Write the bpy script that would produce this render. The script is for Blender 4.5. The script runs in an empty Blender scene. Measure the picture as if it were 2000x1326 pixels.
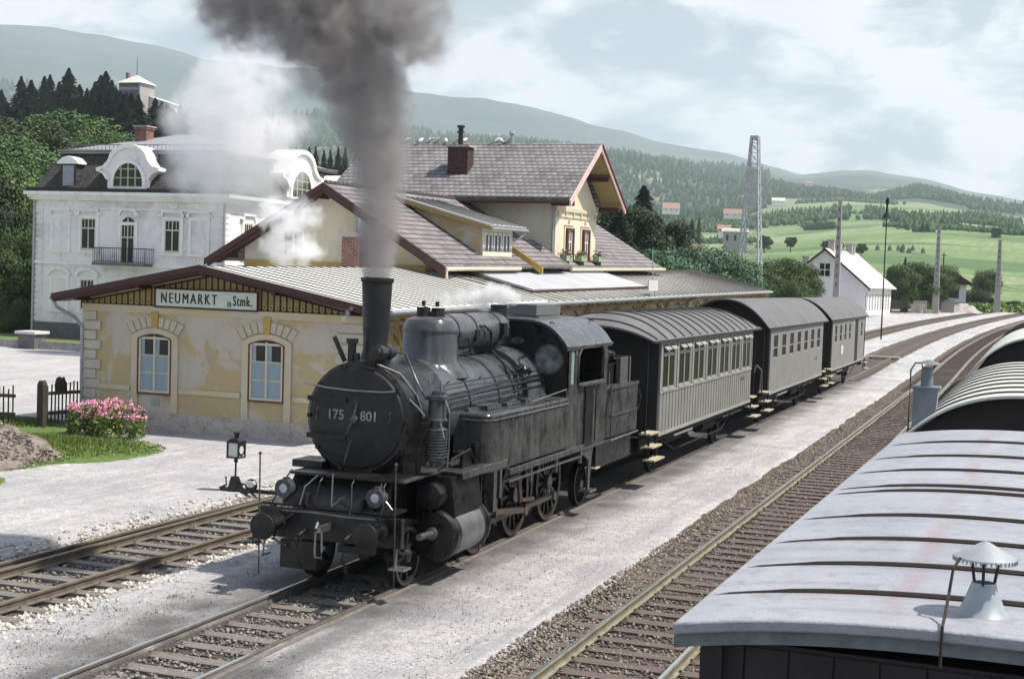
import bpy, bmesh, math, random
import numpy as np
from mathutils import Vector, Matrix, noise as mn
random.seed(7); rng = np.random.default_rng(11)
S = bpy.context.scene
PI = math.pi
# ---------------------------------------------------------------- camera, sky, sun, exposure
F, YAW, PITCH, ROLL, CH = 2800.0, .3494, .0447, .0359, 5.042
fw = Vector((-math.sin(YAW)*math.cos(PITCH), math.cos(YAW)*math.cos(PITCH), -math.sin(PITCH)))
r0 = Vector((math.cos(YAW), math.sin(YAW), 0)); u0 = r0.cross(fw)
rt = math.cos(ROLL)*r0 + math.sin(ROLL)*u0; up = -math.sin(ROLL)*r0 + math.cos(ROLL)*u0
cam = bpy.data.cameras.new('camera'); camo = bpy.data.objects.new('camera', cam); S.collection.objects.link(camo)
camo.matrix_world = Matrix(((rt.x, up.x, -fw.x, 0), (rt.y, up.y, -fw.y, 0), (rt.z, up.z, -fw.z, CH), (0, 0, 0, 1)))
cam.sensor_width = 36; cam.lens = 36*F/2000; cam.clip_start = .1; cam.clip_end = 40000
S.camera = camo
SUN_DIR = Vector((1, .16, 1.62)).normalized()
W = bpy.data.worlds.new('World'); S.world = W; W.use_nodes = True
nt = W.node_tree; nt.nodes.clear()
def wn(t, **k):
    n = nt.nodes.new(t)
    for a, b in k.items(): setattr(n, a, b)
    return n
out = wn('ShaderNodeOutputWorld'); bg = wn('ShaderNodeBackground'); sky = wn('ShaderNodeTexSky')
sky.sky_type = 'NISHITA'; sky.sun_disc = False
sky.sun_elevation = math.asin(SUN_DIR.z); sky.sun_rotation = math.atan2(SUN_DIR.x, SUN_DIR.y)
sky.air_density = 1.0; sky.dust_density = 1.5
tc = wn('ShaderNodeTexCoord'); mp = wn('ShaderNodeMapping'); mp.inputs['Scale'].default_value = (1, 1, 2.3)
n1 = wn('ShaderNodeTexNoise'); n1.inputs['Scale'].default_value = 4.2; n1.inputs['Detail'].default_value = 8; n1.inputs['Roughness'].default_value = .52; n1.inputs['Distortion'].default_value = .5
r1 = wn('ShaderNodeValToRGB'); r1.color_ramp.elements[0].position = .33; r1.color_ramp.elements[0].color = (.8, .8, .8, 1); r1.color_ramp.elements[1].position = .5; r1.color_ramp.elements[1].color = (1, 1, 1, 1)
n2 = wn('ShaderNodeTexNoise'); n2.inputs['Scale'].default_value = 11; n2.inputs['Detail'].default_value = 9; n2.inputs['Roughness'].default_value = .55; n2.inputs['Distortion'].default_value = .3
r2 = wn('ShaderNodeValToRGB')
r2.color_ramp.elements[0].position = .42; r2.color_ramp.elements[0].color = (4.0, 4.65, 5.4, 1)
r2.color_ramp.elements[1].position = .56; r2.color_ramp.elements[1].color = (8.5, 8.7, 9.1, 1)
mx = wn('ShaderNodeMix', data_type='RGBA'); L = nt.links.new
L(tc.outputs['Generated'], mp.inputs['Vector']); L(mp.outputs[0], n1.inputs['Vector']); L(mp.outputs[0], n2.inputs['Vector'])
L(n1.outputs['Fac'], r1.inputs[0]); L(n2.outputs['Fac'], r2.inputs[0])
sxyz = wn('ShaderNodeSeparateXYZ'); L(tc.outputs['Generated'], sxyz.inputs[0])
hi = wn('ShaderNodeMapRange'); L(sxyz.outputs[2], hi.inputs[0]); hi.inputs[1].default_value = .28; hi.inputs[2].default_value = .75; hi.inputs[3].default_value = 1; hi.inputs[4].default_value = .22
bk_ = wn('ShaderNodeMapRange'); L(sxyz.outputs[1], bk_.inputs[0]); bk_.inputs[1].default_value = -.5; bk_.inputs[2].default_value = .35; bk_.inputs[3].default_value = .3; bk_.inputs[4].default_value = 1
ml = wn('ShaderNodeMath', operation='MULTIPLY'); ml2 = wn('ShaderNodeMath', operation='MULTIPLY'); L(hi.outputs[0], ml.inputs[0]); L(bk_.outputs[0], ml.inputs[1]); L(ml.outputs[0], ml2.inputs[0]); L(r1.outputs[0], ml2.inputs[1])  # unseen cloud overhead and behind the camera thinned to lower ambient light
L(ml2.outputs[0], mx.inputs[0]); L(sky.outputs[0], mx.inputs[6]); L(r2.outputs[0], mx.inputs[7])
L(mx.outputs[2], bg.inputs[0]); bg.inputs[1].default_value = .1; L(bg.outputs[0], out.inputs[0])
sl = bpy.data.lights.new('sun', 'SUN'); sl.energy = 5.0; sl.angle = math.radians(.6); sl.color = (1, .95, .86)
so = bpy.data.objects.new('sun', sl); S.collection.objects.link(so); so.rotation_euler = SUN_DIR.to_track_quat('Z', 'Y').to_euler()
S.view_settings.view_transform = 'Standard'; S.view_settings.look = 'None'; S.view_settings.gamma = 1
S.view_settings.exposure = .37
S.cycles.max_bounces = 6; S.cycles.volume_bounces = 4; S.cycles.transparent_max_bounces = 12; S.cycles.volume_max_steps = 256
HAZE = 1
# ---------------------------------------------------------------- helpers
def ray(px, py): return fw + (px-1000)/F*rt - (py-663)/F*up
def at(px, py, r):            # point of real horizontal distance r seen in that direction
    d = ray(px, py); return Vector((0, 0, CH)) + d*(r/math.hypot(d.x, d.y))
ORG = {}
def tag(o, label=None, cat=None, group=None, kind=None):
    if label: o['label'] = label
    if cat: o['category'] = cat
    if group: o['group'] = group
    if kind: o['kind'] = kind
    return o
def thing(name, label, cat, loc=(0, 0, 0), rot=(0, 0, 0), group=None):
    o = bpy.data.objects.new(name, None); S.collection.objects.link(o); o.empty_display_size = .2
    o.location = loc; o.rotation_euler = rot; ORG[o] = Vector(loc); return tag(o, label, cat, group)
def kids(o): return [c for c in bpy.data.objects if c.parent == o]
KC = {}
def copy_tree(o, parent=None):
    c = o.copy(); S.collection.objects.link(c); c.parent = parent
    if o not in KC: KC[o] = kids(o)
    for ch in KC[o]: copy_tree(ch, c)
    return c
class MB:
    def __init__(s): s.v = []; s.f = []
    def add(s, vs, fs):
        b = len(s.v); s.v += [tuple(v) for v in vs]; s.f += [tuple(i+b for i in f) for f in fs]; return s
    def box(s, x0, x1, y0, y1, z0, z1):
        return s.add([(x0, y0, z0), (x1, y0, z0), (x1, y1, z0), (x0, y1, z0), (x0, y0, z1), (x1, y0, z1), (x1, y1, z1), (x0, y1, z1)],
                     [(0, 3, 2, 1), (4, 5, 6, 7), (0, 1, 5, 4), (1, 2, 6, 5), (2, 3, 7, 6), (3, 0, 4, 7)])
    def beam(s, p, q, w, h, upv=(0, 0, 1)):
        p = Vector(p); q = Vector(q); d = (q-p).normalized(); u = Vector(upv)
        a = d.cross(u)
        if a.length < 1e-4: a = d.cross(Vector((1, 0, 0)))
        a.normalize(); b = a.cross(d); a = a*w/2; b = b*h/2
        vs = [p-a-b, p+a-b, p+a+b, p-a+b, q-a-b, q+a-b, q+a+b, q-a+b]
        return s.add(vs, [(0, 1, 2, 3), (4, 7, 6, 5), (0, 4, 5, 1), (1, 5, 6, 2), (2, 6, 7, 3), (3, 7, 4, 0)])
    def cyl(s, p, q, r, r2=None, n=16, cap=True):
        r2 = r if r2 is None else r2; p = Vector(p); q = Vector(q); d = (q-p).normalized()
        a = d.cross(Vector((0, 0, 1)))
        if a.length < 1e-4: a = Vector((1, 0, 0))
        a.normalize(); b = d.cross(a); vs = []
        for c, rr in ((p, r), (q, r2)):
            for i in range(n): t = 2*PI*i/n; vs.append(c+a*rr*math.cos(t)+b*rr*math.sin(t))
        fs = [(i, (i+1) % n, n+(i+1) % n, n+i) for i in range(n)]
        if cap: fs += [tuple(range(n))[::-1], tuple(range(n, 2*n))]
        return s.add(vs, fs)
    def lathe(s, prof, o, axis='z', n=28, sy=1.0):     # prof = (radius, height) list
        o = Vector(o); vs = []
        for r, h in prof:
            for i in range(n):
                t = 2*PI*i/n; a, b = r*math.cos(t), r*math.sin(t)*sy
                v = (a, b, h) if axis == 'z' else ((a, h, b) if axis == 'y' else (h, a, b)); vs.append(o+Vector(v))
        fs = []
        for k in range(len(prof)-1):
            for i in range(n): j = (i+1) % n; fs.append((k*n+i, k*n+j, (k+1)*n+j, (k+1)*n+i))
        if prof[0][0] > 1e-3: fs.append(tuple(range(n))[::-1])
        if prof[-1][0] > 1e-3: fs.append(tuple(range((len(prof)-1)*n, len(prof)*n)))
        return s.add(vs, fs)
    def tube(s, pts, r, n=7):
        pts = [Vector(p) for p in pts]; rs = r if isinstance(r, (list, tuple)) else [r]*len(pts); vs = []
        ref = Vector((0, 0, 1))
        for i, p in enumerate(pts):
            d = (pts[min(i+1, len(pts)-1)]-pts[max(i-1, 0)]).normalized()
            a = d.cross(ref)
            if a.length < .05: a = d.cross(Vector((1, .2, 0)))
            a.normalize(); b = d.cross(a)
            for k in range(n): t = 2*PI*k/n; vs.append(p+(a*math.cos(t)+b*math.sin(t))*rs[i])
        fs = [(i*n+k, i*n+(k+1) % n, (i+1)*n+(k+1) % n, (i+1)*n+k) for i in range(len(pts)-1) for k in range(n)]
        fs += [tuple(range(n))[::-1], tuple(range((len(pts)-1)*n, len(pts)*n))]
        return s.add(vs, fs)
    def prism(s, poly, axis, a, b):   # 2-D polygon extruded along an axis; axis y: poly=(x,z); x: (y,z); z: (x,y)
        n = len(poly)
        def P(p, t): return (p[0], t, p[1]) if axis == 'y' else ((t, p[0], p[1]) if axis == 'x' else (p[0], p[1], t))
        return s.add([P(p, a) for p in poly]+[P(p, b) for p in poly],
                     [(i, (i+1) % n, n+(i+1) % n, n+i) for i in range(n)]+[tuple(range(n))[::-1], tuple(range(n, 2*n))])
    def poly(s, vs): return s.add(vs, [tuple(range(len(vs)))])
    def slab(s, vs, t):              # polygon with thickness t downwards along its normal
        vs = [Vector(v) for v in vs]; nrm = (vs[1]-vs[0]).cross(vs[2]-vs[1]).normalized()*t; n = len(vs)
        return s.add(vs+[v-nrm for v in vs], [tuple(range(n)), tuple(range(n, 2*n))[::-1]]+[(i, n+i, n+(i+1) % n, (i+1) % n) for i in range(n)])
    def ball(s, c, r, n=12, sc=(1, 1, 1)):
        m = n//2; vs = [(c[0], c[1], c[2]-r*sc[2])]
        for i in range(1, m):
            t = PI*i/m
            for k in range(n): u = 2*PI*k/n; vs.append((c[0]+r*sc[0]*math.sin(t)*math.cos(u), c[1]+r*sc[1]*math.sin(t)*math.sin(u), c[2]-r*sc[2]*math.cos(t)))
        vs.append((c[0], c[1], c[2]+r*sc[2])); L_ = len(vs)-1
        fs = [(0, 1+(k+1) % n, 1+k) for k in range(n)]
        for i in range(m-2):
            for k in range(n): a = 1+i*n+k; b = 1+i*n+(k+1) % n; fs.append((a, b, b+n, a+n))
        fs += [(L_, 1+(m-2)*n+k, 1+(m-2)*n+(k+1) % n) for k in range(n)]
        return s.add(vs, fs)
    def ring(s, c, ri, ro, x0, x1, n=28, axis='x'):   # annulus with thickness
        vs = []
        for r, t in ((ro, x0), (ro, x1), (ri, x1), (ri, x0)):
            for i in range(n):
                a = 2*PI*i/n; vs.append((t, c[0]+r*math.cos(a), c[1]+r*math.sin(a)) if axis == 'x' else (c[0]+r*math.cos(a), t, c[1]+r*math.sin(a)))
        fs = [(k*n+i, k*n+(i+1) % n, ((k+1) % 4)*n+(i+1) % n, ((k+1) % 4)*n+i) for k in range(4) for i in range(n)]
        return s.add(vs, fs)
    def build(s, name, m, parent=None, org=None, smooth=True, bevel=0, **tg):
        if org is None: org = ORG[parent] if parent is not None else Vector((0, 0, 0))
        org = Vector(org); me = bpy.data.meshes.new(name)
        me.from_pydata([(v[0]-org.x, v[1]-org.y, v[2]-org.z) for v in s.v], [], s.f); me.materials.append(m)
        bm = bmesh.new(); bm.from_mesh(me); bmesh.ops.recalc_face_normals(bm, faces=bm.faces); bm.to_mesh(me); bm.free()
        if smooth:
            me.polygons.foreach_set('use_smooth', [True]*len(me.polygons)); me.set_sharp_from_angle(angle=math.radians(32))
        o = bpy.data.objects.new(name, me); S.collection.objects.link(o)
        if parent is not None: o.parent = parent
        else: o.location = org
        ORG[o] = org
        if bevel:
            b = o.modifiers.new('bevel', 'BEVEL'); b.width = bevel; b.segments = 2; b.limit_method = 'ANGLE'; b.angle_limit = .6
        return tag(o, **tg)
def fast_mesh(name, V, Fc, m, k=None, attr=None, smooth=False):   # numpy arrays, all faces with the same vertex count
    me = bpy.data.meshes.new(name); n = Fc.shape[1]
    me.vertices.add(len(V)); me.vertices.foreach_set('co', V.astype(np.float32).ravel())
    me.loops.add(Fc.size); me.loops.foreach_set('vertex_index', Fc.astype(np.int32).ravel())
    me.polygons.add(len(Fc)); me.polygons.foreach_set('loop_start', (np.arange(len(Fc))*n).astype(np.int32)); me.polygons.foreach_set('loop_total', np.full(len(Fc), n, np.int32))
    if smooth: me.polygons.foreach_set('use_smooth', np.ones(len(Fc), bool))
    if attr is not None:
        for an, col in attr.items():
            a = me.color_attributes.new(an, 'FLOAT_COLOR', 'POINT'); c = np.ones((len(V), 4), np.float32); c[:, :col.shape[1]] = col; a.data.foreach_set('color', c.ravel())
    me.update(calc_edges=True); me.materials.append(m); return me
def link(name, me, loc=(0, 0, 0), parent=None, **tg):
    o = bpy.data.objects.new(name, me); S.collection.objects.link(o); o.location = loc
    if parent is not None: o.parent = parent
    ORG[o] = Vector(loc); return tag(o, **tg)
# ---------------------------------------------------------------- materials
class NT:
    def __init__(s, name):
        s.m = bpy.data.materials.new(name); s.m.use_nodes = True; s.t = s.m.node_tree; s.p = s.t.nodes['Principled BSDF']; s.o = s.t.nodes['Material Output']
        s.tc = s.t.nodes.new('ShaderNodeTexCoord')
    def n(s, t, ins=None, **k):
        x = s.t.nodes.new(t)
        for a, b in k.items(): setattr(x, a, b)
        for a, b in (ins or {}).items():
            if hasattr(b, 'is_output') or hasattr(b, 'links') and not isinstance(b, (int, float, tuple)): s.t.links.new(b, x.inputs[a])
            else: x.inputs[a].default_value = b
        return x
    def noise(s, scale, detail=4, rough=.55, vec=None, dist=0, stretch=None):
        v = vec or s.tc.outputs['Object']
        if stretch: v = s.n('ShaderNodeMapping', {'Vector': v, 'Scale': stretch}).outputs[0]
        return s.n('ShaderNodeTexNoise', {'Vector': v, 'Scale': scale, 'Detail': detail, 'Roughness': rough, 'Distortion': dist}).outputs['Fac']
    def ramp(s, fac, stops):
        r = s.n('ShaderNodeValToRGB', {0: fac}); cr = r.color_ramp
        while len(cr.elements) < len(stops): cr.elements.new(.5)
        for e, (p, c) in zip(cr.elements, stops): e.position = p; e.color = (c, c, c, 1) if isinstance(c, (int, float)) else (*c, 1)
        return r.outputs[0]
    def mix(s, f, a, b, mode='MIX'):
        x = s.n('ShaderNodeMix', data_type='RGBA', blend_type=mode)
        for i, v in ((0, f), (6, a), (7, b)):
            if hasattr(v, 'links'): s.t.links.new(v, x.inputs[i])
            else: x.inputs[i].default_value = v if i == 0 else (*v, 1)
        return x.outputs[2]
    def math(s, op, a, b=0., c=None):
        x = s.n('ShaderNodeMath', operation=op)
        for i, v in enumerate((a, b) if c is None else (a, b, c)):
            if hasattr(v, 'links'): s.t.links.new(v, x.inputs[i])
            else: x.inputs[i].default_value = v
        return x.outputs[0]
    def bump(s, h, dist=.01, strength=.6):
        b = s.n('ShaderNodeBump', {'Height': h, 'Distance': dist, 'Strength': strength}); s.t.links.new(b.outputs[0], s.p.inputs['Normal'])
    def done(s, col, rough=.8, metal=0, spec=None):
        for i, v in (('Base Color', col), ('Roughness', rough), ('Metallic', metal)):
            if hasattr(v, 'links'): s.t.links.new(v, s.p.inputs[i])
            else: s.p.inputs[i].default_value = (*v, 1) if isinstance(v, tuple) else v
        if spec is not None: s.p.inputs['Specular IOR Level'].default_value = spec
        return s.m
MC = {}
def simple(name, c, rough=.8, metal=0, var=.25, scale=3, bump=0, fine=30, c2=None, spec=None, stretch=None):
    if name in MC: return MC[name]
    t = NT(name); a = t.noise(scale, 6, .6, stretch=stretch); b = t.noise(fine, 3)
    k = t.ramp(a, [(.3, 0.), (.7, 1.)])
    lo = tuple(x*(1-var) for x in c); hi = tuple(x*(1+var) for x in c) if c2 is None else c2
    col = t.mix(k, lo, hi); col = t.mix(.35, col, t.mix(b, tuple(x*.6 for x in c), tuple(min(1, x*1.35) for x in c)))
    if bump: t.bump(t.math('ADD', a, t.math('MULTIPLY', b, .5)), bump)
    MC[name] = t.done(col, rough, metal, spec); return MC[name]
# black, sooty locomotive iron: dust and streaks running down
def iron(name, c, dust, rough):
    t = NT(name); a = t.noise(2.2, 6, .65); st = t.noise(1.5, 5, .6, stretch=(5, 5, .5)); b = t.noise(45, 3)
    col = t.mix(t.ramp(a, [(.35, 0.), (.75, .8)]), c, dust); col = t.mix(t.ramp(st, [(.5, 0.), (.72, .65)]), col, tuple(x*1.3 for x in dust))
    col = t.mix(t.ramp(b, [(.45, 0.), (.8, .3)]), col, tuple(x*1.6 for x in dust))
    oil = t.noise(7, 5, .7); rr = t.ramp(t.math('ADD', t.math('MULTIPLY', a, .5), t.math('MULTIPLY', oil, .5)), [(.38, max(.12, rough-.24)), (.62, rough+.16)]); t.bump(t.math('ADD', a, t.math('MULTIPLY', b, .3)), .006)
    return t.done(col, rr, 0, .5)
M = {}
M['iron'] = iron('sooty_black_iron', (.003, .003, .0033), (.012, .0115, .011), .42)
M['iron_top'] = iron('dusty_lit_boiler_iron', (.034, .037, .042), (.095, .1, .107), .34)  # lighter base paints in the light on upward surfaces, with dust mottling
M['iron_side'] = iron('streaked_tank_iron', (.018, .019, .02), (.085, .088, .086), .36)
M['soot'] = iron('matt_soot', (.003, .003, .003), (.011, .01, .01), .6)
M['steel'] = simple('worn_steel', (.3, .3, .3), .35, .85, .3)
M['rodsteel'] = simple('oily_rod_steel', (.085, .068, .055), .45, .5, .5)
M['white_paint'] = simple('white_paint', (.62, .62, .6), .6, 0, .1)
M['lamp_glass'] = simple('lamp_glass', (.45, .5, .5), .08, .2, .1)
M['coal'] = simple('coal', (.02, .02, .022), .25, 0, .5, 9, .02)
M['step_wood'] = simple('pale_step_wood', (.42, .37, .26), .8, 0, .2, 5)
t = NT('coach_paint'); ob = t.tc.outputs['Object']
a = t.noise(1.3, 5, .6); st = t.noise(2, 4, stretch=(1, 6, .4)); low = t.noise(4, 5)
col = t.mix(t.ramp(a, [(.3, 0.), (.7, 1.)]), (.19, .186, .175), (.25, .245, .232)); col = t.mix(t.ramp(st, [(.55, 0.), (.8, .5)]), col, (.27, .25, .21))
t.bump(low, .004); M['coach'] = t.done(col, .55)
M['coach_dark'] = simple('coach_end_paint', (.009, .0085, .008), .7, 0, .4)
M['coach_trim'] = simple('coach_trim', (.3, .295, .27), .6, 0, .25)
M['coach_roof'] = simple('felt_coach_roof', (.135, .133, .138), .85, 0, .28, 1.2, .004, 60)
M['roof_rib'] = simple('roof_rib_dark', (.035, .033, .032), .8, 0, .3)
M['under'] = simple('underframe_black', (.006, .0055, .005), .8, 0, .4)
def glass(name, c=(.012, .014, .014), r=.1):
    t = NT(name); return t.done(t.mix(t.noise(1.2, 2), c, tuple(x*2 for x in c)), r, 0, .3)
M['glass'] = glass('window_glass'); M['coach_glass'] = simple('dark_coach_pane', (.006, .006, .006), .25, 0, .5, 2, spec=.15); M['glass_green'] = glass('coach_window_glass', (.012, .018, .006), .2)
# plaster of the station: patches of ochre paint, bare grey render, stains
def plaster(name, ochre, bare, sc=.55, lo=.46, hi=.53):
    t = NT(name); a = t.noise(sc, 8, .62, dist=.6); b = t.noise(60, 3); c = t.noise(3, 6, .7)
    col = t.mix(t.ramp(a, [(lo, 0.), (hi, 1.)]), bare, ochre)
    gr = t.noise(1.1, 7, .7, stretch=(1, 1, .35)); col = t.mix(t.ramp(gr, [(.5, 0.), (.72, .55)]), col, tuple(x*.62 for x in bare)); col = t.mix(t.ramp(c, [(.55, 0.), (.8, .6)]), col, tuple(x*.5 for x in bare)); col = t.mix(.3, col, t.mix(b, tuple(x*.55 for x in bare), tuple(min(1, x*1.4) for x in bare)))
    t.bump(t.math('ADD', b, c), .008); return t.done(col, .92)
M['plaster'] = plaster('ochre_plaster', (.50, .36, .13), (.56, .50, .41), .5, .47, .53)
M['plaster_pale'] = plaster('pale_yellow_plaster', (.70, .61, .38), (.72, .67, .55), .3, .4, .6)
M['plaster_trim'] = plaster('cream_moulding', (.62, .50, .26), (.60, .55, .45), .9, .4, .6)
M['plaster_bare'] = plaster('bare_plaster_block', (.54, .48, .36), (.56, .52, .44), 1.2, .4, .6)
M['plaster_joint'] = simple('ochre_joint', (.50, .34, .10), .9, 0, .2)
M['stone'] = plaster('rubble_stone', (.24, .2, .18), (.36, .34, .32), 2.5, .4, .6)
t = NT('rubble_plinth'); wv_ = t.n('ShaderNodeMapping', {'Vector': t.n('ShaderNodeVectorMath', {0: t.tc.outputs['Object'], 1: t.n('ShaderNodeTexNoise', {'Scale': 2.5, 'Detail': 5, 'Vector': t.tc.outputs['Object']}).outputs['Color']}, operation='ADD').outputs[0], 'Scale': (.8, 1, 1.3)}).outputs[0]; vo = t.n('ShaderNodeTexVoronoi', {'Vector': wv_, 'Scale': 2.4}, feature='DISTANCE_TO_EDGE').outputs['Distance']
vc = t.n('ShaderNodeTexVoronoi', {'Vector': wv_, 'Scale': 2.4}).outputs['Color']; bw = t.n('ShaderNodeRGBToBW', {0: vc}).outputs[0]
col = t.mix(bw, (.46, .41, .35), (.56, .51, .45)); cr_ = t.noise(1.4, 6, .7); col = t.mix(t.math('MULTIPLY', t.ramp(vo, [(.0, 1.), (.035, 0.)]), t.ramp(cr_, [(.42, 0.), (.6, .9)])), col, (.13, .12, .1)); col = t.mix(t.ramp(t.noise(3, 6, .7), [(.5, 0.), (.7, .6)]), col, (.26, .24, .22)); t.bump(t.ramp(vo, [(0, 0.), (.12, 1.)]), .03); M['rubble'] = t.done(col, .95)
M['maroon'] = simple('maroon_wood', (.055, .016, .013), .6, 0, .3, 4, .003)
M['board'] = simple('ochre_board', (.3, .22, .09), .7, 0, .25, 6)
M['board_dark'] = simple('brown_board_gap', (.05, .022, .015), .8)
M['sign'] = simple('white_enamel', (.62, .66, .58), .35, 0, .1, 3)
M['black'] = simple('black_lettering', (.012, .012, .012), .5, 0, .1)
M['curtain'] = simple('blue_grey_curtain', (.28, .36, .41), .6, 0, .28, 5, stretch=(9, 1, .3)); M['faded_white'] = simple('faded_white_figures', (.3, .3, .29), .7, 0, .5, 14)
M['frame_cream'] = simple('cream_window_wood', (.62, .55, .42), .6, 0, .12)
M['frame_white'] = simple('white_window_wood', (.7, .7, .66), .6, 0, .12)
M['redwood'] = simple('red_brown_frame', (.11, .025, .018), .6, 0, .2)
M['pinkwood'] = simple('faded_pink_verge_board', (.68, .48, .45), .7, 0, .2)
M['zinc'] = simple('zinc_gutter', (.36, .38, .38), .45, .4, .25)
def tiles(name, c1, c2, cw, ch, axis):     # interlocking concrete tiles; axis = horizontal run of the courses
    t = NT(name); o = t.n('ShaderNodeSeparateXYZ', {0: t.tc.outputs['Object']})
    h = o.outputs['X' if axis == 'x' else 'Y']; z = o.outputs['Z']
    row = t.math('DIVIDE', z, ch); fr = t.math('FRACT', row)
    colx = t.math('ADD', t.math('DIVIDE', h, cw), t.math('MULTIPLY', t.math('FLOOR', row), .5)); fx = t.math('FRACT', colx)
    cell = t.n('ShaderNodeCombineXYZ', {0: t.math('FLOOR', colx), 1: t.math('FLOOR', row)}).outputs[0]
    wnn = t.n('ShaderNodeTexWhiteNoise', {0: cell}, noise_dimensions='3D').outputs['Value']
    col = t.mix(wnn, c1, c2); big = t.noise(.5, 5); col = t.mix(t.ramp(big, [(.4, 0.), (.7, .6)]), col, tuple(x*1.35 for x in c2))
    gap = t.ramp(fr, [(0, 1.), (.1, 1.), (.26, 0.), (.95, 0.), (1, 1.)]); col = t.mix(gap, col, tuple(x*.22 for x in c1))
    gx = t.ramp(fx, [(0, .7), (.12, 0.), (.9, 0.), (1, .7)]); col = t.mix(t.math('MULTIPLY', gx, .6), col, tuple(x*.35 for x in c1))
    wv = t.math('ADD', t.math('SUBTRACT', 1., fr), t.math('MULTIPLY', t.math('SINE', t.math('MULTIPLY', fx, PI)), .8))
    t.bump(wv, .035, .9); return t.done(col, .85)
M['tile_x'] = tiles('grey_tiles_a', (.125, .118, .12), (.225, .21, .215), .3, .185, 'x')
M['tile_y'] = tiles('grey_tiles_b', (.135, .12, .12), (.23, .205, .205), .42, .185, 'y')
def sheet(name, c, c2, pitch):     # standing-seam sheet: weathered
    t = NT(name); a = t.noise(.8, 7, .65); st = t.noise(1.2, 5, .6, stretch=(.6, 5, 1)); b = t.noise(50, 2)
    col = t.mix(t.ramp(a, [(.35, 0.), (.65, 1.)]), c, c2); col = t.mix(t.ramp(st, [(.5, 0.), (.75, .6)]), col, tuple(x*.62 for x in c)); col = t.mix(.2, col, t.mix(b, tuple(x*.5 for x in c), c2))
    t.bump(a, .01); return t.done(col, .6)
M['sheet_pale'] = sheet('pale_sheet_roof', (.78, .76, .7), (.84, .82, .77), .6)
M['sheet_grey'] = sheet('grey_sheet_roof', (.36, .37, .38), (.5, .5, .5), .6)
M['sheet_mid'] = sheet('grey_canopy_felt', (.42, .42, .45), (.54, .53, .56), .6)
M['sheet_dark'] = sheet('dark_weathered_roof', (.24, .23, .21), (.42, .4, .36), .6)
M['seam'] = simple('seam', (.1, .095, .09), .8)
t = NT('brick'); br = t.n('ShaderNodeTexBrick', {'Vector': t.n('ShaderNodeMapping', {'Vector': t.tc.outputs['Object'], 'Rotation': (PI/2, 0, 0)}).outputs[0], 'Color1': (.24, .07, .045, 1), 'Color2': (.16, .05, .04, 1), 'Mortar': (.3, .27, .24, 1), 'Scale': 1., 'Mortar Size': .012, 'Brick Width': .26, 'Row Height': .085})
col = t.mix(t.ramp(t.noise(2.5, 5), [(.45, 0.), (.7, .6)]), br.outputs['Color'], (.07, .04, .035)); M['brick'] = t.done(col, .9); M['brick_sooty'] = simple('sooty_brick', (.035, .022, .02), .9, 0, .6, 6, .01, c2=(.13, .055, .045))
M['villa'] = plaster('villa_plaster', (.9, .84, .85), (.64, .6, .62), .22, .38, .46)
M['villa_trim'] = plaster('villa_moulding', (.9, .87, .84), (.8, .77, .77), .4, .35, .5)
M['villa_base'] = simple('villa_plinth', (.13, .125, .125), .95, 0, .35, 4, .02)
M['slate'] = tiles('dark_slates', (.025, .022, .02), (.06, .055, .05), .25, .16, 'x')
M['villa_roof'] = sheet('villa_top_roof', (.24, .23, .25), (.34, .33, .36), .6)
M['whitewall'] = plaster('white_cottage_plaster', (.84, .8, .8), (.76, .72, .74), .4, .3, .6)
M['white_roof'] = sheet('cream_fibre_cement_roof', (.58, .57, .5), (.66, .65, .58), .6)
M['concrete'] = plaster('concrete', (.44, .40, .38), (.36, .33, .32), 1.2, .4, .6)
M['galv'] = simple('galvanised_steel', (.42, .44, .46), .5, .3, .3, 2)
M['darkwood'] = simple('weathered_fence_wood', (.05, .042, .034), .9, 0, .5, 5, .006)
M['palewood'] = simple('bare_pale_wood', (.42, .37, .3), .9, 0, .3, 5)
M['sleeper'] = simple('grey_sleeper_wood', (.17, .15, .135), .9, 0, .45, 3, .01, 25, stretch=(.6, 6, 6))
M['sleeper_red'] = simple('rusty_sleeper_wood', (.125, .095, .08), .9, 0, .4, 3, .01, 25, stretch=(.6, 6, 6))
M['rail'] = simple('rusty_rail_web', (.13, .11, .085), .75, .1, .5, 5)
M['rail_pale'] = simple('pale_rusty_rail_web', (.22, .2, .15), .7, .1, .45, 4); M['railtop'] = simple('polished_rail_top', (.55, .57, .6), .22, .9, .12, 3)
M['railtop_dull'] = simple('dull_rail_top', (.26, .21, .16), .5, .5, .35, 3)
M['wagon_roof'] = None
t = NT('wagon_roof_sheet'); a = t.noise(.9, 7, .6, dist=.4); b = t.noise(70, 3); st = t.noise(1.3, 5, stretch=(3, .35, 1))
col = t.mix(t.ramp(a, [(.35, 0.), (.65, 1.)]), (.255, .265, .305), (.34, .345, .38)); col = t.mix(t.ramp(st, [(.5, 0.), (.8, .5)]), col, (.42, .44, .46)); col = t.mix(.12, col, t.mix(b, (.2, .2, .2), (.7, .7, .7)))
sx = t.n('ShaderNodeSeparateXYZ', {0: t.tc.outputs['Object']}); wob = t.math('ADD', sx.outputs['X'], t.math('MULTIPLY', t.noise(2.0, 4), .16))
band = t.ramp(t.math('ABSOLUTE', t.math('ADD', wob, .56)), [(0, 1.), (.03, .9), (.075, 0.)])
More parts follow.
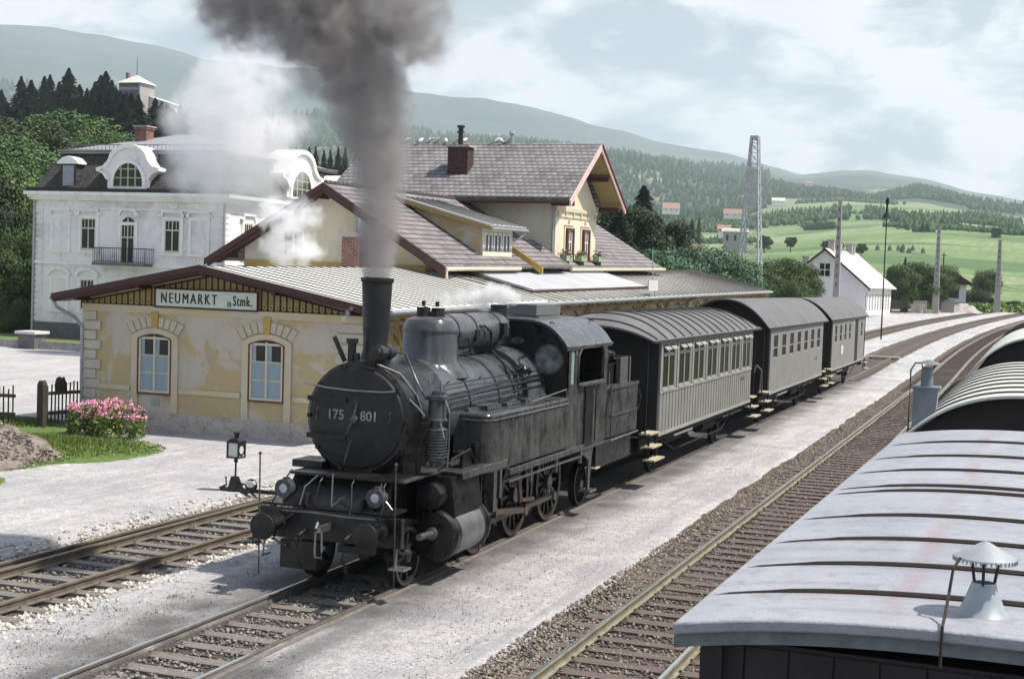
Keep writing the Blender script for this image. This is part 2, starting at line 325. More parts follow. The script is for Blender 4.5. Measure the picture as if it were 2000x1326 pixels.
col = t.mix(t.math('MULTIPLY', band, t.ramp(t.noise(1.1, 6, .7), [(.42, 0.), (.6, .38)])), col, (.33, .14, .15)); sp_ = t.noise(6, 8, .75); col = t.mix(t.ramp(sp_, [(.52, 0.), (.66, .5)]), col, (.15, .15, .155)); rn = t.noise(1.6, 7, .7, stretch=(.35, 7, 1)); col = t.mix(t.ramp(rn, [(.5, 0.), (.72, .5)]), col, (.17, .17, .18)); wr = t.noise(2.2, 4, .6, dist=1.2); rs = t.noise(2.6, 7, .75, stretch=(.5, 2.5, 1)); col = t.mix(t.ramp(rs, [(.6, 0.), (.74, .45)]), col, (.24, .17, .13))
t.bump(t.math('ADD', t.math('MULTIPLY', wr, 5.), t.math('ADD', b, t.math('MULTIPLY', sp_, 1.2))), .006); M['wagon_roof'] = t.done(col, .5)
M['wagon_roof2'] = simple('ribbed_pale_roof', (.56, .58, .52), .6, 0, .15, 2)
M['wagon_body'] = simple('dark_brown_wagon_wall', (.02, .015, .016), .7, 0, .5, 3, .004)
M['rust_rib'] = simple('tarred_rib', (.03, .018, .014), .75, 0, .3)
def leaf(name, c1, c2, c3):
    t = NT(name); oi = t.n('ShaderNodeObjectInfo').outputs['Random']; g = t.n('ShaderNodeNewGeometry').outputs['Random Per Island']
    a = t.noise(.45, 4); col = t.mix(t.ramp(a, [(.35, 0.), (.65, 1.)]), c1, c2); col = t.mix(t.ramp(g, [(.55, 0.), (1., .8)]), col, c3)
    hv = t.n('ShaderNodeHueSaturation', {'Color': col, 'Value': t.math('ADD', .75, t.math('MULTIPLY', oi, .5)), 'Hue': t.math('ADD', .485, t.math('MULTIPLY', oi, .03))}).outputs[0]
    t.p.inputs['Transmission Weight'].default_value = 0
    return t.done(hv, .65, 0, .3)
M['leaf'] = leaf('leaf_mid', (.035, .07, .022), (.065, .115, .03), (.12, .18, .055))
M['leaf_bright'] = leaf('leaf_bright', (.08, .15, .03), (.15, .23, .045), (.28, .34, .1))
M['leaf_blue'] = leaf('leaf_blue_green', (.04, .085, .04), (.07, .13, .06), (.12, .18, .1))
M['leaf_dark'] = leaf('leaf_dark', (.018, .036, .014), (.032, .06, .02), (.06, .09, .035))
M['needle'] = leaf('spruce_needles', (.012, .03, .02), (.03, .058, .036), (.08, .115, .07))
M['bark'] = simple('bark', (.08, .06, .045), .95, 0, .4, 6)
M['pink'] = leaf('pink_phlox_petals', (.62, .2, .36), (.72, .3, .46), (.8, .5, .62))
M['hay'] = simple('dry_hay', (.1, .13, .07), .95, 0, .4, 3)
M['gold'] = simple('gilt', (.5, .45, .2), .4)
M['skin'] = simple('skin', (.5, .3, .22), .6, 0, .1); M['hair'] = simple('dark_hair', (.03, .02, .015), .7); M['teal'] = simple('teal_cloth', (.08, .35, .28), .8); M['paleshirt'] = simple('pale_shirt', (.65, .6, .5), .8)
M['pigeon'] = simple('pigeon_feathers', (.62, .58, .58), .7, 0, .2, 9); M['pigeon_grey'] = simple('dark_pigeon_feathers', (.09, .09, .1), .7, 0, .3, 9)
# ---------------------------------------------------------------- ground: compacted gravel yard, track beds, platforms
def G(y):
    y = np.asarray(y, float)
    return np.where(y < 65, 0, np.where(y < 105, .0135*(y-65)**2/80, .0135*(y-85)))
def C(y): y = np.asarray(y, float); return np.where(y > 95, 4.3e-4*(y-95)**2, 0)
def Gf(y): return float(G(y))
def Cf(y): return float(C(y))
def T1(y): y = np.asarray(y, float); return -14.75-.85*np.clip((y-30)/60, 0, 1)
XT2, XT3, XT4 = -10.14, -5.01, .1
_t = rng.random((64, 64))
def vn(x, y, s):      # smooth value noise, vectorised
    x = np.asarray(x)/s; y = np.asarray(y)/s; xi = np.floor(x).astype(int); yi = np.floor(y).astype(int); fx = x-xi; fy = y-yi
    fx = fx*fx*(3-2*fx); fy = fy*fy*(3-2*fy); g = lambda a, b: _t[a % 64, b % 64]
    return (g(xi, yi)*(1-fx)+g(xi+1, yi)*fx)*(1-fy)+(g(xi, yi+1)*(1-fx)+g(xi+1, yi+1)*fx)*fy
def fbm(x, y, s, o=4): return sum(vn(x+17*i, y-9*i, s/2**i)/2**i for i in range(o))/sum(1/2**i for i in range(o))
def smooth(a, b, x): t = np.clip((x-a)/(b-a), 0, 1); return t*t*(3-2*t)
us = np.unique(np.concatenate([np.linspace(-140, -62, 27), np.linspace(-60, -30, 61), np.arange(-30, -16.4, .14), np.arange(-16.4, -3, .055), np.arange(-3, 6, .3), np.linspace(6, 90, 20)]))
ys = np.unique(np.concatenate([np.arange(-12, 11, 1.), np.arange(11, 40, .11), np.arange(40, 70, .25), np.arange(70, 130, .7), np.arange(130, 300, 3)]))
U_, Y_ = np.meshgrid(us, ys, indexing='ij')
def profile(u, y):
    e = (fbm(u, y, .9)-.5)*.5; z = np.full(u.shape, -.03); bal = np.zeros(u.shape); pale = np.zeros(u.shape)
    t1 = T1(y); d1 = np.abs(u-t1)
    b1 = 1-smooth(1.45, 1.75, d1+e*.5); z = z-.17*b1; bal = np.maximum(bal, b1); pale = np.maximum(pale, b1*smooth(.75, 1.3, d1))
    d2 = np.abs(u-XT2); inn = (1-smooth(.66, .74, d2)); z = z-.15*inn; bal = np.maximum(bal, inn)
    eb = np.interp(y, [15, 26, 30, 37, 50, 90], [-6.5, -6.6, -6.75, -6.75, -6.75, -6.75]); s3 = smooth(-.12, .45, u-eb+e*.6)*(1-smooth(-3.4, -2.5, u)); z = z-.15*s3; bal = np.maximum(bal, smooth(.2, .5, s3))
    r4 = smooth(-3.2, -2.6, u); z = z-.12*r4; bal = np.maximum(bal, r4)
    # beyond the coaches the track bed is dark and open
    far = smooth(78, 82, y); o2 = 1-smooth(1.2, 1.5, d2+e*.4); z = z-.14*o2*far*(1-inn); bal = np.maximum(bal, o2*far)
    return z, bal, pale
zp, bal, pale = profile(U_, Y_)
lump = (fbm(U_, Y_, 2.2)-.5)*.05+(fbm(U_+50, Y_, .5, 3)-.5)*.018+(fbm(U_, Y_, .16, 2)-.5)*.012
Z_ = zp+lump*smooth(.0, .3, np.abs(np.abs(U_-XT2)-.78)+.0)+G(Y_)
X_ = U_+C(Y_)
# garden and bank at the left of the yard
grass = np.zeros(U_.shape)
gn = (fbm(U_, Y_, 3)-.5)*2.6
def ell(cx, cy, rx, ry, n=1.): return 1-smooth(.75, 1.05, np.sqrt(((U_-cx)/rx)**2+((Y_-cy)/ry)**2)+gn*.12*n)
grass = np.maximum(grass, ell(-25.2, 31.2, 4.2, 3.4)); grass = np.maximum(grass, ell(-24.3, 28.9, 1.9, 2.4)); grass = np.maximum(grass, ell(-30.5, 35, 4.5, 2.5))
grass = np.maximum(grass, ell(-23.6, 25.6, 2.4, 1.7)); grass = np.maximum(grass, ell(-48.5, 52, 5, 3)); grass = np.maximum(grass, (1-smooth(-70, -62, U_+gn*2))*(Y_ > 40)*.9)
grass = np.maximum(grass, smooth(68.5, 70, Y_+gn*.3)*(1-smooth(-34, -32, U_)))
grass = np.maximum(grass, smooth(215, 240, Y_)*(1-smooth(-16.5, -15, U_))*(1-smooth(-90, -60, U_)*0))
grass = np.maximum(grass, (1-smooth(-33, -30, U_+gn))*smooth(100, 120, Y_))
soot = (1-smooth(.3, 1.5, np.abs(np.abs(U_-XT2)-.9)))*(Y_ < 100)*smooth(.3, .7, fbm(U_, Y_, 1.1))*.9
soot = np.maximum(soot, (1-smooth(0, 1.5, np.abs(U_-XT2)-.7+(fbm(U_, Y_, .8)-.5)))*smooth(15, 19.5, Y_)*(Y_ < 82)*.95)
soot = np.maximum(soot, (1-smooth(.1, .45, np.abs(U_+8.85)))*(Y_ < 60)*.65)
Z_ = Z_+grass*.05*(fbm(U_, Y_, .7))
V = np.stack([X_, Y_, Z_], -1).reshape(-1, 3)
ni, nj = U_.shape; I = np.arange(ni*nj).reshape(ni, nj)
Fq = np.stack([I[:-1, :-1], I[1:, :-1], I[1:, 1:], I[:-1, 1:]], -1).reshape(-1, 4)
t = NT('gravel_ground'); at_ = t.n('ShaderNodeAttribute', attribute_name='cover'); sp = t.n('ShaderNodeSeparateColor', {0: at_.outputs['Color']})
fine = t.noise(30, 5, .75); med = t.noise(3.2, 7, .65); big = t.noise(.35, 6, .6, dist=.5); st = t.noise(.8, 6, .6, stretch=(2.2, .35, 1))
col = t.mix(t.ramp(big, [(.35, 0.), (.65, 1.)]), (.37, .35, .37), (.58, .555, .555)); col = t.mix(t.ramp(st, [(.45, 0.), (.7, .6)]), col, (.7, .67, .63)); col = t.mix(t.ramp(med, [(.46, 0.), (.7, .6)]), col, (.30, .285, .30))
col = t.mix(t.ramp(fine, [(.36, .75), (.5, 0.)]), col, (.17, .16, .16)); col = t.mix(t.ramp(t.noise(70, 2), [(.58, 0.), (.7, .5)]), col, (.75, .73, .7))
vo = t.n('ShaderNodeTexVoronoi', {'Vector': t.tc.outputs['Object'], 'Scale': 19.}); vb = t.n('ShaderNodeRGBToBW', {0: vo.outputs['Color']}).outputs[0]
pv = t.n('ShaderNodeRGBToBW', {0: t.n('ShaderNodeTexVoronoi', {'Vector': t.tc.outputs['Object'], 'Scale': 27.}).outputs['Color']}).outputs[0]; col = t.mix(t.ramp(pv, [(.2, .55), (.34, 0.)]), col, (.22, .21, .21)); col = t.mix(t.ramp(pv, [(.7, 0.), (.9, .4)]), col, (.82, .8, .78)); rut = t.noise(1.6, 5, .6, stretch=(3., .12, 1)); col = t.mix(t.ramp(rut, [(.52, 0.), (.68, .5)]), col, (.27, .26, .27)); dk_ = t.noise(.9, 7, .7, dist=.8); col = t.mix(t.ramp(dk_, [(.5, 0.), (.66, .55)]), col, (.33, .32, .335))
bcol = t.mix(vb, (.07, .055, .04), (.25, .2, .15)); bcol = t.mix(t.ramp(vo.outputs['Distance'], [(.3, 0.), (.7, .9)]), bcol, (.03, .025, .02))
pcol = t.mix(vb, (.24, .22, .2), (.62, .6, .56)); pcol = t.mix(t.ramp(vo.outputs['Distance'], [(.35, 0.), (.75, .9)]), pcol, (.08, .07, .06))
bc = t.mix(sp.outputs[1], bcol, pcol); edge = t.math('ADD', sp.outputs[0], t.math('MULTIPLY', t.math('SUBTRACT', fine, .5), .8)); col = t.mix(t.ramp(edge, [(.42, 0.), (.55, 1.)]), col, bc)
gcol = t.mix(t.ramp(med, [(.3, 0.), (.7, 1.)]), (.06, .115, .022), (.15, .22, .05)); ge = t.math('ADD', sp.outputs[2], t.math('MULTIPLY', t.math('SUBTRACT', med, .5), .7)); col = t.mix(t.ramp(ge, [(.42, 0.), (.55, 1.)]), col, gcol)
col = t.mix(t.math('MULTIPLY', at_.outputs['Alpha'], .93), col, t.mix(fine, (.03, .028, .027), (.1, .095, .09)))
t.bump(t.math('ADD', t.math('MULTIPLY', med, .4), t.math('ADD', fine, t.math('MULTIPLY', sp.outputs[0], t.math('SUBTRACT', 0., vo.outputs['Distance'])))), .03, 1.); t.done(col, .95)
# soot / grass cover are land-cover attributes
cov = np.stack([bal, pale, grass, soot], -1).reshape(-1, 4)
me = fast_mesh('ground', V, Fq, t.m, attr={'cover': cov}, smooth=True); link('ground', me, kind='structure')
# ---------------------------------------------------------------- railway tracks
RP = [(-.0625, 0), (.0625, 0), (.0625, .012), (.012, .03), (.011, .1), (.034, .115), (.034, .146), (.026, .152), (-.026, .152), (-.034, .146), (-.034, .115), (-.011, .1), (-.012, .03), (-.0625, .012)]
def rail_mesh(fx, y0, y1, prof, dy=4., zt=-.152, dx=0.):
    yy = np.arange(y0, y1+dy, dy); mb = MB(); n = len(prof)
    for y in yy:
        x = float(fx(y)); z = Gf(y)+zt
        mb.v += [(x+dx+a, y, z+b) for a, b in prof]
    for i in range(len(yy)-1):
        for k in range(n): mb.f.append((i*n+k, i*n+(k+1) % n, (i+1)*n+(k+1) % n, (i+1)*n+k))
    mb.f += [tuple(range(n)), tuple(range((len(yy)-1)*n, len(yy)*n))[::-1]]; return mb
def track(label, fc, y0, y1, mat, topm, sl, sl_vis, sp=.63, nmax=100):
    th = thing('railway_track', label, 'railway track', (float(fc(20)), 20, -.15))
    for s in (-.75, .75):
        f = (lambda y, s=s: fc(y)+s)
        r = rail_mesh(f, y0, y1, RP).build('rail', mat, th); rail_mesh(f, y0, y1, [(-.021, .152), (.021, .152), (.021, .1535), (-.021, .1535)]).build('running_surface', topm, r)
    k = 0; rest = MB()
    for y in np.arange(sl_vis[0], sl_vis[1], sp):
        w = .13*random.uniform(.92, 1.08); x = float(fc(y))+random.uniform(-.04, .04); a = random.uniform(-.015, .015); z = Gf(y)-.155
        mb = MB() if k < nmax else rest
        mb.beam((x-1.27, y-a, z-.07), (x+1.27, y+a, z-.07), 2*w*.98, .15)
        for s in (-.75, .75): mb.box(x+s-.15, x+s+.15, y-.08, y+.08, z, z+.016); mb.cyl((x+s-.1, y+.03, z), (x+s-.1, y+.03, z+.05), .02, n=6); mb.cyl((x+s+.1, y-.03, z), (x+s+.1, y-.03, z+.05), .02, n=6)
        if k < nmax: mb.build('sleeper', sl, th, smooth=False)
        k += 1
    if rest.v: rest.build('sleeper_row', sl, th, smooth=False, kind='stuff')
    return th
c1f = lambda y: T1(y)+C(y); c2f = lambda y: XT2+C(y); c3f = lambda y: XT3+C(y); c4f = lambda y: XT4+C(y)
t1 = track('leftmost railway track with pale grey sleepers beside the switch stand', c1f, 8, 255, M['rail'], M['railtop_dull'], M['sleeper'], (15.5, 26.5))
t2 = track('railway track under the steam locomotive and its coaches', c2f, 8, 250, M['rail'], M['railtop'], M['sleeper'], (13, 22))
t3 = track('empty railway track with rusty red sleepers between platform and goods wagons', c3f, 8, 250, M['rail_pale'], M['railtop'], M['sleeper_red'], (13.5, 170))
t4 = track('railway track beneath the goods wagons on the right', c4f, -8, 200, M['rail'], M['railtop_dull'], M['sleeper_red'], (4, 10))
bl = [(-16.02, 12), (-15.86, 19), (-15.78, 23.5), (-15.62, 28)]
fbl = lambda y: np.interp(y, [b[1] for b in bl], [b[0] for b in bl])
r = rail_mesh(fbl, 12, 27.9, RP).build('stock_rail', M['rail'], t1); rail_mesh(fbl, 12, 27.9, [(-.02, .152), (.02, .152), (.02, .1535), (-.02, .1535)]).build('running_surface', M['railtop_dull'], r)
# timber edging beside the locomotive track
MB().box(-9.27, -9.2, 12, 40, -.2, -.012).build('edging', M['sleeper'], t2)
tag(MB().box(XT2-1.2+Cf(104), XT2+1.3+Cf(104), 103.4, 104.2, Gf(104)-.1, Gf(104)+.02).build('crossing_board', M['palewood'], None, (XT2, 104, 0)), 'pale wooden board laid across the rails beyond the coaches', 'board')
# loose stones
def stones(name, label, n, fx, fy, s0, s1, mt, zf):
    x = fx(n); y = fy(n); z = zf(x, y); s = rng.uniform(s0, s1, n)
    base = np.array([[1, 0, 0], [-1, 0, 0], [0, 1, 0], [0, -1, 0], [0, 0, 1], [0, 0, -1]], float)
    V = base[None]*s[:, None, None]*rng.uniform(.55, 1.2, (n, 6, 1))+rng.normal(0, .18, (n, 6, 3))*s[:, None, None]; a = rng.uniform(0, 2*PI, n); c, d = np.cos(a)[:, None], np.sin(a)[:, None]
    V = np.stack([V[..., 0]*c-V[..., 1]*d, V[..., 0]*d+V[..., 1]*c, V[..., 2]*.75], -1)+np.stack([x, y, z], -1)[:, None]
    Fc = np.array([[0, 2, 4], [2, 1, 4], [1, 3, 4], [3, 0, 4], [2, 0, 5], [1, 2, 5], [3, 1, 5], [0, 3, 5]])
    Fc = (Fc[None]+np.arange(n)[:, None, None]*6).reshape(-1, 3)
    return link(name, fast_mesh(name, V.reshape(-1, 3), Fc, mt), label=label, cat='stones', kind='stuff')
def stonemat(name, c1, c2):
    t = NT(name); g = t.n('ShaderNodeNewGeometry').outputs['Random Per Island']; return t.done(t.mix(t.mix(.25, t.mix(g, c1, c2), t.mix(t.noise(40, 2), c1, c2)), c1, c2) if False else t.mix(g, c1, c2), .9)
def weeds(name, label, n, fx, fy, h, mt):
    x = fx(n); y = fy(n); a = rng.uniform(0, 2*PI, n); w = h*.12; hh = h*rng.uniform(.4, 1.2, n); z = gz(x, y)
    c, s = np.cos(a)*w, np.sin(a)*w; V = np.stack([np.stack([x-c, y-s, z], -1), np.stack([x+c, y+s, z], -1), np.stack([x+rng.normal(0, h*.5, n), y+rng.normal(0, h*.5, n), z+hh], -1)], 1)
    return link(name, fast_mesh(name, V.reshape(-1, 3), np.arange(3*n).reshape(-1, 3), mt), label=label, cat='weeds', kind='stuff')
def gz(x, y):
    u = x-C(y); z, b, p = profile(u, y); return z+G(y)
dist_y = lambda a, b, p=1.6: (lambda n: a+(b-a)*rng.random(n)**p)
sm1 = stonemat('pale_stones', (.3, .27, .23), (.72, .69, .62)); sm2 = stonemat('brown_ballast', (.05, .042, .035), (.36, .31, .26)); sm3 = stonemat('grey_ballast', (.06, .055, .05), (.34, .31, .27))
def side1(n): s = rng.choice([-1, 1], n); return T1(20)+s*(1.0+np.abs(rng.normal(0, .42, n)))
stones('ballast_stones', 'pale limestone ballast along both sides of the leftmost track', 5200, side1, dist_y(15, 34), .028, .062, sm1, lambda x, y: gz(x, y)+.01)
stones('ballast_stones', 'stones between the sleepers of the leftmost track', 2500, lambda n: rng.uniform(-15.4, -14.1, n), dist_y(15, 30), .022, .05, sm3, lambda x, y: gz(x, y)+.012)
stones('ballast_stones', 'dark stones between the sleepers in front of the locomotive', 2400, lambda n: XT2+rng.uniform(-.68, .68, n), dist_y(13.3, 22), .02, .048, sm3, lambda x, y: gz(x, y)+.012)
def side3(n): return np.where(rng.random(n) < .62, -5.72-.85*rng.random(n)**.8, rng.uniform(-5.7, -3.9, n))
stones('ballast_stones', 'brown crushed ballast around the empty track', 26000, side3, dist_y(14, 75, 1.8), .018, .04, sm2, lambda x, y: gz(x, y)+.012)
_cx = rng.uniform(-13.3, -11.6, 60); _cy = 13+22*rng.random(60)
weeds('weeds', 'small weeds sprouting between the first two tracks', 1500, lambda n: np.repeat(_cx, 25)+rng.normal(0, .09, n), lambda n: np.repeat(_cy, 25)+rng.normal(0, .09, n), .05, M['leaf'])
stones('loose_gravel', 'loose grit scattered on the pale platform strips', 6000, lambda n: np.where(rng.random(n) < .5, rng.uniform(-9.1, -6.9, n), rng.uniform(-13, -11, n)), dist_y(13.5, 45, 1.8), .006, .016, sm3, lambda x, y: gz(x, y)+.006)
# ---------------------------------------------------------------- the station building
TAU = .0145
ST = thing('station_building', 'ochre station building with long canopy roofs and tall red gabled cross wing', 'station building', (0, 37.08, 0), (TAU, 0, 0))
def sp(x, y, z):      # station-local to world, for things standing on the station
    return Vector((x, 37.08+(y-37.08)*math.cos(TAU)-z*math.sin(TAU), (y-37.08)*math.sin(TAU)+z*math.cos(TAU)))
P = lambda mb, n, m, par=ST, **k: mb.build(n, M[m] if isinstance(m, str) else m, par, **k)
# annex body (gable towards the camera)
ax0, ax1, ay = -27.55, -17.95, 37.08; zr = 4.85; sl = .19
rz = lambda x: 4.93-.2*abs(x+23.0)
P(MB().prism([(ax0, .5), (ax1, .5), (ax1, rz(ax1)-.12), (-23, 4.8), (ax0, rz(ax0)-.12)], 'y', ay, 51.0), 'annex_wall', 'plaster')
P(MB().box(ax0-.03, ax1+.03, ay-.05, 50.9, -.4, .5), 'plinth', 'rubble')
# mouldings on the gable wall
tr = MB(); tr.box(ax0-.04, ax1+.04, ay-.09, ay-.001, 3.58, 3.72); tr.box(ax0-.02, ax1+.02, ay-.05, ay-.002, 3.5, 3.58)
segs = [(-27.0, -25.85), (-24.12, -22.0), (-20.25, -18.0)]
for a, b in segs: tr.box(a, b, ay-.05, ay-.002, 1.12, 1.27)
P(tr, 'cornice', 'plaster_trim')
qm = MB(); qn = MB(); k = 0; z = .52
while z < 3.4:
    w = .62 if k % 2 == 0 else .46
    qm.box(ax0-.05, ax0+w, ay-.06, ay-.003, z, z+.27); qn.box(ax1-w-.3, ax1+.05, ay-.06, ay-.003, z, z+.27); qn.box(ax1+.001, ax1+.05, ay, ay+w, z, z+.27); qm.box(ax0-.05, ax0-.001, ay, ay+w, z, z+.27); z += .3; k += 1
P(qm, 'quoins', 'plaster_bare', bevel=.012); P(qn, 'quoins', 'plaster_bare', bevel=.012)
def arch(cx, hw, zb, zs, rise, n=12):
    pts = [(cx-hw, zb), (cx+hw, zb), (cx+hw, zs)]
    for i in range(1, n): t = i/n; pts.append((cx+hw-2*hw*t, zs+rise*(1-(2*t-1)**2)))
    return pts+[(cx-hw, zs)]
def station_window(cx):
    zb, zs, rise = 1.05, 2.74, .15
    sur = MB(); o = arch(cx, .82, .5, zs+.08, .24); i = arch(cx, .6, .5, zs, rise); n = len(o)
    for k in range(1, n):          # surround as a band
        a, b, c, d = o[k], o[(k+1) % n], i[(k+1) % n], i[k]
        if k == n-1: a, b, c, d = o[n-1], o[0], i[0], i[n-1]
        sur.prism([a, b, c, d], 'y', ay-.07, ay-.004)
    P(sur, 'window_surround', 'plaster_trim')
    jo = MB(); vs = MB()
    for k in range(9):             # flat voussoirs
        t0, t1 = -1+2*k/9+.025, -1+2*(k+1)/9-.025; e = lambda t, r, h: (cx+r*t, zs+h+.24*(1-t*t))
        vs.prism([e(t0, .84, .12), e(t1, .84, .12), e(t1*1., 1.04, .42), e(t0, 1.04, .42)], 'y', ay-.05, ay-.003)
    P(vs, 'voussoirs', 'plaster_bare')
    for k in range(9):
        t0, t1 = -1+2*k/9-.01, -1+2*(k)/9+.02; e = lambda t, r, h: (cx+r*t, zs+h+.24*(1-t*t)); jo.prism([e(t0, .84, .12), e(t1, .84, .12), e(t1, 1.04, .42), e(t0, 1.04, .42)], 'y', ay-.046, ay-.003)
    jo.prism([(cx-.09, zs+.3), (cx+.09, zs+.3), (cx+.13, 3.56), (cx-.13, 3.56)], 'y', ay-.075, ay-.05)
    P(jo, 'voussoir_joints', 'plaster_joint')
    w = P(MB().prism(arch(cx, .6, zb, zs, rise), 'y', ay-.03, ay-.012), 'window', 'glass')
    fr = MB(); o = arch(cx, .6, zb, zs, rise); i = arch(cx, .555, zb+.05, zs-.02, rise-.01)
    for k in range(n): fr.prism([o[k], o[(k+1) % n], i[(k+1) % n], i[k]], 'y', ay-.085, ay-.028)
    P(fr, 'frame', 'redwood', w)
    f2 = MB()
    for a, b in ((cx-.55, cx-.49), (cx-.035, cx+.035), (cx+.49, cx+.55)): f2.box(a, b, ay-.07, ay-.031, zb+.05, zs+(.08 if abs(a-cx) < .1 else .01))
    f2.box(cx-.49, cx+.49, ay-.066, ay-.031, zb+.05, zb+.12)
    for s in (-1, 1):
        for z in (2.22, 1.68): f2.box(cx+s*.26-.225, cx+s*.26+.225, ay-.06, ay-.031, z, z+.035)
        f2.prism([(cx+s*.26-.225, zs-.02), (cx+s*.26+.225, zs-.02), (cx+s*.26+.225, zs+.05), (cx+s*.26-.225, zs+.05)], 'y', ay-.06, ay-.031)
    P(f2, 'casement', 'frame_cream', w)
    cu = MB(); [cu.box(cx+s*.26-.225, cx+s*.26+.225, ay-.036, ay-.0305, zb+.12, 2.22) for s in (-1, 1)]
    for s in (-1, 1): cu.box(cx+s*.26-.225, cx+s*.26-.1, ay-.036, ay-.0305, 2.255, zs)
    P(cu, 'blind', 'curtain', w)
station_window(-24.97); station_window(-21.12)
P(MB().box(-25.1, -24.8, ay-.02, ay-.003, .7, .92), 'air_grille', 'zinc')
# boarded gable with fretwork
bd = MB(); x = -27.3
while x < -18.2:
    h = rz(x)-.28
    if h > 3.78: bd.prism([(x-.075, 3.78), (x, 3.74), (x+.075, 3.78), (x+.075, rz(x+.075)-.26), (x-.075, rz(x-.075)-.26)], 'y', ay-.07, ay-.03)
    x += .21
P(bd, 'gable_boarding', 'board'); P(MB().prism([(-27.5, 3.722), (-18.0, 3.722), (-18.0, rz(-18)-.2), (-23, rz(-23)-.2), (-27.5, rz(-27.5)-.2)], 'y', ay-.028, ay-.002), 'gable_backing', 'board_dark')
holes = MB(); x = -27.3
while x < -18.2: holes.cyl((x, ay-.075, 3.85), (x, ay-.071, 3.85), .022, n=8); x += .21
P(holes, 'fretwork_holes', 'board_dark')
# annex roof with verge boards
def roofpair(name, x0, xr, x1, z0, zrr, z1, ya, yb, th, m):
    mb = MB(); mb.prism([(x0, z0), (xr, zrr), (x1, z1), (x1, z1-th), (xr, zrr-th), (x0, z0-th)], 'y', ya, yb); return P(mb, name, m)
ar = roofpair('annex_roof', -28.15, -23.0, -17.2, 3.97, 4.99, 3.93, 36.3, 51.05, .1, 'sheet_pale')
sm = MB()
for y in np.arange(36.75, 51, .62):
    sm.beam((-28.1, y, 3.98+.01), (-23, y, 5.0+.005), .022, .04); sm.beam((-23, y, 5.0+.005), (-17.25, y, 3.95+.005), .022, .04)
P(sm, 'roof_seams', 'seam', ar)
vb = MB(); 
for zz, hh, yy in ((0, .17, 36.27), (-.14, .1, 36.33)):
    vb.prism([(-28.2, 4.0+zz), (-23, 5.03+zz), (-23, 5.03+zz-hh), (-28.2, 4.0+zz-hh)], 'y', yy, yy+.05); vb.prism([(-17.15, 3.96+zz), (-23, 5.03+zz), (-23, 5.03+zz-hh), (-17.15, 3.96+zz-hh)], 'y', yy, yy+.05)
P(vb, 'verge_board', 'maroon')
P(MB().prism([(-28.1, 3.8), (-23, 4.82), (-17.2, 3.78), (-17.2, 3.74), (-23, 4.78), (-28.1, 3.76)], 'y', 36.36, 37.05), 'soffit', 'maroon')
for x in (-27.4, -25.2, -23, -20.6, -18.2): P(MB().beam((x, 36.4, rz(x)-.16), (x, 37.06, rz(x)-.16), .12, .14), 'purlin_end', 'maroon')
gu = MB().tube([(-28.2, 36.3, 3.86), (-28.2, 50, 3.86)], .07, 8); gu.tube([(-28.22, 36.4, 3.83), (-28.1, 36.42, 3.6), (-27.75, 36.9, 3.25), (-27.58, 37.0, 3.0), (-27.58, 37.0, .3)], .055, 8)
P(gu, 'downpipe', 'zinc')
# canopy roof running on along the platform side to the far end
cr = MB(); cr.slab([(-17.2, 51.05, 3.87), (-17.25, 99.5, 3.7), (-22.6, 99.5, 4.97), (-22.0, 51.05, 4.88)], .1)
can = P(cr, 'canopy_roof', 'sheet_dark')
sm = MB()
for y in np.arange(51.4, 99.4, 1.0): t_ = (y-51)/48.5; sm.beam((-17.25, y, 3.89-.17*t_), (-22.1-.4*t_, y, 4.92+.07*t_), .035, .05)
P(sm, 'roof_seams', 'seam', can)
P(MB().tube([(-17.14, 37, 3.86), (-17.14, 51, 3.81), (-17.14, 75, 3.74), (-17.2, 99.6, 3.62)], .075, 8), 'gutter', 'zinc')
P(MB().slab([(-21.8, 99.5, 4.6), (-17.6, 99.5, 3.65), (-17.6, 99.5, 2.3), (-21.8, 99.5, 2.3)], .1), 'end_boarding', 'plaster_joint')
# lower building body behind the canopy, with canopy posts and brackets
P(MB().box(-27.5, -20.4, 51.05, 99.2, -.3, 4.35), 'long_wall', 'plaster')
for y in np.arange(53, 99, 4.6):
    w = P(MB().prism([(y-.5, .3), (y+.5, .3), (y+.5, 2.7), (y+.25, 3.1), (y, 3.2), (y-.25, 3.1), (y-.5, 2.7)], 'x', -20.42, -20.37), 'door', 'glass')
    P(MB().prism([(y-.62, .3), (y-.5, .3), (y-.5, 2.72), (y, 3.22), (y+.5, 2.72), (y+.5, .3), (y+.62, .3), (y+.62, 2.8), (y, 3.4), (y-.62, 2.8)], 'x', -20.4, -20.3), 'frame', 'plaster_trim', w)
for y in np.arange(39, 99, 4.6):
    p = MB(); p.box(-17.72, -17.58, y-.07, y+.07, -.2, 3.7-.002*y); p.tube([(-17.65, y-.9, 3.6), (-17.65, y-.35, 3.3), (-17.65, y-.07, 2.7)], .05, 5); p.tube([(-17.65, y+.9, 3.6), (-17.65, y+.35, 3.3), (-17.65, y+.07, 2.7)], .05, 5); p.tube([(-18.9, y, 3.7), (-18.2, y, 3.4), (-17.72, y, 2.8)], .05, 5); P(p, 'canopy_post', 'board')
P(MB().box(-17.72, -17.58, 38, 99, 3.42, 3.56), 'canopy_beam', 'board')
P(MB().tube([(-17.3, 77, 3.55), (-17.9, 75.5, 3.2), (-18.3, 74, 3.15)], .05), 'downpipe', 'zinc')
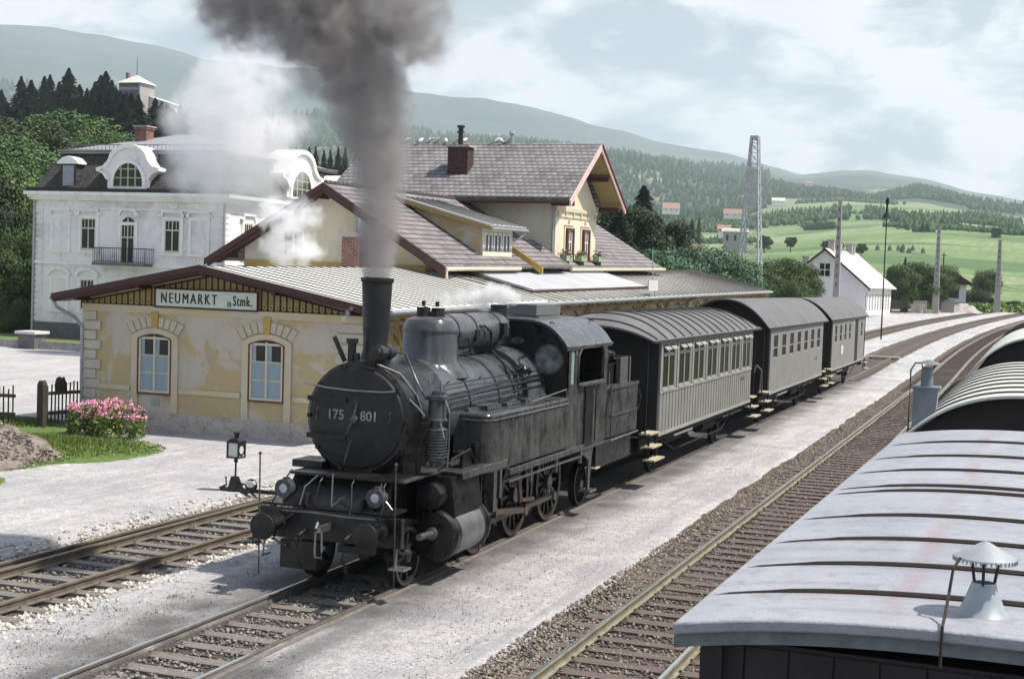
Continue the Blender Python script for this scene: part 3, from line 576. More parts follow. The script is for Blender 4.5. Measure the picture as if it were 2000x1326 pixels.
# raised felt canopy in front of the tall wing
sk = MB(); sk.slab([(-18.5, 53.0, 4.3), (-18.5, 70.6, 4.22), (-21.58, 71.9, 4.98), (-21.58, 54.2, 4.92)], .09)
P(sk, 'raised_canopy', 'sheet_mid'); P(MB().prism([(-18.52, 4.2), (-21.5, 4.82), (-21.5, 4.45), (-18.52, 3.98)], 'y', 53.1, 53.2), 'raised_canopy_side', 'board_dark')
P(MB().box(-18.55, -18.5, 53.0, 70.6, 4.02, 4.25), 'fascia', 'board_dark')
# the hall
hx0, hx1, hy0, hy1 = -30.2, -22.2, 51.0, 83.2; hc = -26.2
P(MB().prism([(hx0, 0), (hx1, 0), (hx1, 5.7), (hc, 8.0), (hx0, 5.7)], 'y', hy0, hy1), 'hall_wall', 'plaster_pale')
hr = MB()
def hroof(ya, yb, hr=hr):
    for s in (-1, 1):
        xe = hc+s*5.2; hr.slab([(xe, ya, 5.12), (xe, yb, 5.12), (hc, yb, 8.2), (hc, ya, 8.2)] if s > 0 else [(xe, yb, 5.12), (xe, ya, 5.12), (hc, ya, 8.2), (hc, yb, 8.2)], .13)
hroof(50, 83.6)
P(hr, 'hall_roof', 'tile_y')
vb = MB()
for s in (-1, 1):
    e = hc+s*5.25
    vb.prism([(e, 5.08), (hc, 8.18), (hc, 7.93), (e, 4.83)], 'y', 49.93, 49.99); vb.prism([(e-s*.1, 4.95), (hc, 8.0), (hc, 7.78), (e-s*.1, 4.75)], 'y', 50.0, 50.06)
    for u_ in (.06, .5, .86): x = hc+s*5.1*u_; z = 8.05-.592*abs(x-hc); vb.beam((x, 50.06, z-.2), (x, 50.98, z-.2), .16, .2)
P(vb, 'verge_board', 'maroon')
P(MB().prism([(hc-5.1, 4.97), (hc, 8.05), (hc+5.1, 4.97), (hc+5.1, 4.92), (hc, 8.0), (hc-5.1, 4.92)], 'y', 50.07, 50.97), 'soffit', 'board_dark')
P(MB().prism([(hx0+.01, 4.4), (hx1-.01, 4.4), (hx1-.01, 5.1), (hx0+.01, 5.1)], 'y', 50.94, 50.998), 'gable_band', 'plaster_joint')
for x in (-29.9, -22.6): P(MB().box(x-.09, x+.09, 50.1, 50.95, 4.65, 4.85), 'bracket', 'maroon')
w = P(MB().box(-28.35, -27.55, 50.95, 50.99, 5.35, 6.25), 'window', 'glass'); P(MB().box(-27.98, -27.92, 50.9, 50.94, 5.35, 6.25).box(-28.42, -28.35, 50.9, 50.99, 5.3, 6.3).box(-27.55, -27.48, 50.9, 50.99, 5.3, 6.3), 'frame', 'frame_cream', w)
g = MB().tube([(-20.95, 50, 5.0), (-20.95, 58.3, 5.02)], .08, 8); g.tube([(-20.95, 65.5, 5.0), (-20.95, 83.8, 5.03)], .08, 8); g.tube([(-20.95, 50.1, 4.98), (-20.95, 50.12, 4.6), (-21.1, 50.4, 4.45)], .05)
P(g, 'gutter', 'frame_cream')
# tall cross wing: ridge runs across the tracks, gable towards the tracks
tx, ty0, ty1, tc_ = -21.6, 64.85, 71.45, 68.0
P(MB().prism([(ty0, 3), (ty1, 3), (ty1, 8.1), (tc_, 10.6), (ty0, 8.1)], 'x', -31.5, tx), 'tall_wing_wall', 'plaster_pale')
tf = MB()
for s in (-1, 1):
    ye = tc_+s*4.65; q = [(-20.45, ye, 8.22), (-33, ye, 8.22), (-33, tc_, 11.1), (-20.45, tc_, 11.1)]
    tf.slab(q if s < 0 else q[::-1], .13)
trf = P(tf, 'tall_wing_roof', 'tile_x')
rc = MB(); x = -32.8
while x < -20.6: rc.cyl((x, tc_, 11.13), (x+.38, tc_, 11.11), .085, .07, 8); x += .36
P(rc, 'ridge_tiles', simple('dark_ridge_tile', (.09, .075, .075), .85), trf)
rc = MB(); y = 50.2
while y < 83.4: rc.cyl((hc, y, 8.22), (hc, y+.38, 8.2), .085, .07, 8); y += .36
P(rc, 'hall_ridge_tiles', simple('dark_ridge_tile', (.09, .075, .075), .85), ST)
vb = MB(); vr = MB()
for s in (-1, 1):
    e = tc_+s*4.7
    (vb if s < 0 else vr).prism([(e, 8.2), (tc_, 11.12), (tc_, 10.84), (e, 7.92)], 'x', -20.44, -20.36)
P(vb, 'verge_board', 'pinkwood'); P(vr, 'verge_board', 'pinkwood')
P(MB().prism([(tc_+4.72, 8.23), (tc_, 11.16), (tc_, 11.05), (tc_+4.72, 8.12)], 'x', -20.36, -20.3), 'verge_trim', 'redwood')
for dz in (0,): P(MB().prism([(tc_-4.4, 8.2), (tc_, 10.93), (tc_+4.4, 8.2), (tc_+4.4, 8.15), (tc_, 10.88), (tc_-4.4, 8.15)], 'x', -21.55, -20.5), 'soffit', 'board')
for y, z in ((64.2, 8.1), (66.2, 9.55), (69.8, 9.55), (71.9, 8.1)): P(MB().box(-21.6, -20.5, y-.1, y+.1, z-.12, z+.12), 'purlin', 'maroon')
tr = MB(); tr.box(tx+.001, tx+.09, ty0-.06, ty1+.06, 7.78, 7.96); tr.box(tx+.001, tx+.05, ty0-.03, ty1+.03, 7.5, 7.56)
for y in np.linspace(ty0+.3, ty1-.3, 6): tr.box(tx+.001, tx+.07, y-.08, y+.08, 7.5, 7.78)
tr.box(tx+.001, tx+.1, ty0-.03, ty1+.03, 4.9, 5.2); P(tr, 'corbel_band', 'plaster_trim')
for yc in (66.85, 69.5):
    sr = MB(); sr.box(tx+.001, tx+.05, yc-.68, yc+.68, 5.25, 7.12); sr.box(tx+.05, tx+.09, yc-.72, yc+.72, 7.12, 7.18); sr.box(tx+.001, tx+.1, yc-.06, yc+.06, 7.18, 7.4); P(sr, 'window_surround', 'plaster_pale')
    w = P(MB().box(tx+.052, tx+.06, yc-.5, yc+.5, 5.3, 6.98), 'window', 'glass')
    P(MB().box(tx+.052, tx+.17, yc-.54, yc-.4, 5.28, 7.0).box(tx+.052, tx+.17, yc+.4, yc+.54, 5.28, 7.0).box(tx+.052, tx+.17, yc-.4, yc+.4, 6.9, 7.0), 'frame', 'redwood', w)
    P(MB().box(tx+.062, tx+.09, yc-.4, yc-.3, 5.3, 6.9).box(tx+.062, tx+.09, yc+.3, yc+.4, 5.3, 6.9).box(tx+.062, tx+.095, yc-.05, yc+.05, 5.3, 6.9).box(tx+.062, tx+.09, yc-.3, yc+.3, 6.3, 6.37).box(tx+.062, tx+.09, yc-.3, yc+.3, 5.8, 5.84), 'casement', 'frame_white', w)
P(MB().box(tx+.003, tx+.05, 67.8, 68.2, 8.7, 9.35), 'vent_shutter', 'pinkwood')
P(MB().tube([(-33, 63.3, 8.12), (-20.5, 63.3, 8.12)], .08, 8), 'gutter', 'board_dark')
P(MB().tube([(-21.7, 64.78, 8.0), (-21.7, 64.78, 5.4)], .05), 'downpipe', 'zinc')
# dormer on the hall roof
df = -21.75; dy0, dy1 = 55.7, 59.2
dm = MB(); dm.prism([(df, 5.3), (df, 6.72), (-25.0, 7.6), (-25.0, 7.2)], 'y', dy0, dy1)
P(dm, 'dormer_wall', 'plaster')
P(MB().slab([(-21.2, dy0-.4, 6.82), (-21.2, dy1+.5, 6.82), (-25.6, dy1+.5, 7.98), (-25.6, dy0-.4, 7.98)], .07), 'dormer_roof', 'sheet_grey')
P(MB().prism([(-21.15, 6.74), (-25.5, 7.9), (-25.5, 7.72), (-21.15, 6.56)], 'y', dy0-.46, dy0-.4), 'dormer_verge_board', 'board')
sm = MB()
for y in np.arange(dy0, dy1+.5, .55): sm.beam((-21.25, y, 6.84), (-25.5, y, 7.97), .05, .04)
P(sm, 'dormer_seams', 'seam')
P(MB().box(df+.001, df+.06, dy0, dy1, 5.25, 5.72).box(df+.001, df+.06, dy0, dy0+.12, 5.72, 6.55).box(df+.001, df+.06, dy1-.12, dy1, 5.72, 6.55).box(df+.001, df+.06, dy0, dy1, 6.55, 6.75), 'dormer_front', 'plaster_pale')
for k in range(3):
    y = dy0+.2+k*1.08; w = P(MB().box(df+.002, df+.02, y, y+.95, 5.74, 6.52), 'dormer_window', 'glass')
    P(MB().box(df+.021, df+.05, y, y+.1, 5.74, 6.52).box(df+.021, df+.05, y+.42, y+.53, 5.74, 6.52).box(df+.021, df+.05, y+.85, y+.95, 5.74, 6.52).box(df+.021, df+.05, y+.1, y+.85, 6.42, 6.52), 'frame', 'frame_white', w)
P(MB().tube([(-21.15, dy0-.4, 6.68), (-21.15, dy1+.55, 6.68), (-21.3, dy1+.5, 6.5), (-21.7, dy1+.1, 6.2)], .05), 'dormer_gutter', 'zinc')
# small yellow gabled hood between dormer and tall wing
P(MB().slab([(-20.6, 60.2, 5.15), (-20.6, 64.6, 5.15), (-22.6, 64.6, 6.35), (-22.6, 60.2, 6.35)], .1), 'hood_roof', 'tile_y'); P(MB().prism([(-20.55, 5.1), (-22.4, 6.25), (-22.4, 5.9), (-20.55, 4.78)], 'y', 60.1, 60.18), 'hood_board', 'plaster_joint')
# chimneys
c = MB().box(-27.35, -26.3, 65.1, 65.9, 9.0, 10.78); ch = P(c, 'chimney', 'brick_sooty'); P(MB().box(-27.45, -26.2, 65.0, 66.0, 10.78, 10.88), 'chimney_cap', 'concrete', ch)
P(MB().box(-27.3, -26.25, 64.9, 65.95, 8.9, 9.25), 'flashing', 'sheet_mid', ch)
P(MB().cyl((-26.85, 65.5, 10.88), (-26.85, 65.5, 11.75), .13, n=10).cyl((-26.85, 65.5, 11.75), (-26.85, 65.5, 11.85), .2, n=10).box(-27.0, -26.7, 65.35, 65.65, 11.5, 11.56), 'chimney_pot', 'soot', ch)
P(MB().cyl((-25.1, 68.0, 11.0), (-25.1, 68, 11.65), .12, n=10).ball((-25.1, 68, 11.68), .16, 8), 'vent_pipe', 'zinc')
c = P(MB().box(-25.28, -24.5, 49.9, 50.6, 4.9, 6.1), 'chimney', 'brick'); P(MB().box(-25.36, -24.42, 49.82, 50.68, 6.1, 6.28), 'chimney_cap', 'concrete', c); P(MB().cyl((-24.6, 50.2, 6.28), (-24.6, 50.2, 7.1), .2, n=10).cyl((-24.6, 50.2, 7.1), (-24.6, 50.2, 7.16), .28, n=10), 'chimney_pot', 'zinc', c)
# name board
sb = thing('station_sign', 'white enamel station name board reading NEUMARKT in Stmk. on the gable', 'sign', sp(-23.15, 36.98, 3.75), (TAU, 0, 0))
ORG[sb] = Vector((0, 0, 0)); MB().box(-1.73, 1.73, -.06, -.02, 0, .5).build('panel', M['sign'], sb)
MB().box(-1.78, 1.78, -.075, -.06, -.05, 0).box(-1.78, 1.78, -.075, -.06, .5, .55).box(-1.78, -1.73, -.075, -.06, 0, .5).box(1.73, 1.78, -.075, -.06, 0, .5).box(-1.74, 1.74, -.019, .03, -.03, .53).build('border', M['board_dark'], sb)
def text_mesh(body, size, m, parent, loc, rot, sx=1, offset=0, ext=.004, name='lettering', sp_=1.0, bold=0):
    cu = bpy.data.curves.new('t', 'FONT'); cu.body = body; cu.size = size; cu.offset = offset; cu.extrude = ext; cu.space_character = sp_; cu.resolution_u = 3
    to = bpy.data.objects.new('t', cu); S.collection.objects.link(to); bpy.context.view_layer.update()
    me = bpy.data.meshes.new_from_object(to.evaluated_get(bpy.context.evaluated_depsgraph_get())); bpy.data.objects.remove(to); bpy.data.curves.remove(cu)
    if bold:
        bm = bmesh.new(); bm.from_mesh(me); g = bm.verts[:]+bm.edges[:]+bm.faces[:]
        for q in (-1, 1):
            d = bmesh.ops.duplicate(bm, geom=g); bmesh.ops.translate(bm, vec=(q*bold, 0, .0012*q), verts=[v for v in d['geom'] if isinstance(v, bmesh.types.BMVert)])
        bm.to_mesh(me); bm.free()
    me.name = name; me.materials.clear(); me.materials.append(m); me.transform(Matrix.Diagonal((sx, 1, 1, 1)))
    o = bpy.data.objects.new(name, me); S.collection.objects.link(o); o.parent = parent; o.location = loc; o.rotation_euler = rot; return o
text_mesh('NEUMARKT', .44, M['black'], sb, (-1.56, -.064, .1), (PI/2, 0, 0), .66, 0, sp_=1.4, bold=.016)
text_mesh('in', .3, M['black'], sb, (.74, -.064, .06), (PI/2, 0, 0), .6, 0, sp_=1.1, bold=.008); text_mesh('Stmk.', .42, M['black'], sb, (.93, -.064, .1), (PI/2, 0, 0), .6, 0, name='lettering', sp_=1.15, bold=.016)
# white notice board on the platform eave
nb = thing('notice_board', 'small white board standing on the canopy edge', 'board', sp(-17.3, 66.9, 3.85), (TAU, 0, 0)); ORG[nb] = Vector((0, 0, 0))
MB().box(-.03, .03, -.75, .95, .25, .75).build('panel', M['white_paint'], nb); MB().box(-.02, .02, -.4, -.34, -.1, .3).box(-.02, .02, .5, .56, -.1, .3).cyl((0, .1, .7), (-.1, .2, 2.2), .02, n=6).build('post', M['zinc'], nb)
# ---------------------------------------------------------------- the steam locomotive
cx = XT2; SX = cx+1.43
LO = thing('steam_locomotive', 'black steam tank locomotive number 175 801 with tall chimney', 'locomotive', (cx, 26, 0))
Q = lambda mb, n, m='iron', par=LO, **k: mb.build(n, M[m] if isinstance(m, str) else m, par, **k)
zc = 2.66
sb_ = Q(MB().lathe([(.86, 20.72), (.92, 20.76), (.93, 21.0), (.93, 22.35), (.9, 22.37)], (cx, 0, zc), 'y', 56), 'smokebox')
dr = Q(MB().lathe([(0, 20.62), (.3, 20.63), (.62, 20.655), (.8, 20.69), (.83, 20.72)], (cx, 0, zc), 'y', 56), 'smokebox_door', 'soot')
hw = MB().cyl((cx, 20.55, zc), (cx, 20.64, zc), .06, n=12); hw.tube([(cx, 20.56, zc), (cx+.06, 20.56, zc+.28)], .015); hw.tube([(cx, 20.54, zc), (cx-.1, 20.54, zc-.24)], .015); hw.tube([(cx-.05, 20.6, 2.3), (cx-.13, 20.55, 1.95)], .012)
Q(hw, 'door_handle', 'iron_top', dr)
hi = MB()
for z in (2.35, 2.95): hi.box(cx-.85, cx-.15, 20.6, 20.66, z-.04, z+.04)
for k in range(10): a = 2*PI*k/10; hi.box(cx+.86*math.cos(a)-.03, cx+.86*math.cos(a)+.03, 20.68, 20.74, zc+.86*math.sin(a)-.03, zc+.86*math.sin(a)+.03)
Q(hi, 'door_clamps', 'soot', dr)
for tx_, xx in (('175', cx-.5), ('801', cx+.09)): text_mesh(tx_, .22, M['faded_white'], dr, (xx-cx, 20.62-26, zc-.02), (PI/2, 0, 0), .95, .002)
zz = MB()
for x0, s in ((cx-.72, 1), (cx+.56, 1)): zz.tube([(x0+.05, 20.655, zc+.14), (x0, 20.655, zc+.05), (x0+.05, 20.655, zc+.05), (x0+.01, 20.655, zc-.05)], .008, 4)
Q(zz, 'lightning_mark', 'faded_white', dr)
Q(MB().tube([(cx-.95, 20.72, 3.18), (cx-.5, 20.56, 3.14), (cx, 20.53, 3.12), (cx+.5, 20.56, 3.12), (cx+.7, 20.62, 3.14)], .014), 'handrail', 'steel')
rv = MB()
for k in range(48):
    a = 2*PI*k/48; rv.ball((cx+.905*math.cos(a), 20.745, zc+.905*math.sin(a)), .011, 6); rv.ball((cx+.932*math.cos(a), 21.1, zc+.932*math.sin(a)), .009, 6); rv.ball((cx+.932*math.cos(a), 22.25, zc+.932*math.sin(a)), .009, 6)
Q(rv, 'rivet_rows', 'iron', sb_)
fp = MB()
for i, (xa, za, xb, zb_) in enumerate(((-.9, 1.82, -1.1, 1.2), (-.3, 1.8, -.35, 1.2), (.25, 1.8, .3, 1.22), (.8, 1.8, .85, 1.3))): Q(MB().tube([(cx+xa, 20.25, za), (cx+xa, 20.08, za-.1), (cx+xb, 19.98, zb_+.1), (cx+xb, 19.9, zb_)], .013), 'deck_pipe', 'iron')
fp.tube([(cx+.95, 21.0, 1.8), (cx+1.0, 20.9, 2.1), (cx+.98, 20.95, 2.4)], .016).tube([(cx+1.1, 21.5, 1.8), (cx+1.28, 21.6, 2.0), (cx+1.3, 22.4, 2.1), (cx+1.25, 22.8, 1.8)], .014)
fp.box(cx+.75, cx+.95, 20.9, 21.15, 1.81, 2.0).box(cx+1.05, cx+1.25, 22.2, 22.6, 1.78, 2.05).cyl((cx+1.2, 22.9, 1.78), (cx+1.2, 22.9, 2.15), .07, n=12)
Q(fp, 'front_pipework', 'iron')
# saddle
Q(MB().prism([(cx-.62, 1.2), (cx+.62, 1.2), (cx+.55, 1.75), (cx+.85, 2.3), (cx-.85, 2.3), (cx-.55, 1.75)], 'y', 20.95, 22.2), 'saddle', 'soot')
# chimney
ch = Q(MB().lathe([(.42, 3.42), (.34, 3.5), (.235, 3.62), (.205, 3.75), (.21, 4.0), (.235, 4.5), (.25, 4.84), (.27, 4.86), (.275, 4.92), (.24, 4.925), (.22, 4.5)], (cx, 21.3, 0), 'z', 36), 'chimney', 'soot')
# exhaust fittings either side of the chimney foot
p = MB().lathe([(.0, 20.62), (.1, 20.63), (.1, 20.7), (.13, 20.72), (.13, 20.9), (.105, 20.92), (.105, 21.02), (.13, 21.04), (.13, 21.16), (.09, 21.2), (.09, 21.3)], (cx+.3, 0, 3.72), 'y', 20); p.cyl((cx+.3, 21.0, 3.45), (cx+.3, 21.0, 3.65), .06, n=10)
p.cyl((cx+.3, 21.2, 3.72), (cx+.3, 21.45, 3.74), .05, n=10); Q(p, 'turbo_generator', 'iron')
Q(MB().cyl((cx-.25, 20.95, 3.5), (cx-.25, 20.95, 3.85), .07, n=12).cyl((cx-.25, 20.95, 3.85), (cx-.25, 20.95, 3.93), .1, n=12).tube([(cx-.35, 20.9, 3.55), (cx-.5, 20.8, 3.95)], .04).cyl((cx-.13, 20.9, 3.5), (cx-.13, 20.9, 3.7), .05), 'bell_valve', 'iron')
Q(MB().tube([(cx+.36, 21.35, 3.72), (cx+.5, 21.4, 3.7), (cx+.62, 21.4, 3.45), (cx+.8, 21.3, 3.2), (cx+1.0, 21.15, 3.0)], .018), 'steam_pipe', 'iron_top')
# boiler with bands
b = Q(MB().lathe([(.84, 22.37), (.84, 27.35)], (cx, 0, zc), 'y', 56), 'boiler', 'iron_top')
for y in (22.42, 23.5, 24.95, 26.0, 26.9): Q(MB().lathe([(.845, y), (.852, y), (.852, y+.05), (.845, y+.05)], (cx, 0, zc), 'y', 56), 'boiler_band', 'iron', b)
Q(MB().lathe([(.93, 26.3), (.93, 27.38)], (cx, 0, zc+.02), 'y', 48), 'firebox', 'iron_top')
# dome with flared foot
d = MB().lathe([(.72, 3.2), (.66, 3.3), (.56, 3.4), (.515, 3.5), (.5, 3.62), (.495, 4.0), (.515, 4.0), (.515, 4.03), (.495, 4.03), (.475, 4.12), (.42, 4.2), (.3, 4.25), (0, 4.27)], (cx, 23.55, 0), 'z', 40)
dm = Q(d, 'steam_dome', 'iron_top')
Q(MB().cyl((cx-.1, 23.45, 4.25), (cx-.1, 23.45, 4.42), .12, n=14).cyl((cx+.12, 23.6, 4.25), (cx+.12, 23.6, 4.41), .12, n=14).box(cx-.15, cx+.18, 23.4, 23.65, 4.24, 4.34).cyl((cx-.1, 23.45, 4.45), (cx-.1, 23.45, 4.54), .035).cyl((cx+.1, 23.6, 4.43), (cx+.1, 23.6, 4.53), .035), 'safety_valve', 'soot', dm)
Q(MB().box(cx+.46, cx+.475, 23.4, 23.72, 3.62, 3.82), 'maker_plate', 'iron', dm)
# horizontal steam drum behind the dome
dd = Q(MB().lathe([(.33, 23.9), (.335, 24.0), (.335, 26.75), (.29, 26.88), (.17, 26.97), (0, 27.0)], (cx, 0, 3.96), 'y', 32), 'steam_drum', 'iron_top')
for y in (24.1, 25.0, 26.3): Q(MB().lathe([(.34, y), (.346, y), (.346, y+.04), (.34, y+.04)], (cx, 0, 3.96), 'y', 32), 'drum_band', 'iron', dd)
for y in (24.4, 26.0): Q(MB().box(cx-.12, cx+.12, y, y+.2, 3.4, 3.75), 'drum_saddle', 'soot', dd)
Q(MB().tube([(cx+.25, 25.0, 4.05), (cx+.36, 25.3, 4.07), (cx+.42, 25.5, 3.95), (cx+.42, 25.55, 3.6), (cx+.62, 25.7, 3.35), (cx+.86, 25.8, 2.8)], .025).tube([(cx+.28, 26.4, 4.0), (cx+.38, 26.6, 4.0), (cx+.4, 26.65, 3.7)], .018).tube([(cx+.33, 24.6, 3.85), (cx+.35, 24.62, 3.6), (cx+.35, 24.9, 3.55)], .016).box(cx+.28, cx+.36, 24.9, 25.1, 3.8, 4.0).box(cx+.3, cx+.42, 26.2, 26.4, 3.85, 4.1), 'drum_piping', 'iron')
# pipes and handrails along the boiler flank
pp = MB()
for dx, dz, z0, z1, r in ((.86, .0, 2.96, 3.08, .022), (.89, 0, 2.9, 3.0, .026), (.91, 0, 2.8, 2.86, .02), (.8, 0, 3.12, 3.14, .012)):
    pp.tube([(cx+dx, 21.7, z0), (cx+dx, 23.3, z0+.03), (cx+dx+.02, 25.2, (z0+z1)/2+.03), (cx+dx, 27.3, z1)], r)
pp.tube([(cx+.9, 25.8, 3.0), (cx+.78, 26.0, 3.15), (cx+.7, 26.5, 3.2), (cx+.8, 26.9, 3.0), (cx+.95, 27.3, 2.9)], .02)
pp.tube([(cx+.75, 26.3, 3.25), (cx+.6, 26.6, 3.4), (cx+.6, 27.3, 3.5)], .014)
for y in np.arange(22.6, 27, 1.5): pp.cyl((cx+.74, y, 3.15), (cx+.8, y, 3.2), .01)
Q(pp, 'boiler_pipes', 'iron')
Q(MB().tube([(cx+.3, 20.75, 3.55), (cx+.62, 20.95, 3.4), (cx+.86, 21.1, 3.05), (cx+.97, 21.15, 2.7)], .018).tube([(cx+.75, 20.8, 3.1), (cx+.95, 20.9, 2.9), (cx+1.05, 21.0, 2.75)], .014), 'front_piping', 'steel')
Q(MB().ball((cx+.78, 26.4, 3.2), .1, 10).cyl((cx+.72, 26.1, 3.2), (cx+.84, 26.2, 3.28), .07).cyl((cx+.8, 26.6, 3.15), (cx+.86, 26.62, 3.2), .06), 'check_valve', 'iron')
# Westinghouse pump
x, y = cx+1.16, 21.25
pr = [(.0, 1.92), (.1, 1.92), (.1, 2.0), (.16, 2.02), (.16, 2.06)]
z = 2.06
while z < 2.5: pr += [(.15, z), (.18, z+.012), (.18, z+.03), (.15, z+.042)]; z += .048
pr += [(.1, z+.02), (.1, z+.1), (.17, z+.12), (.17, z+.15), (.145, z+.16), (.145, 2.98), (.18, 3.0), (.18, 3.06), (.1, 3.08), (.1, 3.14), (0, 3.15)]
Q(MB().lathe(pr, (x, y, 0), 'z', 24), 'air_pump', 'iron_top')
pm = MB().cyl((x-.1, y-.05, 3.12), (x-.1, y-.05, 3.3), .05).cyl((x+.08, y, 3.12), (x+.08, y, 3.26), .045).tube([(x-.05, y-.1, 3.26), (x+.02, y-.12, 3.42)], .02)
pm.tube([(x+.16, y-.05, 3.0), (x+.24, y-.05, 2.8), (x+.22, y, 2.2), (x+.2, y, 1.9)], .015).tube([(x+.12, y-.14, 2.65), (x+.2, y-.16, 2.4), (x+.12, y-.16, 2.1)], .014)
for k in range(6): pm.cyl((x+.2, y+.2+.06*k, 1.92), (x+.2, y+.2+.06*k, 2.0+.03*(k % 2)), .012, n=6)
Q(pm, 'pump_valves', 'steel'); Q(MB().box(cx+.86, cx+1.1, 21.1, 21.4, 2.5, 2.6), 'pump_bracket')
# running plate (curved up over the cylinders, stepped at the tanks)
rp = MB(); rp.box(cx-1.42, SX, 21.75, 23.9, 1.74, 1.78); rp.box(cx-.95, cx+1.05, 20.3, 21.75, 1.74, 1.78); rp.box(cx-1.42, SX, 23.9, 24.0, 1.58, 1.78); rp.box(cx-1.42, SX, 24.0, 28.5, 1.55, 1.58)
rp.box(SX-.01, SX+.02, 21.75, 23.9, 1.66, 1.775); rp.box(SX-.01, SX+.02, 24.0, 28.5, 1.47, 1.575); rp.box(cx-1.42, SX, 28.5, 32.75, 1.45, 1.5)
Q(rp, 'running_board', 'iron_side', bevel=.006)
Q(MB().box(SX-.02, SX, 24.05, 28.4, 1.33, 1.37), 'valance_rail', 'steel')
for y0 in (25.2, 26.7, 28.3): Q(MB().box(SX-.05, SX+.01, y0, y0+.06, 1.2, 1.5), 'bracket', 'steel')
# side tanks with rounded top edges and front
def tank(s, y0, y1, z0, z1, name, m, w=.56, xo=None):
    xo = SX if xo is None else xo; xi = xo-w; r = .13; pts = [(xi, z0)]; pts += [(xo, z0), (xo, z1-r)]
    for k in range(1, 7): a = PI/2*k/6; pts.append((xo-r+r*math.cos(a), z1-r+r*math.sin(a)))
    pts.append((xi, z1)); pts = [(cx+s*(p[0]-cx), p[1]) for p in pts]
    return Q(MB().prism(pts, 'y', y0, y1), name, m)
for s in (1, -1):
    # plan with rounded front corner
    pl = [(SX-.72, 27.4), (SX-.72, 23.0), (SX-.2, 22.98)]+[(SX-.2+.2*math.sin(PI/2*k/6), 23.18-.2*math.cos(PI/2*k/6)) for k in range(1, 7)]+[(SX, 27.4)]
    pl = [(cx+s*(p[0]-cx), p[1]) for p in pl]; tk = MB().prism(pl, 'z', 1.6, 2.64)
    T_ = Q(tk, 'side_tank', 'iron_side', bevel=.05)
    tt = MB().box(cx+s*(SX-.5-cx)-.04, cx+s*(SX-.5-cx)+.04, 23.1, 27.3, 2.64, 2.7); tt.tube([(cx+s*(SX-.5-cx), 22.97, 2.52), (cx+s*(SX-.1-cx), 22.99, 2.52), (cx+s*(SX+.01-cx), 23.15, 2.52), (cx+s*(SX+.01-cx), 25.2, 2.52), (cx+s*(SX+.01-cx), 27.3, 2.52)], .018)
    for y in (23.6, 24.6, 25.6): tt.box(cx+s*(SX-.45-cx)-.15, cx+s*(SX-.45-cx)+.15, y, y+.7, 2.65, 2.72-.02*(y > 24))
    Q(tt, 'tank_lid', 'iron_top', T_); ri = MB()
    for y in np.arange(23.2, 27.3, .12):
        for z in (1.66, 2.46): ri.ball((cx+s*(SX+.0-cx), y, z), .011, 6)
    Q(ri, 'rivets', 'iron_side', T_)
    Q(MB().tube([(cx+s*(SX+.03-cx), 25.0, 2.72), (cx+s*(SX+.03-cx), 27.1, 2.82), (cx+s*(SX+.03-cx), 27.15, 2.6)], .011), 'tank_handrail', 'steel', T_)
# cab
xl, xr_, y0, y1 = cx-1.4, cx+1.4, 27.4, 30.15
def roofarc(w, ze, zt, n=14, p=2.4): return [(cx-w+2*w*i/n, ze+(zt-ze)*(1-abs(2*i/n-1)**p)) for i in range(n+1)]
def cabend(y, m='iron'):
    pts = [(xl, 1.5), (xr_, 1.5)]+roofarc(1.39, 3.62, 4.13, 40, 4.4)[::-1]
    return pts
Q(MB().prism(cabend(0), 'y', y0, y0+.04), 'cab_front', 'iron'); Q(MB().prism(cabend(0), 'y', y1-.04, y1), 'cab_back', 'iron')
for s in (1, -1):
    X = (lambda a: cx+s*a); cs = MB()
    def bx_(ya, yb, za, zb): cs.box(min(X(1.36), X(1.4)), max(X(1.36), X(1.4)), ya, yb, za, zb)
    bx_(y0, 27.55, 1.5, 3.66); bx_(27.55, 27.8, 1.5, 2.88); bx_(27.55, 27.8, 3.56, 3.66); bx_(27.8, 27.98, 1.5, 3.66); bx_(27.98, 29.8, 1.5, 2.86); bx_(27.98, 29.8, 3.62, 3.66); bx_(29.8, y1, 1.5, 3.66)
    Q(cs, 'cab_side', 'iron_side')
    Q(MB().box(min(X(1.37), X(1.38)), max(X(1.37), X(1.38)), 27.55, 27.8, 2.88, 3.56), 'cab_window', simple('greenish_pane', (.25, .33, .3), .15, 0, .2))
    Q(MB().tube([(X(1.42), 27.98, 2.86), (X(1.42), 27.98, 3.45), (X(1.42), 28.2, 3.62), (X(1.42), 29.6, 3.62), (X(1.42), 29.8, 3.45), (X(1.42), 29.8, 2.86), (X(1.42), 27.98, 2.86)], .025), 'opening_rim', 'iron_side')
    Q(MB().box(min(X(1.36), X(1.5)), max(X(1.36), X(1.5)), 28.05, 29.7, 2.82, 2.86), 'arm_rest', 'steel')
    Q(MB().box(min(X(1.4), X(1.42)), max(X(1.4), X(1.42)), 28.5, 29.1, 1.5, 2.8).tube([(X(1.45), 28.45, 2.7), (X(1.45), 28.45, 1.6)], .014).tube([(X(1.45), 29.2, 2.7), (X(1.45), 29.2, 1.6)], .014), 'cab_door', 'iron')
Q(MB().box(cx-1.1, cx+1.1, 27.6, 28.0, 1.5, 3.3).cyl((cx+.9, 28.1, 3.0), (cx+.9, 28.3, 3.1), .08), 'backhead', 'soot')
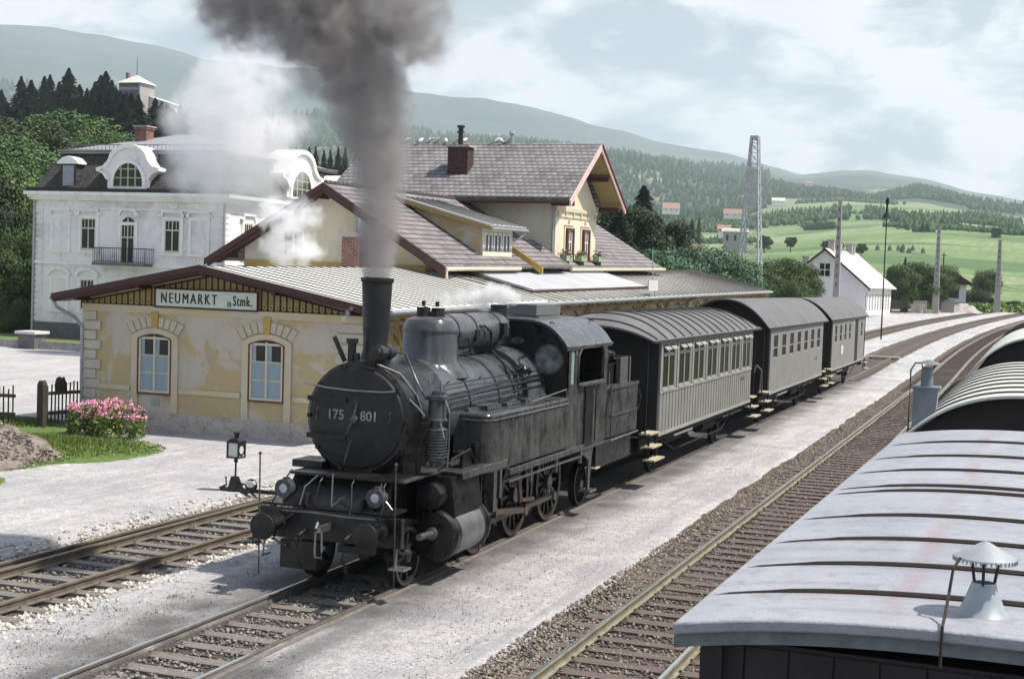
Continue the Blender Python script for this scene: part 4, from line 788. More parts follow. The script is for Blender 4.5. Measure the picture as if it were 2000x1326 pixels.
# round cab front windows
for s in (1, -1):
    w = Q(MB().cyl((cx+s*.98, y0-.03, 3.38), (cx+s*.98, y0-.005, 3.38), .28, n=28), 'cab_front_window', simple('painted_reflection_pane', (.12, .13, .13), .15, .3, .9, 5, .01, c2=(.5, .52, .5))); Q(MB().ring((cx+s*.98, 3.38), .28, .31, y0-.06, y0-.001, 28, 'y'), 'window_rim', 'iron_top', w)  # pale mottling paints bright reflections into the pane colour
Q(MB().ball((cx+.3, y0-.04, 3.72), .14, 12, (1, .15, .55)), 'inspection_cover', 'iron_top')
rf = roofarc(1.435, 3.62, 4.18, 40, 4.4); ri = [(cx+(p[0]-cx)*.975, p[1]-.05) for p in rf][::-1]
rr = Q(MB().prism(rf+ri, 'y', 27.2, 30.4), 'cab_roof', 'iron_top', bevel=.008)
Q(MB().tube([(cx+1.44, 27.2, 3.64), (cx+1.44, 30.4, 3.64)], .015), 'roof_gutter', 'iron', rr)
Q(MB().box(cx-.35, cx+.35, 28.3, 29.9, 4.22, 4.44).box(cx-.45, cx+.45, 28.2, 30.0, 4.14, 4.2), 'roof_ventilator', simple('grey_ventilator', (.12, .12, .12), .6), rr)
Q(MB().lathe([(.24, 4.1), (.19, 4.16), (.17, 4.2), (.17, 4.43), (.18, 4.44), (.15, 4.44), (.15, 4.2)], (cx, 27.0, 0), 'z', 24).cyl((cx, 27.0, 3.9), (cx, 27, 4.15), .1), 'steam_vent', 'soot')
Q(MB().tube([(cx+.9, 27.5, 4.05), (cx+.95, 27.5, 4.13), (cx+1.02, 27.5, 4.1)], .014).tube([(cx+.9, 30.2, 4.05), (cx+.95, 30.2, 4.13), (cx+1.02, 30.2, 4.1)], .014), 'roof_hook', 'iron', rr)
# bunker
bk = MB().prism([(cx-1.4, 30.35), (cx-1.2, 30.15), (cx+1.2, 30.15), (cx+1.34, 30.2), (cx+1.42, 30.4), (SX, 32.7), (cx-1.4, 32.7)], 'z', 1.52, 2.66)
B_ = Q(bk, 'bunker', 'iron_side', bevel=.03)
up_ = MB().box(cx+1.2, cx+1.26, 31.55, 32.6, 2.66, 3.24).box(cx-1.26, cx-1.2, 31.55, 32.6, 2.66, 3.24).box(cx-1.2, cx+1.2, 32.5, 32.56, 2.66, 3.25).box(cx-1.2, cx+1.2, 31.0, 31.05, 2.66, 2.95)
up_.box(cx+1.26, cx+1.3, 31.56, 31.63, 2.66, 3.26).box(cx+1.26, cx+1.3, 32.35, 32.42, 2.66, 3.26); Q(up_, 'bunker_boards', simple('sooty_planks', (.075, .07, .065), .8, 0, .35, 3, stretch=(1, .4, 8)), B_)
Q(MB().box(SX-.012, SX+.018, 30.4, 32.7, 2.0, 2.04).box(SX-.012, SX+.02, 30.4, 32.7, 2.6, 2.68).tube([(SX+.02, 30.35, 2.66), (SX+.06, 30.3, 2.4), (SX+.05, 30.3, 1.6)], .015).tube([(SX+.03, 30.35, 1.48), (SX+.03, 32.7, 1.5)], .02).tube([(SX+.04, 32.6, 2.5), (SX+.09, 32.66, 2.3), (SX+.04, 32.6, 2.0)], .012), 'bunker_rails', 'iron_top', B_)
co = MB(); random.seed(3)
for _ in range(230):
    a, b_ = random.uniform(-1.12, 1.12), random.uniform(0, 1); hgt = 3.08+.42*(1-(a/1.25)**2)*(1-(2*b_-1)**2)
    r = random.uniform(.06, .13); co.ball((cx+a, 30.75+b_*1.5, hgt+.12-random.uniform(0, .12)), r, 6, (random.uniform(.7, 1.2), random.uniform(.7, 1.2), random.uniform(.6, 1)))
co.box(cx-1.15, cx+1.15, 31.1, 32.45, 2.68, 3.1)
co.build('coal_heap', M['coal'], None, (cx, 31.7, 2.67), smooth=False, label='heap of glinting black coal filling the locomotive bunker', cat='coal', kind='stuff')
# frames, beam, front deck
fr = MB(); [fr.box(cx+s*.5-.02, cx+s*.5+.02, 19.95, 32.7, .55, 1.5) for s in (-1, 1)]; fr.box(cx-.5, cx+.5, 22, 32, .9, 1.4); Q(fr, 'frame', 'under')
be = Q(MB().box(cx-1.28, cx+1.22, 19.86, 19.98, .8, 1.26).box(cx-.85, cx-.2, 19.84, 19.99, .33, .78).box(cx+.15, cx+.75, 19.84, 19.99, .66, .78), 'buffer_beam', 'iron', bevel=.01)
Q(MB().box(cx-1.25, cx+1.02, 19.95, 20.5, 1.28, 1.32).prism([(19.98, 1.32), (20.35, 1.74), (20.38, 1.74), (20.38, 1.32)], 'x', cx-.9, cx+.8), 'front_plate', 'iron')
Q(MB().box(cx-.9, cx+.95, 20.15, 20.9, 1.785, 1.81).box(cx-1.15, cx-.6, 20.7, 21.3, 1.8, 1.92), 'front_deck', 'iron', bevel=.006)
def buffer_(x, yb, s, par=LO, m='iron'):
    b = MB().lathe([(.14, 0), (.14, .04), (.1, .06), (.1, .3), (.08, .31), (.065, .32), (.065, .6)], (x, yb, 1.05), 'y', 18) if s > 0 else MB().lathe([(.14, 0), (.14, -.04), (.1, -.06), (.1, -.3), (.08, -.31), (.065, -.32), (.065, -.55)], (x, yb, 1.05), 'y', 18)
    B = b.build('buffer', M[m], par); k = .55*s
    MB().lathe([(0, k+.055*s), (.1, k+.05*s), (.205, k+.02*s), (.21, k), (.06, k-.02*s)], (x, yb, 1.05), 'y', 24).build('buffer_head', M['soot'], B)
for x in (cx-.875, cx+.875): buffer_(x, 19.86, -1); buffer_(x, 32.72, 1)
hk = MB().box(cx-.03, cx+.03, 19.5, 19.86, 1.0, 1.1).tube([(cx, 19.52, 1.08), (cx, 19.45, 1.16), (cx, 19.4, 1.08)], .025).tube([(cx-.05, 19.5, 1.02), (cx-.06, 19.5, .72), (cx-.05, 19.5, .62), (cx+.05, 19.5, .62), (cx+.06, 19.5, .72), (cx+.05, 19.5, 1.02)], .018)
Q(hk, 'coupling', 'steel'); ho = MB()
for dx in (-.42, .38): Q(MB().tube([(cx+dx, 19.85, .95), (cx+dx-.02, 19.68, .9), (cx+dx-.04, 19.66, .6), (cx+dx, 19.72, .38)], .028), 'brake_hose', 'soot')
ho.tube([(cx-.62, 19.84, 1.2), (cx-.85, 19.7, 1.0), (cx-.9, 19.72, .8), (cx-.7, 19.84, .65)], .02); Q(ho, 'heating_hose', 'soot')
Q(MB().tube([(cx-.6, 19.98, 1.3), (cx-.55, 20.05, 1.6), (cx-.38, 20.15, 1.78)], .014).tube([(cx-.05, 20.0, 1.3), (cx-.05, 20.02, 1.85)], .014).tube([(cx+.7, 20.2, 1.74), (cx+.78, 20.15, 1.5), (cx+.95, 20.1, 1.35)], .01), 'front_handrail', 'steel')
Q(MB().tube([(cx-.85, 19.86, 1.22), (cx-.3, 19.82, 1.24), (cx+.3, 19.82, 1.22), (cx+.8, 19.84, 1.22)], .016), 'beam_pipe', 'iron_top')
def headlamp(x, y, z):
    h = Q(MB().lathe([(.05, .26), (.11, .24), (.14, .16), (.14, 0), (.15, -.005), (.15, -.03), (.075, -.03), (.075, .0)], (x, y, z), 'y', 24).box(x-.03, x+.03, y+.02, y+.1, z-.22, z-.12).box(x-.04, x+.04, y+.03, y+.12, z+.12, z+.17), 'headlamp', 'iron_top')
    Q(MB().lathe([(0, -.035), (.05, -.032), (.078, -.024), (.08, .01)], (x, y, z), 'y', 24), 'lens', 'lamp_glass', h); Q(MB().ring((x, z), .078, .095, y-.036, y-.028, 24, 'y'), 'rim', 'iron_top', h)
headlamp(cx+.7, 20.0, 1.53); headlamp(cx-.9, 20.0, 1.55)
for x in (cx+1.17, cx-1.17): Q(MB().tube([(x, 19.75, .2), (x, 19.7, 2.1)], .013).ball((x, 19.7, 2.12), .03, 8), 'marker_rod', 'iron_top')
for s in (1, -1): Q(MB().box(cx+s*1.22-.13, cx+s*1.22+.13, 19.7, 19.98, .5, .53).tube([(cx+s*1.15, 19.84, .52), (cx+s*1.15, 19.88, .85)], .016), 'foot_step', 'steel')
# uncoupling plate hanging at the left
Q(MB().tube([(cx-1.2, 19.6, 1.0), (cx-1.2, 19.6, .75)], .012).cyl((cx-1.2, 19.6, .73), (cx-1.2, 19.6, .75), .14, n=14), 'left_stirrup', 'soot')
# cylinders
for s in (1, -1):
    x = cx+s*1.13
    cy = Q(MB().lathe([(0, 21.28), (.22, 21.29), (.39, 21.32), (.43, 21.36), (.43, 21.42), (.4, 21.44), (.4, 22.75), (.43, 22.77), (.43, 22.83), (.3, 22.86)], (x, 0, .77), 'y', 36), 'cylinder', 'iron')
    Q(MB().lathe([(.402, 21.6), (.41, 21.62), (.41, 22.6), (.402, 22.62)], (x, 0, .77), 'y', 36), 'cylinder_jacket', simple('bare_steel_jacket', (.16, .16, .165), .4, .4, .5, 3), cy)
    Q(MB().cyl((x, 20.75, .84), (x, 21.3, .82), .055, n=14).cyl((x, 21.22, .82), (x, 21.3, .82), .1, n=14), 'piston_tail_cover', 'steel', cy)
    st = MB(); [st.ball((x+.37*math.cos(a), 21.32, .8+.37*math.sin(a)), .016, 6) for a in np.arange(0, 2*PI, PI/9)]; Q(st, 'cover_studs', 'iron_top', cy)
    vc = Q(MB().lathe([(0, 21.2), (.2, 21.22), (.22, 21.3), (.22, 22.9), (.15, 22.95)], (x-s*.05, 0, 1.42), 'y', 28), 'valve_chest', 'iron')
    Q(MB().prism([(x-s*.4, 1.0), (x+s*.3, 1.1), (x+s*.2, 1.72), (x-s*.4, 1.72)], 'y', 21.5, 22.7), 'cylinder_block', 'iron')
    Q(MB().box(x-.1, x+.28, 23.3, 23.45, .9, 1.74).box(x-.1, x+.28, 23.6, 23.7, 1.1, 1.74), 'motion_bracket', 'iron_side')
    m_ = MB(); X = cx+s*.98; m_.beam((X, 22.8, .8), (X, 23.7, .79), .06, .06); m_.beam((X, 22.85, .98), (X, 24.1, .98), .08, .05); m_.beam((X, 22.85, .62), (X, 24.1, .62), .08, .05); m_.box(X-.07, X+.07, 23.55, 23.8, .6, 1.0)
    Q(m_, 'crosshead', 'rodsteel')
    Q(MB().beam((X+s*.06, 23.7, .8), (X+s*.06, 26.05, .52), .05, .11).cyl((X+s*.02, 26.05, .52), (X+s*.1, 26.05, .52), .11, n=14), 'connecting_rod', 'rodsteel')
    Q(MB().beam((X-s*.06, 24.05, .52), (X-s*.06, 28.1, .52), .045, .1).cyl((X-s*.1, 24.05, .52), (X-.0, 24.05, .52), .1, n=14).cyl((X-s*.1, 28.1, .52), (X, 28.1, .52), .1, n=14), 'coupling_rod', 'rodsteel')
    Q(MB().beam((X+s*.12, 23.2, 1.2), (X+s*.12, 25.4, 1.28), .04, .07).beam((X+s*.12, 25.4, 1.4), (X+s*.12, 25.6, .75), .05, .14).beam((X+s*.14, 25.6, .78), (X+s*.14, 26.3, .72), .04, .07).beam((X+s*.12, 24.2, 1.15), (X+s*.12, 24.3, .65), .04, .08), 'valve_gear', 'rodsteel')
# wheels
def wheel(y, r, x, s, spokes=12, cw=False, par=LO):
    w = MB().ring((y, r), r*.86, r, x-.065, x+.065, 36); w.ring((y, r), r*.8, r+.03, x-s*.065-.012, x-s*.065+.012, 36)
    for k in range(spokes): a = 2*PI*k/spokes; w.beam((x, y+.08*math.cos(a), r+.08*math.sin(a)), (x, y+r*.88*math.cos(a), r+r*.88*math.sin(a)), .06, .045 if spokes > 9 else .07, (1, 0, 0))
    W_ = w.build('wheel', M['iron'] if r > .5 else M['under'], par); MB().cyl((x-.08, y, r), (x+.09*s, y, r), .15 if r > .5 else .1, n=18).build('hub', M['iron_side'], W_)
    MB().ring((y, r), r*.91, r+.001, x+s*.064, x+s*.0665, 36).build('tyre_face', M['rodsteel'], W_)
for s in (1, -1):
    for y in (24.05, 26.05, 28.1): wheel(y, .79, cx+s*.76, s, 14)
    wheel(20.98, .48, cx+s*.78, s, 9); wheel(30.35, .46, cx+s*.76, s, 9)
    for y in (23.1, 25.05, 27.05): Q(MB().beam((cx+s*.76, y, .35), (cx+s*.76, y+.1, 1.1), .08, .14), 'brake_shoe', 'iron')
    Q(MB().prism([(20.4, .5), (20.5, .9), (20.98, 1.08), (21.35, .98), (21.35, .94), (20.98, 1.03), (20.55, .86), (20.45, .5)], 'x', cx+s*.68, cx+s*.9), 'splasher', 'iron')
    # cab steps bracket and pipes
    Q(MB().prism([(28.9, 1.45), (29.3, 1.45), (29.2, 1.2), (29.1, .55), (29.0, .55), (28.98, 1.2), (28.6, 1.35), (28.3, 1.3), (28.3, 1.45)], 'x', cx+s*1.38-.02, cx+s*1.38+.02), 'step_bracket', 'iron_side')
    Q(MB().box(cx+s*1.32-.12, cx+s*1.32+.14, 29.0, 29.45, .5, .54), 'cab_step', 'steel'); Q(MB().box(cx+s*1.32-.12, cx+s*1.32+.12, 29.4, 29.75, .95, .98), 'cab_step', 'step_wood')
    Q(MB().box(cx+s*1.2-.2, cx+s*1.2+.2, 29.5, 32.3, .95, 1.45), 'rear_tank', 'iron'); Q(MB().tube([(cx+s*1.25, 23.1, .25), (cx+s*1.25, 23.1, 1.6)], .018).tube([(cx+s*1.25, 23.3, .3), (cx+s*1.25, 23.3, 1.2)], .03).box(cx+s*1.15, cx+s*1.25, 23.25, 23.45, .75, .95), 'drain_pipes', 'rodsteel')
# ---------------------------------------------------------------- coaches behind the locomotive
def barrel(cx, w, ze, zt, n=20, p=2.0): return [(cx-w+2*w*i/n, ze+(zt-ze)*(1-abs(2*i/n-1)**p)) for i in range(n+1)]
def carwheel(par, y, cx=XT2):
    for s in (1, -1):
        x = cx+s*.76; r = .46; w = MB().ring((y, r), r*.82, r, x-.06, x+.06, 28)
        w.cyl((x-.03, y, r), (x+.03, y, r), r*.84, n=28); w.cyl((x-.08, y, r), (x+.1*s, y, r), .1, n=14); w.build('wheel', M['under'], par)
        MB().box(x+s*.1-.04, x+s*.1+.08, y-.14, y+.14, .35, .62).tube([(x+s*.15, y-.7, .78), (x+s*.15, y-.3, .68), (x+s*.15, y, .64), (x+s*.15, y+.3, .68), (x+s*.15, y+.7, .78)], .04).beam((x+s*.15, y-.3, 1.0), (x+s*.15, y-.1, .45), .03, .06).beam((x+s*.15, y+.3, 1.0), (x+s*.15, y+.1, .45), .03, .06).build('axle_box', M['under'], par)
def steps(par, y, cx=XT2, n=3):
    for s in (1, -1):
        for k in range(n):
            z = 1.3-.31*k; x = cx+s*(1.44+.07*k); MB().box(x-.17, x+.13, y-.42-.04*k, y+.42+.04*k, z, z+.04).build('foot_step', M['step_wood'], par)
        for q in (-.34, .34): MB().beam((cx+s*1.5, y+q, .62), (cx+s*1.5, y+q, 1.2), .02, .05).build('step_hanger', M['under'], par)
def underframe(par, ya, yb, cx=XT2):
    u = MB().box(cx-1.25, cx-1.15, ya, yb, .95, 1.18).box(cx+1.15, cx+1.25, ya, yb, .95, 1.18).box(cx-1.3, cx+1.3, ya, ya+.15, .85, 1.2).box(cx-1.3, cx+1.3, yb-.15, yb, .85, 1.2).box(cx-1.2, cx+1.2, ya, yb, 1.12, 1.18)
    m = (ya+yb)/2; u.box(cx-.6, cx+.6, m-1.6, m+.4, .5, 1.0).cyl((cx+.9, m+1, .8), (cx+.9, m+2.6, .8), .2, n=14).tube([(cx+1.2, ya+2.5, .95), (cx+1.2, ya+4, .55), (cx+1.2, yb-4, .55), (cx+1.2, yb-2.5, .95)], .02)
    u.build('underframe', M['under'], par)
    for x in (cx-.875, cx+.875): buffer_(x, ya, -1, par, 'under'); buffer_(x, yb, 1, par, 'under')
def endrail(par, y, s, cx=XT2):
    e = MB()
    for q in (-1, 1):
        e = MB()
        for x in (.4*q, 1.3*q): e.tube([(cx+x, y, 1.2), (cx+x, y, 2.15)], .018)
        e.tube([(cx+1.3*q, y, 2.15), (cx+.4*q, y, 2.15)], .02); e.box(*sorted((cx+1.3*q, cx+.4*q)), y-.01, y+.01, 1.25, 1.9); e.build('end_railing', M['under'], par)
        MB().tube([(cx+1.42*q, y, 1.2), (cx+1.42*q, y, 3.55)], .022).build('roof_post', M['under'], par)
def coach(name, label, ya, yb, ra, rb, ze, zt, p, wins, ribs, end_a=True, planks=True, w=1.5, door=None, cx=XT2):
    T = thing(name, label, 'railway coach', (cx, (ya+yb)/2, 0), group='passenger coaches of the steam train')
    zb = 1.22; xs = cx+w; arc = barrel(cx, w-.03, ze-.02, zt-.06, 16, p)
    pa = lambda mb, n, m, par=T, **k: mb.build(n, M[m], par, **k)
    # side walls with real window openings
    for s in (1, -1):
        x0, x1 = sorted((cx+s*(w-.05), cx+s*w)); b = MB(); y = ya; z0, z1 = wins[0]
        b.box(x0, x1, ya, yb, zb, z0); b.box(x0, x1, ya, yb, z1, ze)
        for (a, c) in wins[1]: b.box(x0, x1, y, a, z0, z1); y = c
        b.box(x0, x1, y, yb, z0, z1); sd = pa(b, 'side_wall', 'coach')
        if planks:
            g = MB(); y = ya+.05
            while y < yb: g.box(cx+s*w, cx+s*(w+.006), y-.012, y+.012, zb+.02, z0-.02) if s > 0 else g.box(cx-w-.006, cx-w, y-.012, y+.012, zb+.02, z0-.02); y += .335
            pa(g, 'plank_grooves', 'roof_rib', sd)
        xa, xb = sorted((cx+s*(w+.001), cx+s*(w+.02))); tr = MB().box(xa, xb, ya, yb, zb-.03, zb+.05)
        if planks: tr.box(xa, xb, ya, yb, z0-.09, z0-.03)
        pa(tr, 'side_trim', 'coach_trim', sd)
        for i, (a, c) in enumerate(wins[1]):
            wn_ = pa(MB().box(*sorted((cx+s*(w-.035), cx+s*(w-.025))), a, c, z0, z1), 'window', 'glass_green' if planks else 'coach_glass')
            fr = MB(); xa, xb = sorted((cx+s*(w-.024), cx+s*(w-.004))); fr.box(xa, xb, a, a+.04, z0, z1).box(xa, xb, c-.04, c, z0, z1).box(xa, xb, a, c, z0, z0+.05)
            if planks:
                m_ = (a+c)/2; fr.box(xa, xb, m_-.04, m_+.04, z0, z1).box(xa, xb, a, c, z1-.28, z1-.2)
            else: fr.box(xa, xb, a+.04, c-.04, z0+(z1-z0)*.45, z0+(z1-z0)*.45+.03)
            pa(fr, 'frame', 'coach_trim', wn_)
            if planks:
                xa, xb = sorted((cx+s*(w+.001), cx+s*(w+.03))); sl_ = MB().box(xa, xb, a-.02, (a+c)/2-.03, z0-.06, z0-.0).box(xa, xb, (a+c)/2+.03, c+.02, z0-.06, z0)
                pa(sl_, 'sill', 'coach_trim', wn_)
                for q in (a+.02, (a+c)/2+.06): pa(MB().prism([(cx+s*w, z1-.02), (cx+s*(w+.09), z1-.1), (cx+s*(w+.09), z1-.12), (cx+s*w, z1-.05)], 'y', q, q+(c-a)/2-.1), 'ventilator_hood', 'coach_trim', wn_)
        if planks:
            po = MB(); ed = [ya]+[(wins[1][i][1]+wins[1][i+1][0])/2 for i in range(len(wins[1])-1)]+[yb-.06]; xa, xb = sorted((cx+s*(w+.001), cx+s*(w+.025)))
            for e in ed: po.box(xa, xb, e-.035, e+.035 if e != ya else e+.06, z0-.03, ze)
            pa(po, 'pilaster', 'coach_trim', sd)
    for y in (ya, yb-.05): pa(MB().prism([(cx-w+.05, zb), (cx+w-.05, zb)]+barrel(cx, w-.05, ze-.02, zt-.06, 16, p)[::-1], 'y', y, y+.05), 'end_wall', 'coach_dark')
    pa(MB().box(cx-.35, cx+.35, ya-.03, ya-.002, 1.25, 3.2), 'end_door', 'under')
    pa(MB().box(cx-w+.06, cx+w-.06, ya+.06, yb-.06, 1.2, 1.26).box(cx-.06, cx+.06, ya+.06, yb-.06, 1.26, 2.6), 'floor', 'under')
    seats = MB()
    for y in np.arange(ya+.8, yb-.6, .9): seats.box(cx-1.3, cx-.4, y, y+.08, 1.26, 2.45).box(cx+.4, cx+1.3, y, y+.08, 1.26, 2.45)
    pa(seats, 'seats', 'board_dark')
    # roof: hipped curved ends or plain barrel
    N = 24; rows = []
    hip = planks
    yy = [ra, ra+.12, ra+.35, ra+.75, ra+1.3, ra+2.0]+list(np.arange(ra+2.6, rb-2.2, .6))+[rb-2, rb-1.3, rb-.75, rb-.35, rb-.12, rb] if hip else [ra, rb]
    mb = MB(); n = 0
    for y in yy:
        k = 1.
        if hip: dd = min(y-ra, rb-y); k = .52+.48*min(1, dd/1.6)**.6 if dd < 1.6 else 1.
        ww = w+.1; arc = barrel(cx, ww, ze-.02, ze+(zt-ze)*k, N, p)
        mb.v += [(a, y, b) for a, b in arc]+[(a, y, b-.05) for a, b in arc[::-1]]; n += 1
    m = 2*(N+1)
    for i in range(n-1):
        for k in range(m): mb.f.append((i*m+k, i*m+(k+1) % m, (i+1)*m+(k+1) % m, (i+1)*m+k))
    for i in (0, n-1):
        for k in range(N): mb.f.append((i*m+k, i*m+k+1, i*m+m-2-k, i*m+m-1-k))
    rf = pa(mb, 'roof', 'coach_roof')
    if ribs:
        rb_ = MB()
        for y in ribs:
            dd = min(y-ra, rb-y); k = .52+.48*min(1, dd/1.6)**.6 if dd < 1.6 else 1.
            a_ = [(a, y, b+.012) for a, b in barrel(cx, (w+.1)*.985, ze+.0, ze+(zt-ze)*k, 26, p)]; rb_.tube(a_, .028, 5)
        pa(rb_, 'roof_ribs', 'roof_rib', rf)
    pa(MB().tube([(cx+w+.1, ra, ze-.03), (cx+w+.1, rb, ze-.03)], .02).tube([(cx-w-.1, ra, ze-.03), (cx-w-.1, rb, ze-.03)], .02), 'roof_edge', 'roof_rib', rf)
    underframe(T, ya-1.0, yb+1.0); 
    for y in (ya+2.2, yb-2.2): carwheel(T, y)
    for y, s in ((ya-.95, -1), (yb+.95, 1)): endrail(T, y, s)
    pa(MB().box(cx-1.35, cx+1.35, ya-1, ya, 1.16, 1.22).box(cx-1.35, cx+1.35, yb, yb+1, 1.16, 1.22), 'platform', 'under')
    for y in (ya-.55, yb+.5): steps(T, y)
    pa(MB().tube([(cx+w+.04, ya+1.5, 1.08), (cx+w+.04, ya+3.6, 1.08)], .03), 'step_rail', 'steel')
    return T
w1 = [(34.75+1.72*k, 34.75+1.72*k+1.28) for k in range(7)]
c1 = coach('passenger_coach', 'grey planked coach with ribbed roof right behind the locomotive', 34.5, 46.6, 33.45, 47.65, 3.6, 4.2, 2.3, ((2.33, 3.44), w1), [33.8+.95*k for k in range(15)])
w2 = [(50.75+1.78*k, 50.75+1.78*k+.95) for k in range(7)]
c2 = coach('passenger_coach', 'smooth sided grey coach in the middle of the train with barrel roof', 50.15, 63.2, 49.2, 64.1, 3.56, 4.5, 2.2, ((2.42, 3.24), w2), None, planks=False)
w3 = [(67.2+1.75*k, 67.2+1.75*k+.75) for k in range(4)]+[(75.3, 75.9)]+[(77.6, 78.3)]
c3 = coach('passenger_coach', 'last grey coach with an open dark doorway and a white plate', 66.3, 79.2, 65.3, 80.1, 3.56, 4.5, 2.2, ((2.45, 3.25), w3), None, planks=False)
MB().box(XT2+1.501, XT2+1.515, 69.6, 70.3, 1.85, 2.25).build('destination_plate', M['white_paint'], c3)
MB().box(XT2+1.5, XT2+1.51, 75.0, 76.2, 1.25, 3.4).build('door', M['under'], c3)
MB().box(XT2+1.495, XT2+1.512, 61.0, 61.12, 1.95, 2.05).box(XT2+1.495, XT2+1.512, 61.5, 61.6, 1.95, 2.05).build('small_lettering', M['black'], c2); MB().box(XT2+1.5, XT2+1.508, 44.9, 45.05, 1.98, 2.08).box(XT2+1.5, XT2+1.508, 45.3, 45.4, 1.98, 2.08).build('small_lettering', M['black'], c1)
MB().tube([(XT2+1.3, 49.4, 1.3), (XT2+1.42, 49.0, 2.1), (XT2+1.3, 48.7, 2.3), (XT2+1.2, 48.8, 2.0)], .03).tube([(XT2+1.45, 49.1, 1.35), (XT2+1.45, 48.9, 2.0)], .02).build('hand_brake', M['steel'], c2)
# passengers
def person(label, x, y, z, shirt, turn=0.):
    T = MB(); H = Vector((x, y, z))
    rings = [(.0, -.62, .17, .12), (0, -.4, .17, .11), (0, -.22, .19, .115), (0, -.12, .2, .11), (0, -.05, .15, .09), (.0, 0, .06, .06), (0, .05, .055, .06), (.01, .09, .07, .085), (.015, .15, .08, .1), (.01, .22, .078, .098), (0, .27, .06, .075), (0, .3, .02, .03)]
    n = 16; c, s = math.cos(turn), math.sin(turn)
    for ox, h, a, b in rings:
        for k in range(n): t = 2*PI*k/n; T.v.append((x+ox+a*0.6*math.cos(t)*1.2 if h > 0 else x+ox+b*math.cos(t)*1.1, y+(b if h > 0 else a*1.15)*math.sin(t), z+h))
    for i in range(len(rings)-1):
        for k in range(n): T.f.append((i*n+k, i*n+(k+1) % n, (i+1)*n+(k+1) % n, (i+1)*n+k))
    T.ball((x+.095, y, z+.15), .016, 6).ball((x+.083, y-.03, z+.18), .009, 6).ball((x+.083, y+.03, z+.18), .009, 6)
    T.tube([(x, y-.2, z-.1), (x+.04, y-.24, z-.26), (x+.1, y-.14, z-.3)], [.055, .045, .03], 8)
    for k in range(5): T.tube([(x+.1, y-.16+.015*k, z-.3), (x+.15+.01*(k in (1, 2, 3)), y-.16+.02*k, z-.3), (x+.17, y-.16+.02*k, z-.32)], .009, 5)
    o = T.build('person', M['skin'], None, (x, y, z-.6), label=label, cat='person')
    MB().lathe([(.1, .15), (.11, .2), (.1, .26), (.07, .305), (0, .315)], (x-.02, y, z), 'z', 14, 1.05).build('hair', M['hair'], o)
    MB().lathe([(.15, -.62), (.15, -.35), (.165, -.2), (.15, -.1), (.08, -.03)], (x, y, z), 'z', 16, 1.35).build('shirt', M[shirt], o); return o
person('person in a teal top leaning out of the last coach window', XT2+1.26, 72.95, 2.72, 'teal'); person('person in a pale shirt at the third window of the middle coach', XT2+1.24, 54.75, 2.6, 'paleshirt')
person('person with dark hair and a pale shirt at the first window of the last coach', XT2+1.25, 69.3, 2.75, 'paleshirt')
# ---------------------------------------------------------------- goods wagons on the right-hand track
def wheelset(par, cx, y, dz=0):
    for s in (1, -1):
        x = cx+s*.76; MB().cyl((x-.06, y, .48), (x+.06, y, .48), .48, n=24).box(x+s*.1-.05, x+s*.1+.05, y-.15, y+.15, .35, .65).build('wheel', M['under'], par)
G1 = thing('goods_wagon', 'dark brown goods wagon with nearly flat pale grey roof in the foreground', 'goods wagon', (XT4+.085, 11, 0), (0, 0, -.0185)); ORG[G1] = Vector((XT4, 11, 0))
xc = .04; gb = MB(); ya, yb = 6.42, 15.75
MB().box(xc-1.4, xc+1.4, ya, yb, 1.1, 3.42).build('body', M['wagon_body'], G1); bb = MB()
for y in np.arange(ya, yb, .22): bb.box(xc-1.412, xc-1.4, y, y+.2, 1.15, 3.38)
for x in np.arange(xc-1.4, xc+1.3, .2): bb.box(x, x+.19, ya-.012, ya, 1.15, 3.4)
bb.build('wall_boards', M['wagon_body'], G1); MB().box(xc-1.4, xc-1.3, ya-.06, ya-.012, 1.1, 3.42).box(xc+1.3, xc+1.4, ya-.06, ya-.012, 1.1, 3.42).box(xc-1.3, xc+1.3, ya-.05, ya-.012, 2.1, 2.2).build('corner_posts', M['wagon_body'], G1)
def flatarc(xc, w, ze, zt, n=24, p=2.0): return [(xc-w+2*w*i/n, ze+(zt-ze)*(1-abs(2*i/n-1)**p)) for i in range(n+1)]
arc = flatarc(xc, 1.52, 3.49, 3.605, 30, 2.6); rf = MB().prism(arc+[(a, b-.055) for a, b in arc[::-1]], 'y', 6.3, 15.9).build('roof', M['wagon_roof'], G1, bevel=.01)
MB().prism([(a, b-.055) for a, b in arc]+[(a, b-.12) for a, b in arc[::-1]], 'y', 6.34, 6.42).build('roof_edge_beam', simple('chipped_roof_edge', (.16, .19, .19), .8, 0, .5, 9), rf)
for y in (6.95, 7.72, 8.55, 9.5, 10.75, 11.05, 12.1, 13.2, 14.5):
    MB().tube([(a, y+.012*math.sin(3*a+y), b+.010) for a, b in flatarc(xc, 1.50, 3.478, 3.603, 30, 2.6)], [.004]+[.012]*3+[.017]*27, 6).build('roof_batten', M['rust_rib'], rf)
